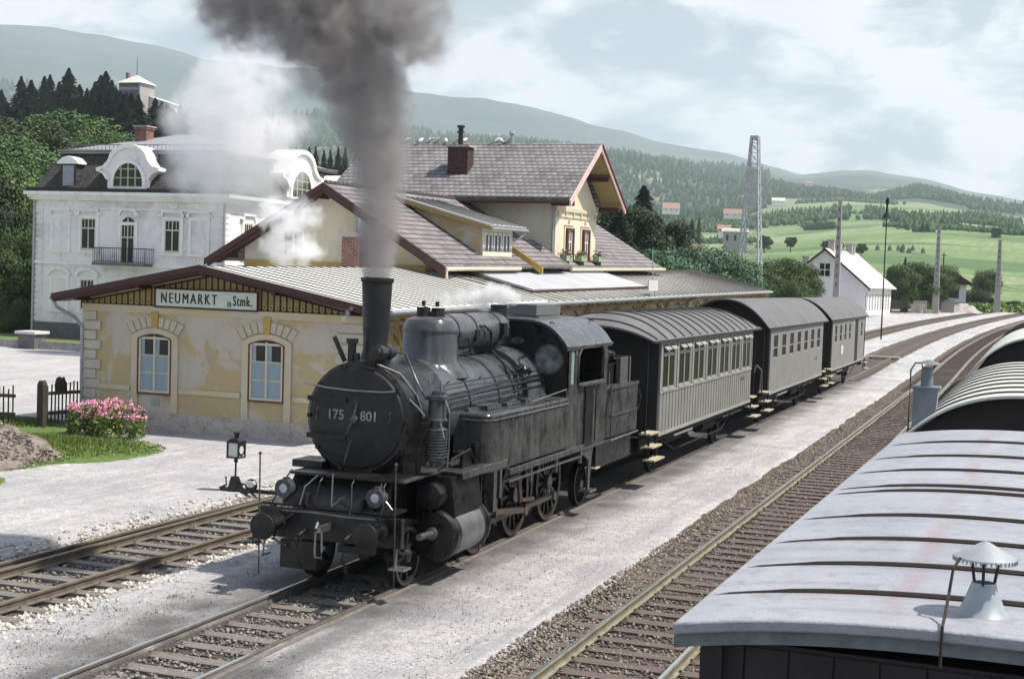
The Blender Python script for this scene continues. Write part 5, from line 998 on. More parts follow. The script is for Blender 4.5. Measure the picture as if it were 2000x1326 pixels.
# roof ventilator with conical cap
vx, vy = -.165, 6.72
vt = MB().lathe([(.135, 3.585), (.1, 3.62), (.075, 3.68), (.052, 3.745), (.045, 3.745), (.07, 3.68)], (vx, vy, 0), 'z', 28).build('ventilator', simple('painted_vent_sheet', (.33, .36, .38), .45, .2, .2), G1)
MB().lathe([(.0, 3.93), (.02, 3.925), (.135, 3.86), (.138, 3.853), (.13, 3.85), (.0, 3.91)], (vx, vy, 0), 'z', 28).build('cone_cap', simple('zinc_cap', (.36, .38, .4), .45, .3, .25), vt)
ss = MB()
for k in range(3): a = 2*PI*k/3+.5; ss.tube([(vx+.048*math.cos(a), vy+.048*math.sin(a), 3.73), (vx+.075*math.cos(a), vy+.075*math.sin(a), 3.88)], .007, 6)
ss.tube([(vx-.1, vy-.09, 3.86), (vx-.125, vy-.14, 3.82), (vx-.135, vy-.18, 3.72), (vx-.14, vy-.3, 3.64), (vx-.14, vy-.43, 3.62), (vx-.14, vy-.45, 3.45)], .007, 6); ss.build('cap_struts', M['rust_rib'], vt)
rw = MB(); [rw.box(vx+.136*math.cos(a)-.004, vx+.136*math.cos(a)+.004, vy+.136*math.sin(a)-.004, vy+.136*math.sin(a)+.004, 3.84, 3.858) for a in np.arange(0, 2*PI, .16)]; rw.build('cap_crimping', M['zinc'], vt)
MB().box(xc-1.3, xc+1.3, ya-.05, yb, .8, 1.1).build('underframe', M['under'], G1)
for y in (8.2, 14): wheelset(G1, XT4, y)
for x in (-.875, .875): buffer_(XT4+x, yb, 1, G1, 'under')
# barrel-roofed wagon
def barrelwagon(label, ya, yb, xo=0., rot=0., ze=3.0, zt=3.86, cx=XT4, ribs=True, mat='wagon_roof2', w=1.5):
    T = thing('goods_wagon', label, 'goods wagon', (cx+xo, ya, 0), (0, 0, rot), group=None); ORG[T] = Vector((cx, ya, 0))
    MB().prism([(cx-w+.06, 1.1), (cx+w-.06, 1.1)]+flatarc(cx, w-.06, ze-.05, zt-.06, 30, 2.7)[::-1], 'y', ya+.25, yb-.25).build('body', M['wagon_body'], T)
    arc = flatarc(cx, w, ze, zt, 40, 2.7); r = MB().prism(arc+[(a, b-.045) for a, b in arc[::-1]], 'y', ya, yb).build('roof', M[mat], T, bevel=.01)
    if ribs:
        y = ya+.45
        while y < yb-.2: MB().tube([(a, y, b+.006) for a, b in flatarc(cx, w*.995, ze, zt, 40, 2.7)], .02, 6).build('roof_batten', M['rust_rib'], r); y += .95
    MB().box(cx-1.25, cx+1.25, ya+.2, yb-.2, .8, 1.1).build('underframe', M['under'], T)
    for y in (ya+2, yb-2): wheelset(T, cx, y)
    for x in (-.875, .875): buffer_(cx+x, ya+.3, -1, T, 'under'); buffer_(cx+x, yb-.3, 1, T, 'under')
    return T
W2 = barrelwagon('goods wagon with domed pale roof closely ribbed and stove chimney', 18.2, 27.2, xo=.02, ze=3.24, zt=3.83, w=1.58)
W3 = barrelwagon('third goods wagon, tall, with pale arched roof rim over a black end wall', 28.7, 37.5, xo=.2, ribs=False, ze=3.4, zt=4.25)
W4 = barrelwagon('fourth goods wagon with pale curved roof further along the siding', 39, 48.5, xo=.25, ze=3.4, zt=4.2, mat='wagon_roof2')
W5 = barrelwagon('plain roofed wagon beyond the pale domed roofs', 50, 59, xo=.3, ribs=False, mat='wagon_roof2', zt=3.7)
W6 = barrelwagon('last goods wagon seen before the curve', 60.5, 69, ribs=False, mat='roof_rib', zt=3.75)
# stove chimney standing on a sheet metal box at the left roof edge
dk = simple('blue_grey_sheet', (.17, .2, .21), .55, .1, .35)
sv = MB().prism([(-1.44, 3.2), (-1.18, 3.4), (-1.14, 3.9), (-1.44, 3.9)], 'y', 18.5, 18.8).box(-1.46, -1.12, 18.48, 18.82, 3.9, 3.93).build('chimney_box', dk, W2)
MB().cyl((-1.29, 18.65, 3.93), (-1.29, 18.65, 4.14), .075, n=20).cyl((-1.29, 18.65, 4.14), (-1.29, 18.65, 4.17), .055, n=16).lathe([(.15, 4.21), (.13, 4.225), (.03, 4.26), (0, 4.26)], (-1.27, 18.65, 0), 'z', 18).build('stove_pipe', dk, W2)
MB().tube([(-1.34, 18.6, 4.14), (-1.36, 18.58, 4.22)], .008).tube([(-1.22, 18.7, 4.14), (-1.2, 18.72, 4.22)], .008).tube([(-1.34, 18.6, 4.22), (-1.43, 18.55, 4.22), (-1.48, 18.52, 4.13), (-1.48, 18.5, 3.4), (-1.46, 18.5, 3.1)], .011).build('pipe_stays', M['rust_rib'], W2)
for o in (sv, *[c for c in kids(W2) if c.name.startswith(('stove_pipe', 'pipe_stays'))]): o.location.z -= .09; o.location.x += .03
# ---------------------------------------------------------------- the villa behind the yard
VI = thing('villa', 'pale lilac baroque villa with mansard roof, curved gables and iron balcony', 'villa', (-60.6, 76.3, 0))
R_ = lambda mb, n, m, par=VI, **k: mb.build(n, M[m] if isinstance(m, str) else m, par, **k)
vx0, vx1, vy0, vy1 = -60.6, -46.7, 76.3, 93.5; hE = 9.15
R_(MB().box(vx0, vx1, vy0, vy1, -.5, hE), 'wall', 'villa'); R_(MB().box(vx0-.12, vx1+.12, vy0-.12, vy1+.12, -.5, 1.0), 'plinth', 'villa_base')
tr = MB(); tr.box(vx0-.15, vx1+.15, vy0-.15, vy1+.15, 4.72, 4.9); tr.box(vx0-.1, vx1+.1, vy0-.1, vy1+.1, 8.25, 8.35); tr.box(vx0-.45, vx1+.45, vy0-.45, vy1+.45, 8.95, 9.1); tr.box(vx0-.62, vx1+.62, vy0-.62, vy1+.62, 9.1, 9.32); tr.box(vx0-.3, vx1+.3, vy0-.3, vy1+.3, 8.8, 8.95)
R_(MB().box(vx0-.5, vx1+.5, vy0-.5, vy1+.5, 9.325, 9.55), 'eaves_gutter', 'coach_dark'); R_(tr, 'cornice', 'villa_trim')
for x, y in ((vx0, vy0), (vx1, vy0)):
    tr = MB(); z = 1.1
    while z < 8.6:
        tr.box(min(x, x)-.06 if x == vx0 else x-.5, x+.5 if x == vx0 else x+.06, y-.06, y+.5, z, z+.3); z += .36
    R_(tr, 'quoins', 'villa')
def vwin(ax, c, z0, z1, w, blind=False, arch_=False, hood=0, bars=True):   # ax 'f' = front (y-), 's' = sunny side (x+)
    def bx(mb, a, b, d0, d1, za, zb): return mb.box(a, b, vy0-d1, vy0-d0, za, zb) if ax == 'f' else mb.box(vx1+d0, vx1+d1, a, b, za, zb)
    def pr(mb, poly, d0, d1): return mb.prism(poly, 'y', vy0-d1, vy0-d0) if ax == 'f' else mb.prism(poly, 'x', vx1+d0, vx1+d1)
    s = MB(); bx(s, c-w-.22, c-w, .002, .07, z0-.1, z1+.2); bx(s, c+w, c+w+.22, .002, .07, z0-.1, z1+.2); bx(s, c-w, c+w, .002, .07, z1, z1+.2); bx(s, c-w-.3, c+w+.3, .002, .16, z0-.24, z0-.1)
    if hood == 1: pr(s, [(c-w-.45, z1+.2), (c-w-.1, z1+.2), (c-w-.1, z1+.45), (c+w+.1, z1+.45), (c+w+.1, z1+.2), (c+w+.45, z1+.2), (c+w+.45, z1+.3), (c+w+.22, z1+.36), (c+w+.2, z1+.58), (c-w-.2, z1+.58), (c-w-.22, z1+.36), (c-w-.45, z1+.3)], .002, .18)
    if hood == 2:
        o = [(c+(w+.4)*math.cos(a), z1+.2+.55*math.sin(a)) for a in np.linspace(0, PI, 13)]; i = [(c+(w+.2)*math.cos(a), z1+.2+.38*math.sin(a)) for a in np.linspace(0, PI, 13)]
        for k in range(12): pr(s, [o[k], o[k+1], i[k+1], i[k]], .002, .18)
    for q in (-.3, .0, .3): bx(s, c+q-.1, c+q+.1, .002, .05, z0-.5, z0-.38)
    R_(s, 'window_surround', 'villa_trim')
    if blind: R_(bx(MB(), c-w, c+w, .002, .02, z0, z1), 'blind_window', 'villa'); return
    pts = [(c-w, z0), (c+w, z0), (c+w, z1)]+([(c+w*math.cos(a), z1+w*math.sin(a)) for a in np.linspace(0, PI, 11)[1:-1]] if arch_ else [])+[(c-w, z1)]
    W_ = R_(pr(MB(), pts, .004, .03), 'window', 'glass'); f = MB()
    for a, b in ((c-w, c-w+.07), (c-.035, c+.035), (c+w-.07, c+w)): bx(f, a, b, .031, .06, z0, z1+(w*.9 if arch_ and abs(a-c) < .1 else 0))
    bx(f, c-w, c+w, .031, .058, z0, z0+.07); bx(f, c-w, c+w, .031, .058, z0+(z1-z0)*.66, z0+(z1-z0)*.66+.08); 
    if not arch_: bx(f, c-w, c+w, .031, .058, z1-.07, z1)
    for q in (-.5, .5): bx(f, c+q*w-.02, c+q*w+.02, .031, .05, z0+(z1-z0)*.68, z1)
    R_(f, 'frame', 'frame_cream', W_)
for c, b in ((-58.75, True), (-56.6, False), (-50.4, False), (-48.5, True)): vwin('f', c, 5.72, 7.68, .55, b, hood=1); vwin('f', c, 1.9, 3.8, .52, b, hood=2)
vwin('f', -53.65, 4.95, 7.3, .5, arch_=True, hood=0); vwin('f', -53.65, 1.2, 3.3, .6, arch_=True, hood=2)
R_(MB().prism([(-54.5, 7.9), (-54.2, 7.9), (-54.1, 8.2), (-53.2, 8.2), (-53.1, 7.9), (-52.8, 7.9), (-52.8, 8.0), (-53.0, 8.1), (-53.1, 8.33), (-54.2, 8.33), (-54.3, 8.1), (-54.5, 8.0)], 'y', vy0-.18, vy0-.002), 'door_hood', 'villa_trim')
for y in (79, 82.3, 89, 92): vwin('s', y, 5.72, 7.68, .52, False, hood=1); vwin('s', y, 1.9, 3.8, .52, False, hood=2)
for x in (-58.75, -56.6, -50.4, -48.5): or_ = MB(); or_.prism([(x-.4, 8.75), (x+.4, 8.75), (x+.25, 8.42), (x, 8.36), (x-.25, 8.42)], 'y', vy0-.05, vy0-.002).tube([(x-.25, vy0-.06, 8.7), (x-.1, vy0-.08, 8.5), (x, vy0-.08, 8.62), (x+.1, vy0-.08, 8.5), (x+.25, vy0-.06, 8.7)], .03, 5); R_(or_, 'ornament', 'villa_trim')
bl_ = R_(MB().box(-55.6, -51.7, vy0-1.0, vy0, 4.75, 4.92), 'balcony', 'villa_base'); ra_ = MB()
for x in np.arange(-55.55, -51.7, .16): ra_.cyl((x, vy0-.95, 4.92), (x, vy0-.95, 5.82), .014, n=5).ball((x, vy0-.95, 5.3), .03, 6)
for y in np.arange(vy0-.95, vy0, .18):
    for x in (-55.55, -51.75): ra_.cyl((x, y, 4.92), (x, y, 5.82), .014, n=5)
ra_.tube([(-55.55, vy0, 5.84), (-55.55, vy0-.95, 5.84), (-51.75, vy0-.95, 5.84), (-51.75, vy0, 5.84)], .028).tube([(-55.55, vy0-.95, 5.0), (-51.75, vy0-.95, 5.0)], .02); R_(ra_, 'railing', 'under', bl_)
# mansard roof
mo = 1.5; z0, z1, z2 = 9.32, 12.0, 13.6
def ringm(a, b, za, zb): 
    A = [(vx0-.3+a, vy0-.3+a, za), (vx1+.3-a, vy0-.3+a, za), (vx1+.3-a, vy1+.3-a, za), (vx0-.3+a, vy1+.3-a, za)]; B = [(vx0-.3+b, vy0-.3+b, zb), (vx1+.3-b, vy0-.3+b, zb), (vx1+.3-b, vy1+.3-b, zb), (vx0-.3+b, vy1+.3-b, zb)]
    return MB().add(A+B, [(0, 1, 5, 4), (1, 2, 6, 5), (2, 3, 7, 6), (3, 0, 4, 7), (0, 3, 2, 1), (4, 5, 6, 7)])
R_(ringm(0, mo, z0, z1), 'mansard_roof', 'slate')
up_ = MB(); a = mo-.35; x0, x1, y0, y1 = vx0-.3+a, vx1+.3-a, vy0-.3+a, vy1+.3-a; xm = (x0+x1)/2
up_.add([(x0, y0, z1), (x1, y0, z1), (x1, y1, z1), (x0, y1, z1), (x0+5.5, y0+5.5, z2), (x1-5.5, y0+5.5, z2), (x1-5.5, y1-5.5, z2), (x0+5.5, y1-5.5, z2), (x0, y0, z1-.15), (x1, y0, z1-.15), (x1, y1, z1-.15), (x0, y1, z1-.15)], [(0, 1, 5, 4), (1, 2, 6, 5), (2, 3, 7, 6), (3, 0, 4, 7), (4, 5, 6, 7), (0, 8, 9, 1), (1, 9, 10, 2), (2, 10, 11, 3), (3, 11, 8, 0), (8, 11, 10, 9)])
R_(up_, 'roof', 'villa_roof'); R_(MB().tube([(x0, y0, z1+.0), (x1, y0, z1), (x1, y1, z1)], .09), 'roof_gutter', 'villa_base')
sn = MB()
for x in np.arange(x0+.3, x1, .3): sn.cyl((x, y0+.5, z1+.1), (x, y0+.5, z1+.45), .02, n=4)
sn.tube([(x0+.3, y0+.5, z1+.45), (x1-.2, y0+.5, z1+.45)], .03); R_(sn, 'snow_guard', 'villa_base')
# curved gables front and side, with half-round window
def gable(ax, c, zb, zt, hw):
    t = np.linspace(0, 1, 9); top = []; H = zt-zb
    prof = [(hw, 0), (hw, .10), (hw+.45, .40*H/2.8*1), (hw+.75, .48*H), (hw+.75, .52*H), (hw+.35, .56*H), (hw*.92, .72*H)]
    prof = [(hw*.98, 0), (hw*.95, .28*H), (hw*1.12, .40*H), (hw*1.42, .46*H), (hw*1.42, .52*H), (hw*1.12, .56*H), (hw*.93, .66*H)]+[(hw*.88*math.cos(a), .66*H+.34*H*math.sin(a)) for a in np.linspace(.12, PI/2, 9)]
    pts = [(c+a, zb+b) for a, b in prof]+[(c-a, zb+b) for a, b in prof[::-1][1:]]
    f = lambda mb, poly, d0, d1: mb.prism(poly, 'y', vy0-d1, vy0-d0) if ax == 'f' else mb.prism(poly, 'x', vx1+d0, vx1+d1)
    G_ = R_(f(MB(), pts, -1.6, .12), 'curved_gable', 'villa')
    band = MB(); n = len(pts); cz = zb+H*.4
    for k in range(1, n-2):
        a, b = pts[k], pts[k+1]; sh = lambda p: (c+(p[0]-c)*.86, cz+(p[1]-cz)*.86); f(band, [a, b, sh(b), sh(a)], .121, .3)
    R_(band, 'gable_moulding', 'villa_trim', G_)
    w = hw*.66; zz = zb+.42; o = [(c+w*1.22, zz), *[(c+w*1.22*math.cos(a), zz+.3+w*1.35*math.sin(a)) for a in np.linspace(0, PI, 15)], (c-w*1.22, zz)]; i = [(c+w, zz), *[(c+w*math.cos(a), zz+.3+w*1.12*math.sin(a)) for a in np.linspace(0, PI, 15)], (c-w, zz)]
    s = MB(); [f(s, [o[k], o[k+1], i[k+1], i[k]], .122, .22) for k in range(len(o)-1)]; f(s, [(c-w*1.3, zz-.2), (c+w*1.3, zz-.2), (c+w*1.3, zz), (c-w*1.3, zz)], .122, .28); R_(s, 'arch_moulding', 'villa_trim', G_)
    W_ = R_(f(MB(), i, .124, .14), 'gable_window', 'glass', G_ if False else VI); fr = MB()
    for q in (-.5, 0, .5): f(fr, [(c+q*w-.05, zz), (c+q*w+.05, zz), (c+q*w+.05, zz+.3+w*1.12*math.sqrt(1-q*q)-.02), (c+q*w-.05, zz+.3+w*1.12*math.sqrt(1-q*q)-.02)], .141, .18)
    for h in (0, .55, 1.1): 
        if h < w*1.3: e = w*math.sqrt(max(.05, 1-(max(0, h-.3)/(w*1.12))**2)); f(fr, [(c-e, zz+h), (c+e, zz+h), (c+e, zz+h+.07), (c-e, zz+h+.07)], .141, .17)
    R_(fr, 'frame', simple('olive_frame', (.35, .36, .2), .6), W_)
gable('f', -53.65, 9.25, 12.35, 1.62); gable('s', 85.6, 9.25, 12.9, 2.0)
# small dormers
for ax, c in (('f', -58.2), ('s', 91.2)):
    d = MB(); b = MB()
    if ax == 'f': b.box(c-.6, c+.6, vy0-.05, vy0+1.3, 9.5, 11.2); d.prism([(c-.8, 11.2), (c-.4, 11.5), (c, 11.6), (c+.4, 11.5), (c+.8, 11.2), (c+.8, 11.1), (c-.8, 11.1)], 'y', vy0-.2, vy0+1.4); g = MB().box(c-.42, c+.42, vy0-.08, vy0-.052, 9.6, 11.0)
    else: b.box(vx1-1.3, vx1+.05, c-.6, c+.6, 9.5, 11.2); d.prism([(c-.8, 11.2), (c-.4, 11.5), (c, 11.6), (c+.4, 11.5), (c+.8, 11.2), (c+.8, 11.1), (c-.8, 11.1)], 'x', vx1-1.4, vx1+.2); g = MB().box(vx1+.052, vx1+.08, c-.42, c+.42, 9.6, 11.0)
    D_ = R_(b, 'dormer', 'slate'); R_(d, 'dormer_hood', 'villa_trim', D_); R_(g, 'dormer_shutter', simple('grey_blue_shutter', (.26, .29, .33), .7) if ax == 'f' else M['glass'], D_)
for x, y in ((-55.8, 80.9), (-50.4, 86)):
    zb = 12.3; c = R_(MB().box(x-.42, x+.42, y-.42, y+.42, zb, 13.75).box(x-.5, x+.5, y-.5, y+.5, 13.75, 13.9), 'chimney', 'brick'); R_(MB().box(x-.56, x+.56, y-.56, y+.56, 13.9, 13.98), 'chimney_cap', 'concrete', c); R_(MB().box(x-.44, x+.44, y-.44, y+.44, zb-.4, zb+.5), 'chimney_base', 'villa_base', c)
R_(MB().tube([(vx0-.1, vy0-.25, 9.0), (vx0-.1, vy0-.15, 8.6), (vx0-.1, vy0-.15, .3)], .08).tube([(vx1+.05, vy0-.15, 9.0), (vx1+.05, vy0-.15, .3)], .09), 'downpipe', 'zinc')
# low garden wall with pillars
gw = thing('garden_wall', 'low stone garden wall with square capped pillars before the villa', 'wall', (-52, 66, 0)); MB().box(-66, -38, 66.3, 66.6, -.2, .42).build('wall', M['stone'], gw)
for x in (-59, -52.9, -46.8, -40.7): p = MB().box(x-.55, x+.55, 65.9, 66.9, -.2, .8).build('pillar', M['villa_base'], gw); MB().box(x-.68, x+.68, 65.75, 67.05, .8, .95).build('pillar_cap', M['white_paint'], p)
MB().tube([(-66, 66.45, .62), (-38, 66.45, .62)], .03).build('rail', M['board_dark'], gw)
# ---------------------------------------------------------------- long white house beyond the coaches
WH = thing('white_house', 'long white house with a bright cream roof beside the curving tracks', 'house', (-25.3, 184, 1.3), (0, 0, -.05)); ORG[WH] = Vector((0, 0, 0))
hw_, hl, he, hp = 5.1, 22.5, 4.1, 8.6
def hp_(mb, n, m, par=WH): return mb.build(n, M[m], par, org=(0, 0, 0))
hp_(MB().prism([(-hw_, -1), (hw_, -1), (hw_, he), (0, hp-.25), (-hw_, he)], 'y', 0, hl), 'wall', 'whitewall')
r_ = MB()
for s in (1, -1): q = [(s*(hw_+.7), -.5, he-.35), (s*(hw_+.7), hl+.5, he-.35), (0, hl+.5, hp), (0, -.5, hp)]; r_.slab(q if s > 0 else q[::-1], .15)
hp_(r_, 'roof', 'white_roof'); hp_(MB().prism([(-hw_-.75, he-.45), (-hw_-.75, he-.7), (0, hp-.32), (hw_+.75, he-.7), (hw_+.75, he-.45), (0, hp-.02)], 'y', -.56, -.5), 'verge_board', 'coach_dark')
w = hp_(MB().box(-.7, .7, -.03, -.005, 5.0, 6.7), 'window', 'glass'); hp_(MB().box(-.8, -.65, -.08, -.031, 4.9, 6.8).box(.65, .8, -.08, -.031, 4.9, 6.8).box(-.65, .65, -.08, -.031, 6.65, 6.8).box(-.65, .65, -.08, -.031, 4.9, 5.05).box(-.05, .05, -.07, -.031, 5.05, 6.65).box(-.65, .65, -.07, -.031, 5.8, 5.9), 'frame', 'frame_white', w)
for k in range(9):
    y = 1.6+k*2.3; w = hp_(MB().box(hw_+.005, hw_+.03, y-.42, y+.42, .9, 2.9), 'door', 'coach_trim'); hp_(MB().box(hw_+.02, hw_+.06, y-.5, y-.4, .9, 3).box(hw_+.02, hw_+.06, y+.4, y+.5, .9, 3), 'frame', 'frame_white', w)
    hp_(MB().box(hw_+.05, hw_+.5, y-.5, y+.5, -.4, .2), 'doorstep', 'concrete')
hp_(MB().tube([(hw_+.7, -.4, he-.4), (hw_+.2, 0, he-1.0), (hw_+.1, .1, he-1.4), (hw_+.1, .1, 0)], .07), 'downpipe', 'zinc')
for x, y in ((-2.6, 1), (.1, 3.2), (.1, 8.5), (.2, 16), (.1, 18.5)): z = hp-abs(x)*.9; hp_(MB().box(x-.4, x+.4, y-.4, y+.4, z-1, z+1.1).box(x-.5, x+.5, y-.5, y+.5, z+1.1, z+1.25), 'chimney', 'concrete')
# signal hut
HU = thing('signal_hut', 'small pale hut with dark boarded gable roof near the bend', 'hut', (-12.6, 240, Gf(240)), (0, 0, .15)); ORG[HU] = Vector((0, 0, 0))
def hb(mb, n, m, par=HU): return mb.build(n, M[m], par, org=(0, 0, 0))
hb(MB().box(-2, 2, 0, 4.5, .6, 4.2), 'wall', 'whitewall'); hb(MB().box(-2.1, 2.1, -.1, 4.6, -.5, .6), 'base', 'stone'); hb(MB().prism([(-3.3, 4.0), (3.3, 4.0), (0, 6.0)], 'y', -.9, -.8), 'gable', 'board_dark'); r_ = MB()
for s in (1, -1): q = [(s*3.5, -1, 3.85), (s*3.5, 5.4, 3.85), (0, 5.4, 6.1), (0, -1, 6.1)]; r_.slab(q if s > 0 else q[::-1], .15)
hb(r_, 'roof', 'coach_roof'); w = hb(MB().box(-.9, .9, -.04, -.005, 1.8, 3.4), 'window', 'glass'); hb(MB().box(-1.05, -.9, -.08, -.005, 1.6, 3.6).box(.9, 1.05, -.08, -.005, 1.6, 3.6).box(-.9, .9, -.08, -.005, 3.4, 3.6).box(-.9, .9, -.08, -.005, 1.6, 1.8), 'frame', 'frame_white', w)
# pile of gravel, cart, dirt mound
def heap(name, label, cat, c, rx, ry, h, m, seed=1):
    mb = MB(); n, r = 48, 14
    for i in range(r+1):
        for k in range(n):
            t = 2*PI*k/n; f = i/r; q = Vector((math.cos(t)*f*3, math.sin(t)*f*3, seed)); nz = mn.fractal(q, 1, 2, 5)
            mb.v.append((c[0]+rx*f*math.cos(t)*(1+.12*nz), c[1]+ry*f*math.sin(t)*(1+.12*nz), c[2]-.15+h*max(0, (1-f**1.25))*(1+.28*nz)+.05*nz))
    for i in range(r):
        for k in range(n): mb.f.append((i*n+k, i*n+(k+1) % n, (i+1)*n+(k+1) % n, (i+1)*n+k))
    return mb.build(name, m, None, (c[0], c[1], c[2]), label=label, cat=cat)
M['earth'] = simple('stony_earth', (.15, .115, .095), .95, 0, .5, 2.2, .12, 14, c2=(.36, .31, .28), stretch=(1, 1, 3))
heap('earth_mound', 'brown stony mound of earth at the left edge of the yard', 'earth mound', (-26.1, 28.9, 0), 3.5, 3.0, 1.45, M['earth'])
def mstones(n):
    a = rng.uniform(0, 2*PI, n); f = np.sqrt(rng.random(n)); return a, f
_a, _f = mstones(2600)
stones('mound_stones', 'stones and clods strewn over the earth mound', 2600, lambda n: -26.1+3.5*_f*np.cos(_a), lambda n: 28.9+3.0*_f*np.sin(_a), .02, .07, sm2, lambda x, y: -.12+1.45*np.maximum(0, 1-_f**1.25)+rng.uniform(-.03, .1, 2600))
heap('gravel_heap', 'pale heap of gravel in front of the small hut', 'gravel heap', (-10.6, 228, Gf(228)), 3.2, 3, 1.5, M['concrete'], 4)
ct = thing('hand_cart', 'dark wooden trolley parked beyond the white house', 'cart', (-17.4, 208, Gf(208)))
MB().box(-19.8, -16.6, 206, 207.6, 2.4, 3.3).box(-19.8, -16.6, 206, 207.6, 2.2, 2.35).build('box', M['darkwood'], ct)
for x in (-19.3, -17.1): MB().cyl((x, 205.9, 2.15), (x, 206.05, 2.15), .4, n=16).build('wheel', M['under'], ct)
MB().box(-16.5, -14.6, 206.5, 207.3, 2.7, 3.0).box(-16.3, -15.9, 206.5, 207.3, 1.8, 2.7).box(-15.2, -14.8, 206.5, 207.3, 1.8, 2.7).build('bench', M['palewood'], ct)
for x, y, h, k in ((-15.6, 213, 1.7, 'left'), (-12.3, 222, 1.8, 'middle'), (-11.3, 228, 1.4, 'right')): MB().box(x-1.0, x+.9, y, y+.3, Gf(y)-.3, Gf(y)+h).box(x-1.05, x+.95, y-.05, y+.35, Gf(y)+h, Gf(y)+h+.08).build('stone_block', M['concrete'], None, (x, y, Gf(y)), label='grey concrete block wall, the %s one beneath the trees by the bend' % k, cat='wall')
# concrete poles, lamp pole, lattice mast, telegraph post
def cpole(label, x, y, h, w):
    z = Gf(y); T = thing('concrete_pole', label, 'pole', (x, y, z), group='concrete poles along the curve')
    MB().add([(x-w, y-w, z-.5), (x+w, y-w, z-.5), (x+w, y+w, z-.5), (x-w, y+w, z-.5), (x-w*.45, y-w*.45, z+h), (x+w*.45, y-w*.45, z+h), (x+w*.45, y+w*.45, z+h), (x-w*.45, y+w*.45, z+h)], [(0, 1, 5, 4), (1, 2, 6, 5), (2, 3, 7, 6), (3, 0, 4, 7), (4, 5, 6, 7), (3, 2, 1, 0)]).build('shaft', M['concrete'], T)
    hm = MB(); [hm.box(x-.07, x+.07, y-w-.02, y-w*.3, z+q, z+q+.35) for q in np.arange(h*.35, h*.95, .9)]; hm.build('recesses', M['villa_base'], T)
    MB().box(x-w*.55, x+w*.55, y-w*.55, y+w*.55, z+h, z+h+.15).build('cap', M['zinc'], T)
cpole('tall concrete pole rising in front of the white house', -18.2, 141, 12.4, .36); cpole('concrete pole among the trees at the bend', -13.6, 214.7, 12.2, .5); cpole('rightmost concrete pole standing alone by the green field', -5.7, 234, 11, .52)
lp = thing('lamp_post', 'thin steel lamp post on the platform behind the last coach', 'lamp post', (-12.7, 129.8, Gf(130)))
z = Gf(130); MB().cyl((-12.7, 129.8, z-.2), (-12.7, 129.8, z+12.2), .07, .045, 10).build('post', M['under'], lp); MB().lathe([(.42, z+10.6), (.34, z+10.75), (.12, z+11.1), (.08, z+11.7), (.16, z+12.0), (.16, z+12.25), (0, z+12.5)], (-12.7, 129.8, 0), 'z', 16).build('lamp', M['under'], lp)
def lattice(T, x, y, z, h, w0, w1, n, m):
    cs = [(-1, -1), (1, -1), (1, 1), (-1, 1)]; mb = MB(); W_ = lambda t: w0+(w1-w0)*t
    for a, b in cs: mb.beam((x+a*w0, y+b*w0, z), (x+a*w1, y+b*w1, z+h), .14, .14)
    mb.build('leg', m, T); br = MB()
    zs_ = [h*(1-(1-i/n)**1.25) for i in range(n+1)]
    for i in range(n):
        t0, t1 = zs_[i]/h, zs_[i+1]/h; a0, a1 = W_(t0), W_(t1)
        for k in range(4):
            c0, c1_ = cs[k], cs[(k+1) % 4]; p = [(x+c0[0]*a0, y+c0[1]*a0, z+zs_[i]), (x+c1_[0]*a1, y+c1_[1]*a1, z+zs_[i+1]), (x+c1_[0]*a0, y+c1_[1]*a0, z+zs_[i]), (x+c0[0]*a1, y+c0[1]*a1, z+zs_[i+1])]
            br.beam(p[0], p[1], .055, .055); br.beam(p[2], p[3], .055, .055); br.beam(p[0], p[2], .05, .05)
    br.build('bracing', m, T); MB().box(x-w1*1.2, x+w1*1.2, y-w1*1.2, y+w1*1.2, z+h-.35, z+h).build('head', m, T)
ms = thing('lattice_mast', 'tall grey steel lattice mast behind the far end of the station', 'mast', (-25.6, 150, 0)); b = at(1462, 570, 152); lattice(ms, b.x, b.y, b.z, 16.2, 1.2, .36, 12, M['galv']); ms.location = (b.x, b.y, b.z)
for o in kids(ms): o.data.transform(Matrix.Translation((-b.x-25.6+0+ -0, 0, 0)) if False else Matrix.Identity(4)); o.location = (0, 0, 0)
for o in kids(ms): o.data.transform(Matrix.Translation(Vector((-25.6, 150, 0))-b))
def post(label, px, py, r, h, name='telegraph_post', cat='post', wire=False):
    b = at(px, py, r); T = thing(name, label, cat, b); MB().cyl(b-Vector((0, 0, 1)), b+Vector((0, 0, h)), .14, .1, 8).build('post', M['darkwood'], T)
    MB().box(b.x-.5, b.x+.5, b.y-.06, b.y+.06, b.z+h-.5, b.z+h-.35).build('crossarm', M['darkwood'], T); return T
post('short dark wooden post above the small hut', 1841, 552, 262, 5.2)
a_ = at(1841, 526, 262); b_ = at(1990, 566, 285); tag(MB().tube([a_, (a_+b_)/2-Vector((0, 0, .3)), b_], .035, 5).build('overhead_wire', M['under'], None, a_), 'thin dark wire sagging right from the short wooden post', 'wire')
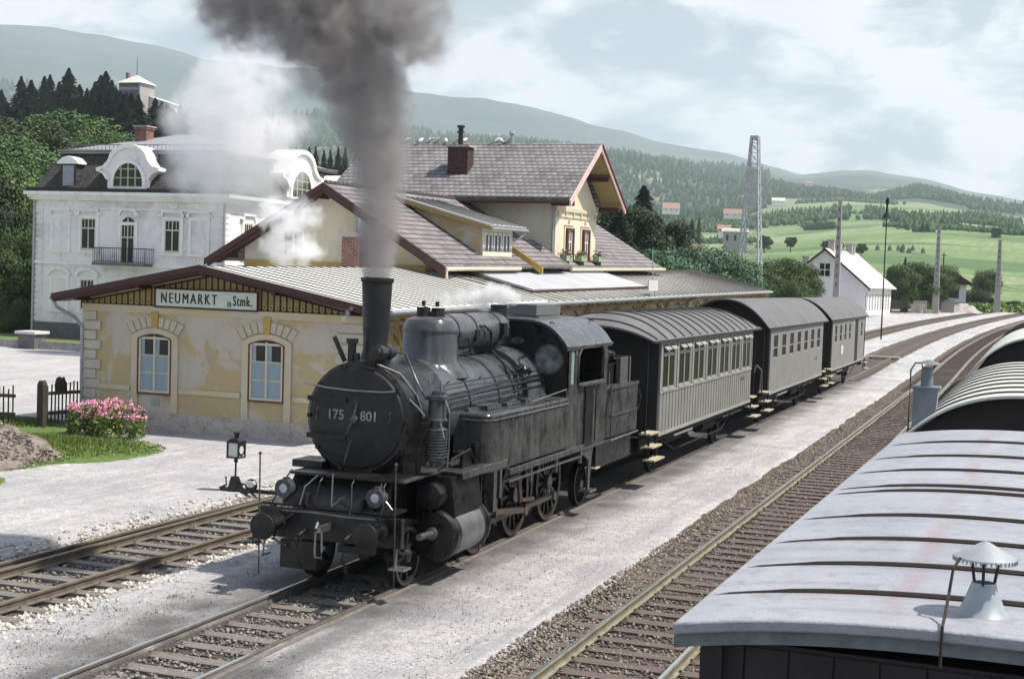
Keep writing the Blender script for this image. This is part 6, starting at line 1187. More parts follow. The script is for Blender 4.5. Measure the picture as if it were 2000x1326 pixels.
# ---------------------------------------------------------------- yard: switch stand, fence, flower boxes, pigeons
sw = thing('switch_stand', 'black switch lantern on a thin post with a round counterweight', 'switch stand', (-16.75, 28.1, 0))
x, y = -16.75, 28.1
MB().cyl((x, y, .1), (x, y, .62), .022, n=10).cyl((x, y, .62), (x, y, .72), .05, .035, 10).build('post', M['iron'], sw)
ln = MB()
for a in (-.14, .14):
    for b in (-.14, .14): ln.box(x+a-.018, x+a+.018, y+b-.018, y+b+.018, .74, 1.08)
ln.box(x-.16, x+.16, y-.16, y+.16, 1.06, 1.1).box(x-.16, x+.16, y-.16, y+.16, .72, .755).prism([(x-.16, 1.1), (x+.16, 1.1), (x+.06, 1.17), (x-.06, 1.17)], 'y', y-.12, y+.12).cyl((x, y, 1.17), (x, y, 1.26), .06, n=14).cyl((x, y, 1.26), (x, y, 1.3), .08, n=14)
L_ = ln.build('lantern', M['iron'], sw, bevel=.004); MB().box(x-.12, x+.12, y-.135, y-.125, .755, 1.06).box(x+.125, x+.135, y-.12, y+.12, .755, 1.06).build('lantern_pane', M['white_paint'], L_)
fr = MB().prism([(x+.137+0*a, 0) for a in ()] or [(y-.12, .755), (y+.12, .755), (y+.12, 1.06), (y-.12, 1.06)], 'x', x-.14, x-.135); fr.build('lantern_back', M['iron'], L_); MB().ring((y, .91), .1, .14, x+.136, x+.145, 24).build('lens_ring', M['iron'], L_)
MB().prism([(y-.2, .0), (y+.25, .0), (y+.1, .18), (y+.02, .3), (y-.06, .3), (y-.14, .16)], 'x', x-.08, x+.08).tube([(x-.35, y-.1, .02), (x-.2, y-.05, .1), (x-.22, y-.05, .28)], .025).box(x-.3, x+.5, y-.16, y-.02, -.03, .05).box(x-.3, x+1.25, y+.1, y+.2, -.06, .02).build('base', M['iron'], sw)
MB().tube([(x, y, .16), (x+.4, y-.08, .13)], .022).build('lever', M['iron'], sw); MB().lathe([(0, -.06), (.12, -.05), (.15, -.02), (.15, .02), (.12, .05), (0, .06)], (x+.46, y-.09, .14), 'y', 24).build('counterweight', M['iron'], sw)
MB().lathe([(0, -.064), (.1, -.06), (.14, -.03), (.14, .0)], (x+.46, y-.09, .175), 'y', 24, .7).build('counterweight_paint', M['white_paint'], sw)
def picket(label, p, q, n, posts, h=1.0, extra=None):
    p, q = Vector(p), Vector(q); T = thing('picket_fence', label, 'fence', p); d = (q-p).normalized(); s = MB()
    for i in range(n):
        c = p+(q-p)*((i+.5)/n); hh = h*random.uniform(.93, 1.06); w = .022; t = random.uniform(-.015, .015); s.beam((c.x, c.y, .08), (c.x+t, c.y, hh), .05, .022)
    s.build('pickets', M['darkwood'], T); r = MB()
    for z in (.3, .78): r.beam(p+Vector((0, 0, z*h)), q+Vector((0, 0, z*h)), .05, .1)
    r.build('rail', M['darkwood'], T)
    for a in posts: c = p+(q-p)*a; MB().box(c.x-.11, c.x+.11, c.y-.1, c.y+.1, -.2, h*.98).prism([(c.x-.12, h*.98), (c.x+.12, h*.98), (c.x+.05, h*1.1), (c.x-.05, h*1.1)], 'y', c.y-.1, c.y+.1).build('fence_post', M['darkwood'], T)
    return T
f1 = picket('dark weathered picket gate standing against the station corner', (-27.95, 35.6, 0), (-27.5, 37.3, 0), 13, (0, .95), 1.25)
MB().prism([(36.1, .95), (36.5, .95), (36.55, 1.25), (36.45, 1.45), (36.35, 1.4), (36.25, 1.47), (36.12, 1.42), (36.05, 1.2)], 'x', -27.86, -27.8).build('gate_board', M['darkwood'], f1)
f2 = picket('greyer picket fence panel at the left edge with pale boards', (-29.9, 34.9, 0), (-28.6, 35.2, 0), 9, (.1,), 1.15); MB().box(-29.75, -29.6, 34.75, 34.9, 0, .95).beam((-29.65, 34.8, .55), (-28.95, 34.95, .5), .04, .1).beam((-29.65, 34.8, .15), (-28.9, 34.95, .1), .04, .1).build('pale_brace', M['palewood'], f2)
# flower boxes under the gable windows
for k, y in enumerate((65.35, 67.75, 70.7)):
    lab = ('flower box with pink blooms left of the first gable window', 'flower box with orange pink blooms between the gable windows', 'flower box with pale blooms right of the second gable window')[k]
    o = sp(-21.2, y, 5.55); T = thing('flower_box', lab, 'flower box', o, (TAU, 0, 0), 'flower boxes on the gable'); ORG[T] = Vector((0, 0, 0))
    MB().box(-.14, .2, -.48, .48, -.15, .12).build('box', simple('green_box', (.3, .36, .22), .7), T); MB().box(-.3, .05, -.4, .4, -.6, -.15).build('bracket', M['board_dark'], T)
    lf = MB(); fl = MB()
    for _ in range(130): a, b, c = random.gauss(0, .13), random.uniform(-.5, .5), random.uniform(.05, .45)*random.uniform(.4, 1); v = Vector((a, b, c)); e = Vector((random.uniform(-1, 1), random.uniform(-1, 1), random.uniform(-1, 1))).normalized()*.06; f_ = e.cross(Vector((random.random(), random.random(), 1))).normalized()*.05; (fl if random.random() < .35 and c > .15 else lf).add([v-e, v+f_, v+e, v-f_], [(0, 1, 2, 3)])
    lf.build('leaves', M['leaf'], T, smooth=False); fl.build('blossoms', M['pink'], T, smooth=False)
pg = thing('pigeon', '', 'pigeon', (0, 0, 0), group='pigeons perched on the tall roof ridge')
MB().lathe([(0, -.17), (.02, -.16), (.055, -.1), (.085, -.02), (.09, .04), (.07, .1), (.045, .14), (.05, .17), (.045, .2), (.02, .23), (0, .235)], (0, 0, 0), 'y', 12).build('body', M['pigeon'], pg, smooth=True).rotation_euler = (.5, 0, 0)
kb = kids(pg)[0]; kb.location = (0, 0, .13); MB().prism([(-.03, -.15), (.03, -.15), (.05, -.32), (-.05, -.32)], 'z', .04, .055).build('tail', M['pigeon_grey'], pg); MB().tube([(.02, 0, 0), (.02, 0, .06)], .006).tube([(-.02, 0, 0), (-.02, 0, .06)], .006).ball((0, .16, .25), .035, 8).build('head', M['pigeon_grey'], pg)
spots = [(-30.9, 'first pigeon at the far left of the tall roof ridge'), (-30.1, 'second pigeon from the left on the ridge'), (-29.6, 'third pigeon from the left on the ridge'), (-29.2, 'fourth pigeon from the left on the ridge'), (-28.7, 'fifth pigeon from the left on the ridge'), (-28.1, 'sixth pigeon, sitting shortly before the brick chimney'), (-27.7, 'pigeon directly left of the brick chimney on the ridge'), (-25.9, 'pigeon directly right of the brick chimney on the ridge'), (-26.1+.9-.5, 'dark pigeon standing between chimney and vent pipe'), (-25.35, 'pigeon beside the round vent pipe on the ridge')]
for i, (x, lab) in enumerate(spots):
    o = pg if i == 0 else copy_tree(pg); o.location = sp(x, 68.0, 11.18); o.rotation_euler = (0, 0, random.uniform(-2.5, 2.5)); o.scale = (1.2,)*3; o['label'] = lab
# phlox bed
ph = thing('phlox_bush', 'clump of pink phlox flowers by the station wall', 'flowering plant', (-25, 34.6, 0)); lf = MB(); fl = MB(); random.seed(5)
def quad(mb, v, s, up_=.0):
    e = Vector((random.uniform(-1, 1), random.uniform(-1, 1), random.uniform(-1, 1)+up_)).normalized(); f_ = e.cross(Vector((random.uniform(-1, 1), random.uniform(-1, 1), .6))).normalized(); e *= s; f_ *= s*.55; mb.add([v-e, v+f_, v+e, v-f_], [(0, 1, 2, 3)])
for _ in range(210):
    a, b = random.uniform(-1.22, 1.22), random.uniform(-.75, .75)
    if (a/1.26)**2+(b/.8)**2 > 1 or random.random() < .3: continue
    x, y, h = -25+a, 34.7+b*.9, random.uniform(.5, .92)*(1.12-.25*(a/1.35)**2)
    for k in range(22): z = random.uniform(.05, h*.95); quad(lf, Vector((x+random.gauss(0, .05), y+random.gauss(0, .05), z)), random.uniform(.04, .075), .5)
    for k in range(16): quad(fl, Vector((x+random.gauss(0, .05), y+random.gauss(0, .05), h+random.gauss(0, .03))), random.uniform(.02, .04))
lf.build('foliage', M['leaf_bright'], ph, smooth=False); fl.build('blossoms', M['pink'], ph, smooth=False)
def grassfield(label, n, cx_, cy_, rx, ry, h, m='leaf_bright', name='grass_tufts'):
    mb = MB()
    for _ in range(n):
        t, r = random.uniform(0, 2*PI), math.sqrt(random.random()); x, y = cx_+rx*r*math.cos(t), cy_+ry*r*math.sin(t); hh = h*random.uniform(.3, 1.2)*(1.1-r); z = Gf(y)-.03
        for k in range(2): a = random.uniform(0, 2*PI); w = .015; dx, dy = math.cos(a), math.sin(a); mb.add([(x-w*dx, y-w*dy, z), (x+w*dx, y+w*dy, z), (x+random.gauss(0, .05), y+random.gauss(0, .05), z+hh)], [(0, 1, 2)])
        if random.random() < .35: quad(mb, Vector((x, y, z+hh*.5)), .05, .3)
    o = mb.build(name, M[m], None, (cx_, cy_, 0), smooth=False); tag(o, label, 'grass', kind='stuff')
grassfield('bright weeds and grass in front of the phlox and picket gate', 9000, -25.3, 32.2, 3.6, 2.6, .28); grassfield('grass tongue on the yard between mound and gravel', 4200, -24.2, 29.2, 1.8, 2.6, .16)
grassfield('grass strip at the foot of the earth mound', 3500, -23.8, 25.8, 2.2, 1.2, .14); grassfield('grass behind the picket fence', 4000, -29.8, 36, 2.4, 1.6, .2)
# ---------------------------------------------------------------- far terrain: fields, wooded ridges, mountains
PXK = [-700, 0, 150, 300, 400, 500, 640, 800, 950, 1050, 1150, 1300, 1400, 1500, 1560, 1650, 1700, 1790, 1880, 1990, 2700]
MT = [90, 48, 58, 78, 100, 112, 135, 172, 188, 208, 240, 276, 300, 330, 344, 338, 340, 352, 372, 384, 400]      # mountain crest
MM = [160, 140, 155, 170, 185, 200, 215, 250, 275, 285, 300, 318, 335, 350, 356, 352, 352, 362, 380, 392, 405]  # shoulder below the crest
R3 = [330, 330, 330, 330, 320, 300, 285, 285, 290, 295, 312, 332, 356, 362, 374, 384, 394, 372, 392, 402, 410]  # wooded ridge
R2 = [440, 440, 440, 440, 430, 420, 410, 405, 405, 405, 410, 418, 425, 410, 400, 396, 400, 405, 412, 420, 425]
R1 = [520, 520, 520, 500, 495, 490, 490, 490, 490, 490, 490, 488, 486, 480, 474, 463, 458, 455, 456, 460, 470]
KN = {}
def fxk(a, px): return float(np.interp(px, PXK, a))
HP = [-700, 0, 60, 150, 230, 300, 360, 430, 520, 620, 700, 800]
HT = [260, 285, 280, 262, 250, 262, 300, 350, 390, 420, 440, 460]   # castle hill ground (trees stand on it)
def knots(px):
    h = float(np.interp(px, HP, HT)); left = 1-float(smooth(560, 760, np.array(px)))
    r1 = fxk(R1, px)
    hr = h*left+r1*(1-left)
    yh = 501+.036*px; L_ = left
    near = [(95, yh+160), (120, yh+130-40*L_), (160, yh+95-50*L_), (200, yh+65-90*L_), (250, yh+36-110*L_), (300, (yh+16)*(1-L_)+(hr+25)*L_), (400, (yh+2)*(1-L_)+hr*L_), (480, (yh-12)*(1-L_)+(hr+4)*L_), (800, r1*(1-left)+(hr+40)*left)]
    return near+[(870, r1+6*(1-left)+60*left if left > .5 else r1+4), (1100, fxk(R2, px)+(r1-fxk(R2, px))*.75), (1700, fxk(R2, px)+(r1-fxk(R2, px))*.3), (2400, fxk(R2, px)), (3200, fxk(R3, px)), (3500, fxk(R3, px)+6), (5000, fxk(MM, px)), (7000, fxk(MT, px)), (7800, fxk(MT, px)+12)]
def pxy(px, r):
    k = sorted(knots(px)); return float(np.interp(math.log(r), [math.log(a) for a, _ in k], [b for _, b in k]))
def terr(px, r, nz=True):
    px = float(px); r = float(r); p = at(px, pxy(px, r), r)
    if nz:
        a = max(0, min(1, (r-300)/400)); p.z += a*r*.004*mn.fractal(Vector((p.x/(r*.12), p.y/(r*.12), 0)), 1, 2, 4)*(1.6 if r > 4000 else .6)
    return p
pxs = np.arange(-700, 2701, 11); rs_ = np.exp(np.linspace(math.log(100), math.log(7800), 150)); V = np.zeros((len(pxs), len(rs_), 3)); Cc = np.zeros((len(pxs), len(rs_), 3))
for i, px in enumerate(pxs):
    for j, r in enumerate(rs_):
        p = terr(float(px), float(r)); V[i, j] = p
        k = 0.
        if r > 2350: k = 1.
        if r > 4200: k = 1.
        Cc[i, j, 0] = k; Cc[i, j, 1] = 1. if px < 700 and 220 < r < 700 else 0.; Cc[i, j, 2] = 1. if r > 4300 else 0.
V[:, 0, 2] -= 6; V[:, 1, 2] -= 1.5
I = np.arange(V.shape[0]*V.shape[1]).reshape(V.shape[:2]); Fq = np.stack([I[:-1, :-1], I[1:, :-1], I[1:, 1:], I[:-1, 1:]], -1).reshape(-1, 4)
t = NT('hill_country'); ob = t.tc.outputs['Object']; at_ = t.n('ShaderNodeAttribute', attribute_name='cover'); s_ = t.n('ShaderNodeSeparateColor', {0: at_.outputs['Color']})
vec = t.n('ShaderNodeMapping', {'Vector': ob, 'Rotation': (0, 0, .42), 'Scale': (.0085, .019, 0)}).outputs[0]
vo = t.n('ShaderNodeTexVoronoi', {'Vector': vec, 'Scale': 1.1, 'Randomness': .8}).outputs['Color']; f1 = t.n('ShaderNodeRGBToBW', {0: vo}).outputs[0]
fld = t.ramp(f1, [(.2, (.055, .12, .035)), (.35, (.14, .21, .07)), (.46, (.27, .33, .15)), (.54, (.08, .16, .045)), (.64, (.38, .37, .22)), (.8, (.17, .25, .09))]); ve = t.n('ShaderNodeTexVoronoi', {'Vector': vec, 'Scale': 1.1, 'Randomness': .8}, feature='DISTANCE_TO_EDGE').outputs['Distance']; fld = t.mix(t.ramp(ve, [(0, .8), (.025, 0.)]), fld, (.04, .08, .03)); fur = t.noise(.05, 3, stretch=(6, .5, 1)); fld = t.mix(t.ramp(fur, [(.45, 0.), (.6, .35)]), fld, (.06, .12, .04))
n_ = t.noise(.02, 6, .6); fld = t.mix(t.math('MULTIPLY', n_, .5), fld, (.1, .17, .05)); fld = t.mix(t.ramp(t.noise(.12, 4, stretch=(1, 5, 1)), [(.5, 0.), (.7, .35)]), fld, (.22, .27, .1))
wd = t.mix(t.ramp(t.noise(.04, 6, .7), [(.4, 0.), (.6, 1.)]), (.018, .04, .022), (.04, .075, .035)); clr = t.ramp(t.noise(.0028, 4, .6), [(.52, 0.), (.57, 1.)]); wd = t.mix(t.math('MULTIPLY', clr, t.math('SUBTRACT', 1., s_.outputs[2])), wd, (.2, .22, .12))
alp = t.mix(t.ramp(t.noise(.0011, 8, .62), [(.4, 0.), (.62, 1.)]), (.02, .04, .042), (.085, .11, .1)); alp = t.mix(t.ramp(t.noise(.006, 6, .65), [(.45, 0.), (.65, .5)]), alp, (.05, .07, .05))
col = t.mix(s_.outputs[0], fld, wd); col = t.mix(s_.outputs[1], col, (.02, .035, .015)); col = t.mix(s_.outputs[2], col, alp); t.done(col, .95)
link('hills', fast_mesh('hills', V.reshape(-1, 3), Fq, t.m, attr={'cover': Cc.reshape(-1, 3)}, smooth=True), kind='structure')
# far woods as masses of small conifers and round crowns
def wood(name, label, n, zone, h, m, conifer=.7, seed=1):
    rg = np.random.default_rng(seed); Vs = []; Fs = []; b = 0
    for _ in range(n):
        px, r = zone(rg)
        if px is None: continue
        p = terr(px, r); hh = h*rg.uniform(.6, 1.25); a = rg.uniform(0, 6)
        if rg.random() < conifer: prof = ((.0, .2), (.22, .1), (.17, .42), (.19, .4), (.0, 1.))
        else: prof = ((.0, .05), (.3, .2), (.38, .5), (.25, .8), (0., .92)); hh *= .72
        k = 5
        for rr, z in prof:
            for q in range(k): t_ = a+2*PI*q/k; e = rg.uniform(.75, 1.25); Vs.append((p.x+hh*rr*e*math.cos(t_), p.y+hh*rr*e*math.sin(t_), p.z+hh*z-1))
        for l in range(len(prof)-1):
            for q in range(k): Fs.append((b+l*k+q, b+l*k+(q+1) % k, b+(l+1)*k+(q+1) % k, b+(l+1)*k+q))
        b += k*len(prof)
    return link(name, fast_mesh(name, np.array(Vs), np.array(Fs), m), label=label, cat='wood', kind='stuff')
def tm(name, c1, c2):
    t = NT(name); g = t.n('ShaderNodeNewGeometry').outputs['Random Per Island']; return t.done(t.mix(g, c1, c2), .9, 0, .1)
fm = tm('far_wood', (.016, .04, .022), (.05, .09, .04)); fm2 = tm('far_leafwood', (.03, .065, .025), (.08, .13, .05))
wood('distant_forest', 'dense blue green forest on the ridge behind the station', 6500, lambda g: (lambda p: (p, math.exp(g.uniform(math.log(1750+(0 if p < 1420 else min(950, (p-1420)*9))), math.log(3250)))))(g.uniform(560, 1640)), 17, fm, .85, 1)
wood('distant_forest', 'strip of woodland crossing the middle of the far fields', 1500, lambda g: (g.uniform(1480, 1760), g.uniform(2800, 3250)), 15, fm, .8, 2)
wood('distant_forest', 'rounded wooded hilltop on the right skyline', 1500, lambda g: (g.normal(1815, 45), g.uniform(2750, 3300)), 16, fm, .6, 3)
def zc_(g):
    x = g.uniform(1690, 1995); return (x, g.uniform(1150, 1800)+280*math.sin(x/37.)) 
wood('distant_forest', 'scattered trees and hedges on the slope at the right', 620, zc_, 8.5, fm2, .45, 4)
wood('distant_forest', 'tree clumps between the red roofed farms', 900, lambda g: (g.uniform(1290, 1660), g.uniform(1350, 1850)), 9.5, fm2, .4, 5)
wood('distant_forest', 'trees on the right skyline beside the dark edge', 260, lambda g: (g.uniform(1890, 2050), g.uniform(2500, 3200)), 16, fm, .4, 6)
wood('distant_forest', 'hedgerow running down the pale green field', 90, lambda g: (lambda u: (1570+60*u, 1150-60*u))(g.random()), 9, fm2, 0, 7)
wood('mountain_forest', 'blue green forest covering the lower mountainside', 5000, lambda g: (g.uniform(-100, 1500), g.uniform(3300, 4700)), 34, fm, .9, 8)
def hedge(label, pts, n, h, seed, jit=6):
    pts = np.array(pts, float)
    def z_(g): u = g.random()*(len(pts)-1); i = int(u); f = u-i; p = pts[i]*(1-f)+pts[min(i+1, len(pts)-1)]*f; return (p[0]+g.normal(0, jit), p[1]*math.exp(g.normal(0, .012)))
    wood('hedgerow', label, n, z_, h, fm2, .12, seed)
hedge('dark hedge line crossing the pale field left of the lamp post', [(1610, 1500), (1660, 1650), (1712, 1600)], 150, 6, 21)
hedge('bushy hedge across the middle of the right slope', [(1690, 1350), (1760, 1450), (1830, 1500), (1900, 1350), (1990, 1250)], 520, 7.5, 22, 9)
hedge('tree belt low on the right slope above the crest', [(1740, 1080), (1800, 1000), (1860, 1020), (1930, 1000), (1995, 980)], 520, 6, 23, 9)
hedge('short hedge beside the lone tree on the left field', [(1565, 1300), (1600, 1180), (1628, 1130)], 110, 5.5, 24, 4)
hedge('hedge along the skyline of the second ridge', [(1560, 2450), (1640, 2500), (1750, 2450)], 260, 10, 25, 8)
hedge('bushes along the lane by the farmhouses', [(1290, 1150), (1350, 1050), (1420, 1000), (1480, 960)], 300, 6, 26, 8)
hedge('trees around the red roofed farms', [(1280, 1500), (1340, 1600), (1420, 1550), (1500, 1500)], 300, 9, 27, 8)
# ---------------------------------------------------------------- trees
def leaf_mesh(name, blobs, n, s, m, conifer=False, seed=1, h=18, flat=.5):
    rg = np.random.default_rng(seed); P_ = []
    if conifer:
        n_l = n; z = rg.random(n)**.75; nb = rg.integers(0, 9, n); lay = np.floor(z*19); bl_ = np.sin(lay*12.9+nb*7.7+seed)*.5+.5; rad = (1-z)**.92*.235*h*(.42+.75*bl_)*np.sqrt(rg.uniform(.1, 1, n))*(.75+.35*(1-np.mod(z*19, 1))); th = nb*2*PI/9+lay*.9+rg.normal(0, .22, n)
        c = np.stack([rad*np.cos(th), rad*np.sin(th), h*(.06+.94*z)-rad*.28], -1); out = np.stack([np.cos(th), np.sin(th), np.full(n, -.35)], -1)
        e = out*s*rg.uniform(.6, 1.5, (n, 1))*(.35+.75*(1-z))[:, None]; f_ = np.cross(out, np.array([0, 0, 1.]))+rg.normal(0, .5, (n, 3)); f_ = f_/np.linalg.norm(f_, axis=1, keepdims=True)*s*.45*(.4+.7*(1-z))[:, None]
    else:
        bl = np.array(blobs); w = bl[:, 3]**2; w = w/w.sum(); k = rg.choice(len(bl), n, p=w); d = rg.normal(0, 1, (n, 3)); d /= np.linalg.norm(d, axis=1, keepdims=True)
        rr = bl[k, 3]*(1-.42*rg.random(n)**1.6); bump_ = 1+.22*np.sin(d[:, 0]*9+k)*np.sin(d[:, 1]*8+2*k)*np.sin(d[:, 2]*7)
        c = bl[k, :3]+d*(rr*bump_)[:, None]*np.array([1, 1, .85]); e = rg.normal(0, 1, (n, 3)); e[:, 2] *= flat; e = e/np.linalg.norm(e, axis=1, keepdims=True)*s*rg.uniform(.5, 1.4, (n, 1)); f_ = np.cross(e, d); f_ = f_/(np.linalg.norm(f_, axis=1, keepdims=True)+1e-6)*s*.6
    V = np.stack([c-e, c+f_, c+e, c-f_], 1).reshape(-1, 3); return fast_mesh(name, V, np.arange(n*4).reshape(-1, 4), m)
def blobs(seed, h, w, n):
    rg = np.random.default_rng(seed); b = []
    for _ in range(n): a = rg.uniform(0, 2*PI); z = rg.uniform(.32, .9); q = w*.5*math.sqrt(max(.05, 1-((z-.58)/.45)**2))*rg.uniform(.3, .95); b.append((q*math.cos(a), q*math.sin(a), h*z, w*rg.uniform(.09, .2)))
    b.append((0, 0, h*.58, w*.24)); return b
class Kind:
    def __init__(s, name, me, h, trunk_r, bark='bark', low=.1): s.name, s.me, s.h, s.low = name, me, h, low; mb = MB(); mb.tube([(0, 0, -1.5), (.05, 0, h*.3), (-.03, .05, h*.62), (0, 0, h*.9)], [trunk_r*1.2, trunk_r, trunk_r*.6, trunk_r*.12], 8); random.seed(int(h*10)); \
        [mb.tube([(0, 0, h*z), (math.cos(a)*h*.1, math.sin(a)*h*.1, h*(z+.08)), (math.cos(a)*h*.2, math.sin(a)*h*.2, h*(z+.2))], [trunk_r*.45, trunk_r*.3, trunk_r*.08], 6) for z, a in ((.25, .5), (.32, 2.4), (.38, 4.4), (.45, 1.4), (.5, 5.4))] if 'spruce' not in name else None; s.tr = mb.build('trunk', M['bark'], None); s.trm = s.tr.data; bpy.data.objects.remove(s.tr)
    def put(s, loc, sc, label, cat, group=None, rz=None, sxy=1., name=None):
        T = thing(name or s.name, label, cat, loc, (0, 0, random.uniform(0, 6) if rz is None else rz), group); T.scale = (sc*sxy, sc*sxy, sc)
        for nm, me in (('crown', s.me), ('trunk', s.trm)): o = bpy.data.objects.new(nm, me); S.collection.objects.link(o); o.parent = T
        return T
SP = [Kind('spruce_tree', leaf_mesh('spruce_crown', None, 8000, .5, M['needle'], True, i, 18), 18, .28) for i in range(3)]
BL = [Kind('broadleaf_tree', leaf_mesh('leaf_crown', blobs(i+3, 12, 11.5, 52), 26000, .17, M['leaf'], seed=i), 12, .35) for i in range(3)]
BB = [Kind('blue_green_shrub', leaf_mesh('shrub_crown', blobs(i+9, 6, 7.2, 30), 14000, .12, M['leaf_blue'], seed=i+4, flat=1), 6, .15) for i in range(2)]
BR = Kind('bright_tree', leaf_mesh('bright_crown', blobs(21, 11, 11, 46), 24000, .17, M['leaf_bright'], seed=8), 11, .3)
DK = Kind('dark_tree', leaf_mesh('dark_crown', blobs(31, 12, 9.5, 50), 26000, .17, M['leaf_dark'], seed=9), 12, .35)
DC = Kind('dark_spruce_tree', leaf_mesh('dark_spruce_crown', None, 12000, .3, M['needle'], True, 14, 18), 18, .35)
random.seed(21)
# conifers on the castle hill: top edge rises to the right towards the tower
tops = [(5, 175), (25, 195), (45, 150), (62, 165), (80, 158), (100, 150), (118, 162), (132, 142), (150, 160), (165, 170), (180, 155), (196, 150), (210, 138), (224, 165), (238, 175), (252, 195), (300, 205), (318, 215), (330, 225), (345, 205), (335, 240)]
k = 0
for row in range(4):
    for px, ty in tops:
        px = px+random.uniform(-6, 6)+row*4; r = 420-row*38+random.uniform(-8, 8); ty_ = ty+row*26+random.uniform(-6, 8)
        if row == 0 and 236 < px < 300: continue
        if row == 1 and 250 < px < 296: ty_ += 12
        g = terr(px, r, False); top = at(px, ty_, r); sc = max(.55, (top.z-g.z)/17.6)
        if sc > 1.35: g.z = top.z-17.6*1.35; sc = 1.35
        SP[k % 3].put(g, sc, 'dark spruce in %s of trees on the castle hill' % ('the rear row', 'the second row', 'the third row', 'the front row')[row], 'spruce tree', 'spruces on the castle hill', sxy=random.uniform(1.5, 2.1)); k += 1
for px, ty, r in ((515, 240, 210), (538, 238, 215), (500, 255, 220), (560, 300, 200)):
    g = terr(px, r, False); top = at(px, ty, r); sc = min(1.3, (top.z-g.z)/17.6); g.z = top.z-17.6*sc; DC.put(g, sc, {515: 'spruce just right of the villa rear chimney', 538: 'widest dark spruce rising above the villa roof', 500: 'thin spruce half hidden by steam behind the villa', 560: 'low spruce at the edge of the curved side gable'}[px], 'spruce tree', sxy=1.1)
for i, px in enumerate((575, 592, 612, 640, 668, 690, 600, 628, 655)):
    g = terr(px, 330+7*i, False); top = at(px, 288+(i*7) % 14, 330+7*i); sc = .62; g.z = top.z-17.6*sc; SP[i % 3].put(g, sc, 'small spruce in the row above the villa curved side gable, %s' % ('leftmost', 'second', 'third', 'fourth', 'fifth', 'rightmost', 'rear left', 'rear middle', 'rear right')[i], 'spruce tree', 'small spruces behind the villa')
def by_top(K, px, ty, r, hpx_m, label, cat='tree', sxy=1., zmin=-1., group=None, name=None):
    top = at(px, ty, r); h = hpx_m; sc = h/(K.h*.98); g = Vector((top.x, top.y, top.z-h)); return K.put(g, sc, label, cat, group, sxy=sxy, name=name)
# broadleaf trees left of and behind the villa
for px, ty, r, h, w, K, lab in ((20, 262, 175, 13, 1.1, 0, 'rounded green tree at the upper left edge'), (70, 240, 190, 13, 1.2, 1, 'pale topped green tree left of the villa chimney'), (115, 232, 200, 14, 1.2, 2, 'tallest broadleaf crown above the villa corner'), (160, 245, 195, 13, 1.1, 0, 'broadleaf crown behind the mansard roof edge'), (200, 262, 185, 11, 1.1, 1, 'low broadleaf crown touching the mansard roof'), (50, 300, 150, 13, 1.1, 2, 'green tree in the middle of the left slope'), (10, 330, 130, 12, 1., 1, 'leafy tree overhanging the left edge'), (90, 310, 140, 11, 1., 0, 'green tree directly left of the mansard')):
    by_top(BL[K], px, ty, r, h, lab, 'broadleaf tree', w)
for px, ty, r, h, w, K, lab in ((-40, 345, 112, 15, .75, DK, 'dark tree at the left edge beside the villa'), (38, 352, 116, 12, .5, BR, 'bright green tree against the villa wall'), (12, 400, 108, 10, .55, DK, 'deep shadowed tree low at the villa corner'), (44, 445, 106, 9, .4, BL[1], 'narrow leafy tree touching the villa downpipe'), (-5, 480, 104, 8, .7, BL[2], 'low leafy tree behind the garden wall'), (48, 560, 104, 4.2, .5, DK, 'dark bush at the foot of the villa'), (15, 570, 102, 4., .8, BL[0], 'green bush behind the garden wall')):
    by_top(K, px, ty, r, h, lab, 'tree', w)
# behind and right of the station
by_top(DC, 1258, 368, 150, 13.5, 'tall dark spruce behind the station gable', 'spruce tree', 2.3); by_top(DK, 1222, 400, 140, 10, 'dark tree pressed against the tall wing', 'tree', 1.); by_top(DK, 1285, 430, 142, 8.5, 'dark leafy tree right of the spruce', 'tree', .9)
by_top(DC, 1210, 408, 132, 9, 'dark conifer under the red gable eave', 'spruce tree', 2.2)
for px, ty, r, h, w, lab in ((1352, 430, 420, 12, 1.0, 'dark cone shaped tree on the meadow beyond the station'), (1366, 424, 560, 10, .6, 'slim dark conifer on the far meadow')): by_top(DC, px, ty, r, h, lab, 'spruce tree', w*1.5)
i = 0
for px, ty, r, h, K in ((1345, 487, 128, 6, 0), (1372, 500, 126, 5.5, 1), (1400, 505, 130, 5.5, 0), (1424, 512, 132, 5, 1), (1320, 508, 122, 5, 1)):
    by_top(BB[K], px, ty, r, h, 'blue green bush beyond the station roof, %s of its hedge' % ('highest', 'second', 'middle', 'right end', 'left end')[i], 'bush', 1.2, group='blue green bushes behind the station'); i += 1
by_top(BL[0], 1300, 520, 116, 4.5, 'bright bush beside the end of the tiled hall roof', 'bush', 1.3)
for px, ty, r, h, w, K, lab in ((1520, 508, 165, 7.5, 1.1, BL[1], 'green tree between mast and white house'), (1560, 512, 176, 7, 1., BL[2], 'green tree touching the white house wall'), (1490, 525, 160, 5.5, 1., BL[0], 'low green tree right of the mast foot'), (1465, 530, 175, 5, 1.2, BL[2], 'bush behind the lattice mast'), (1540, 545, 160, 4.5, 1., BL[0], 'bush above the middle coach roof')): by_top(K, px, ty, r, h, lab, 'tree', w)
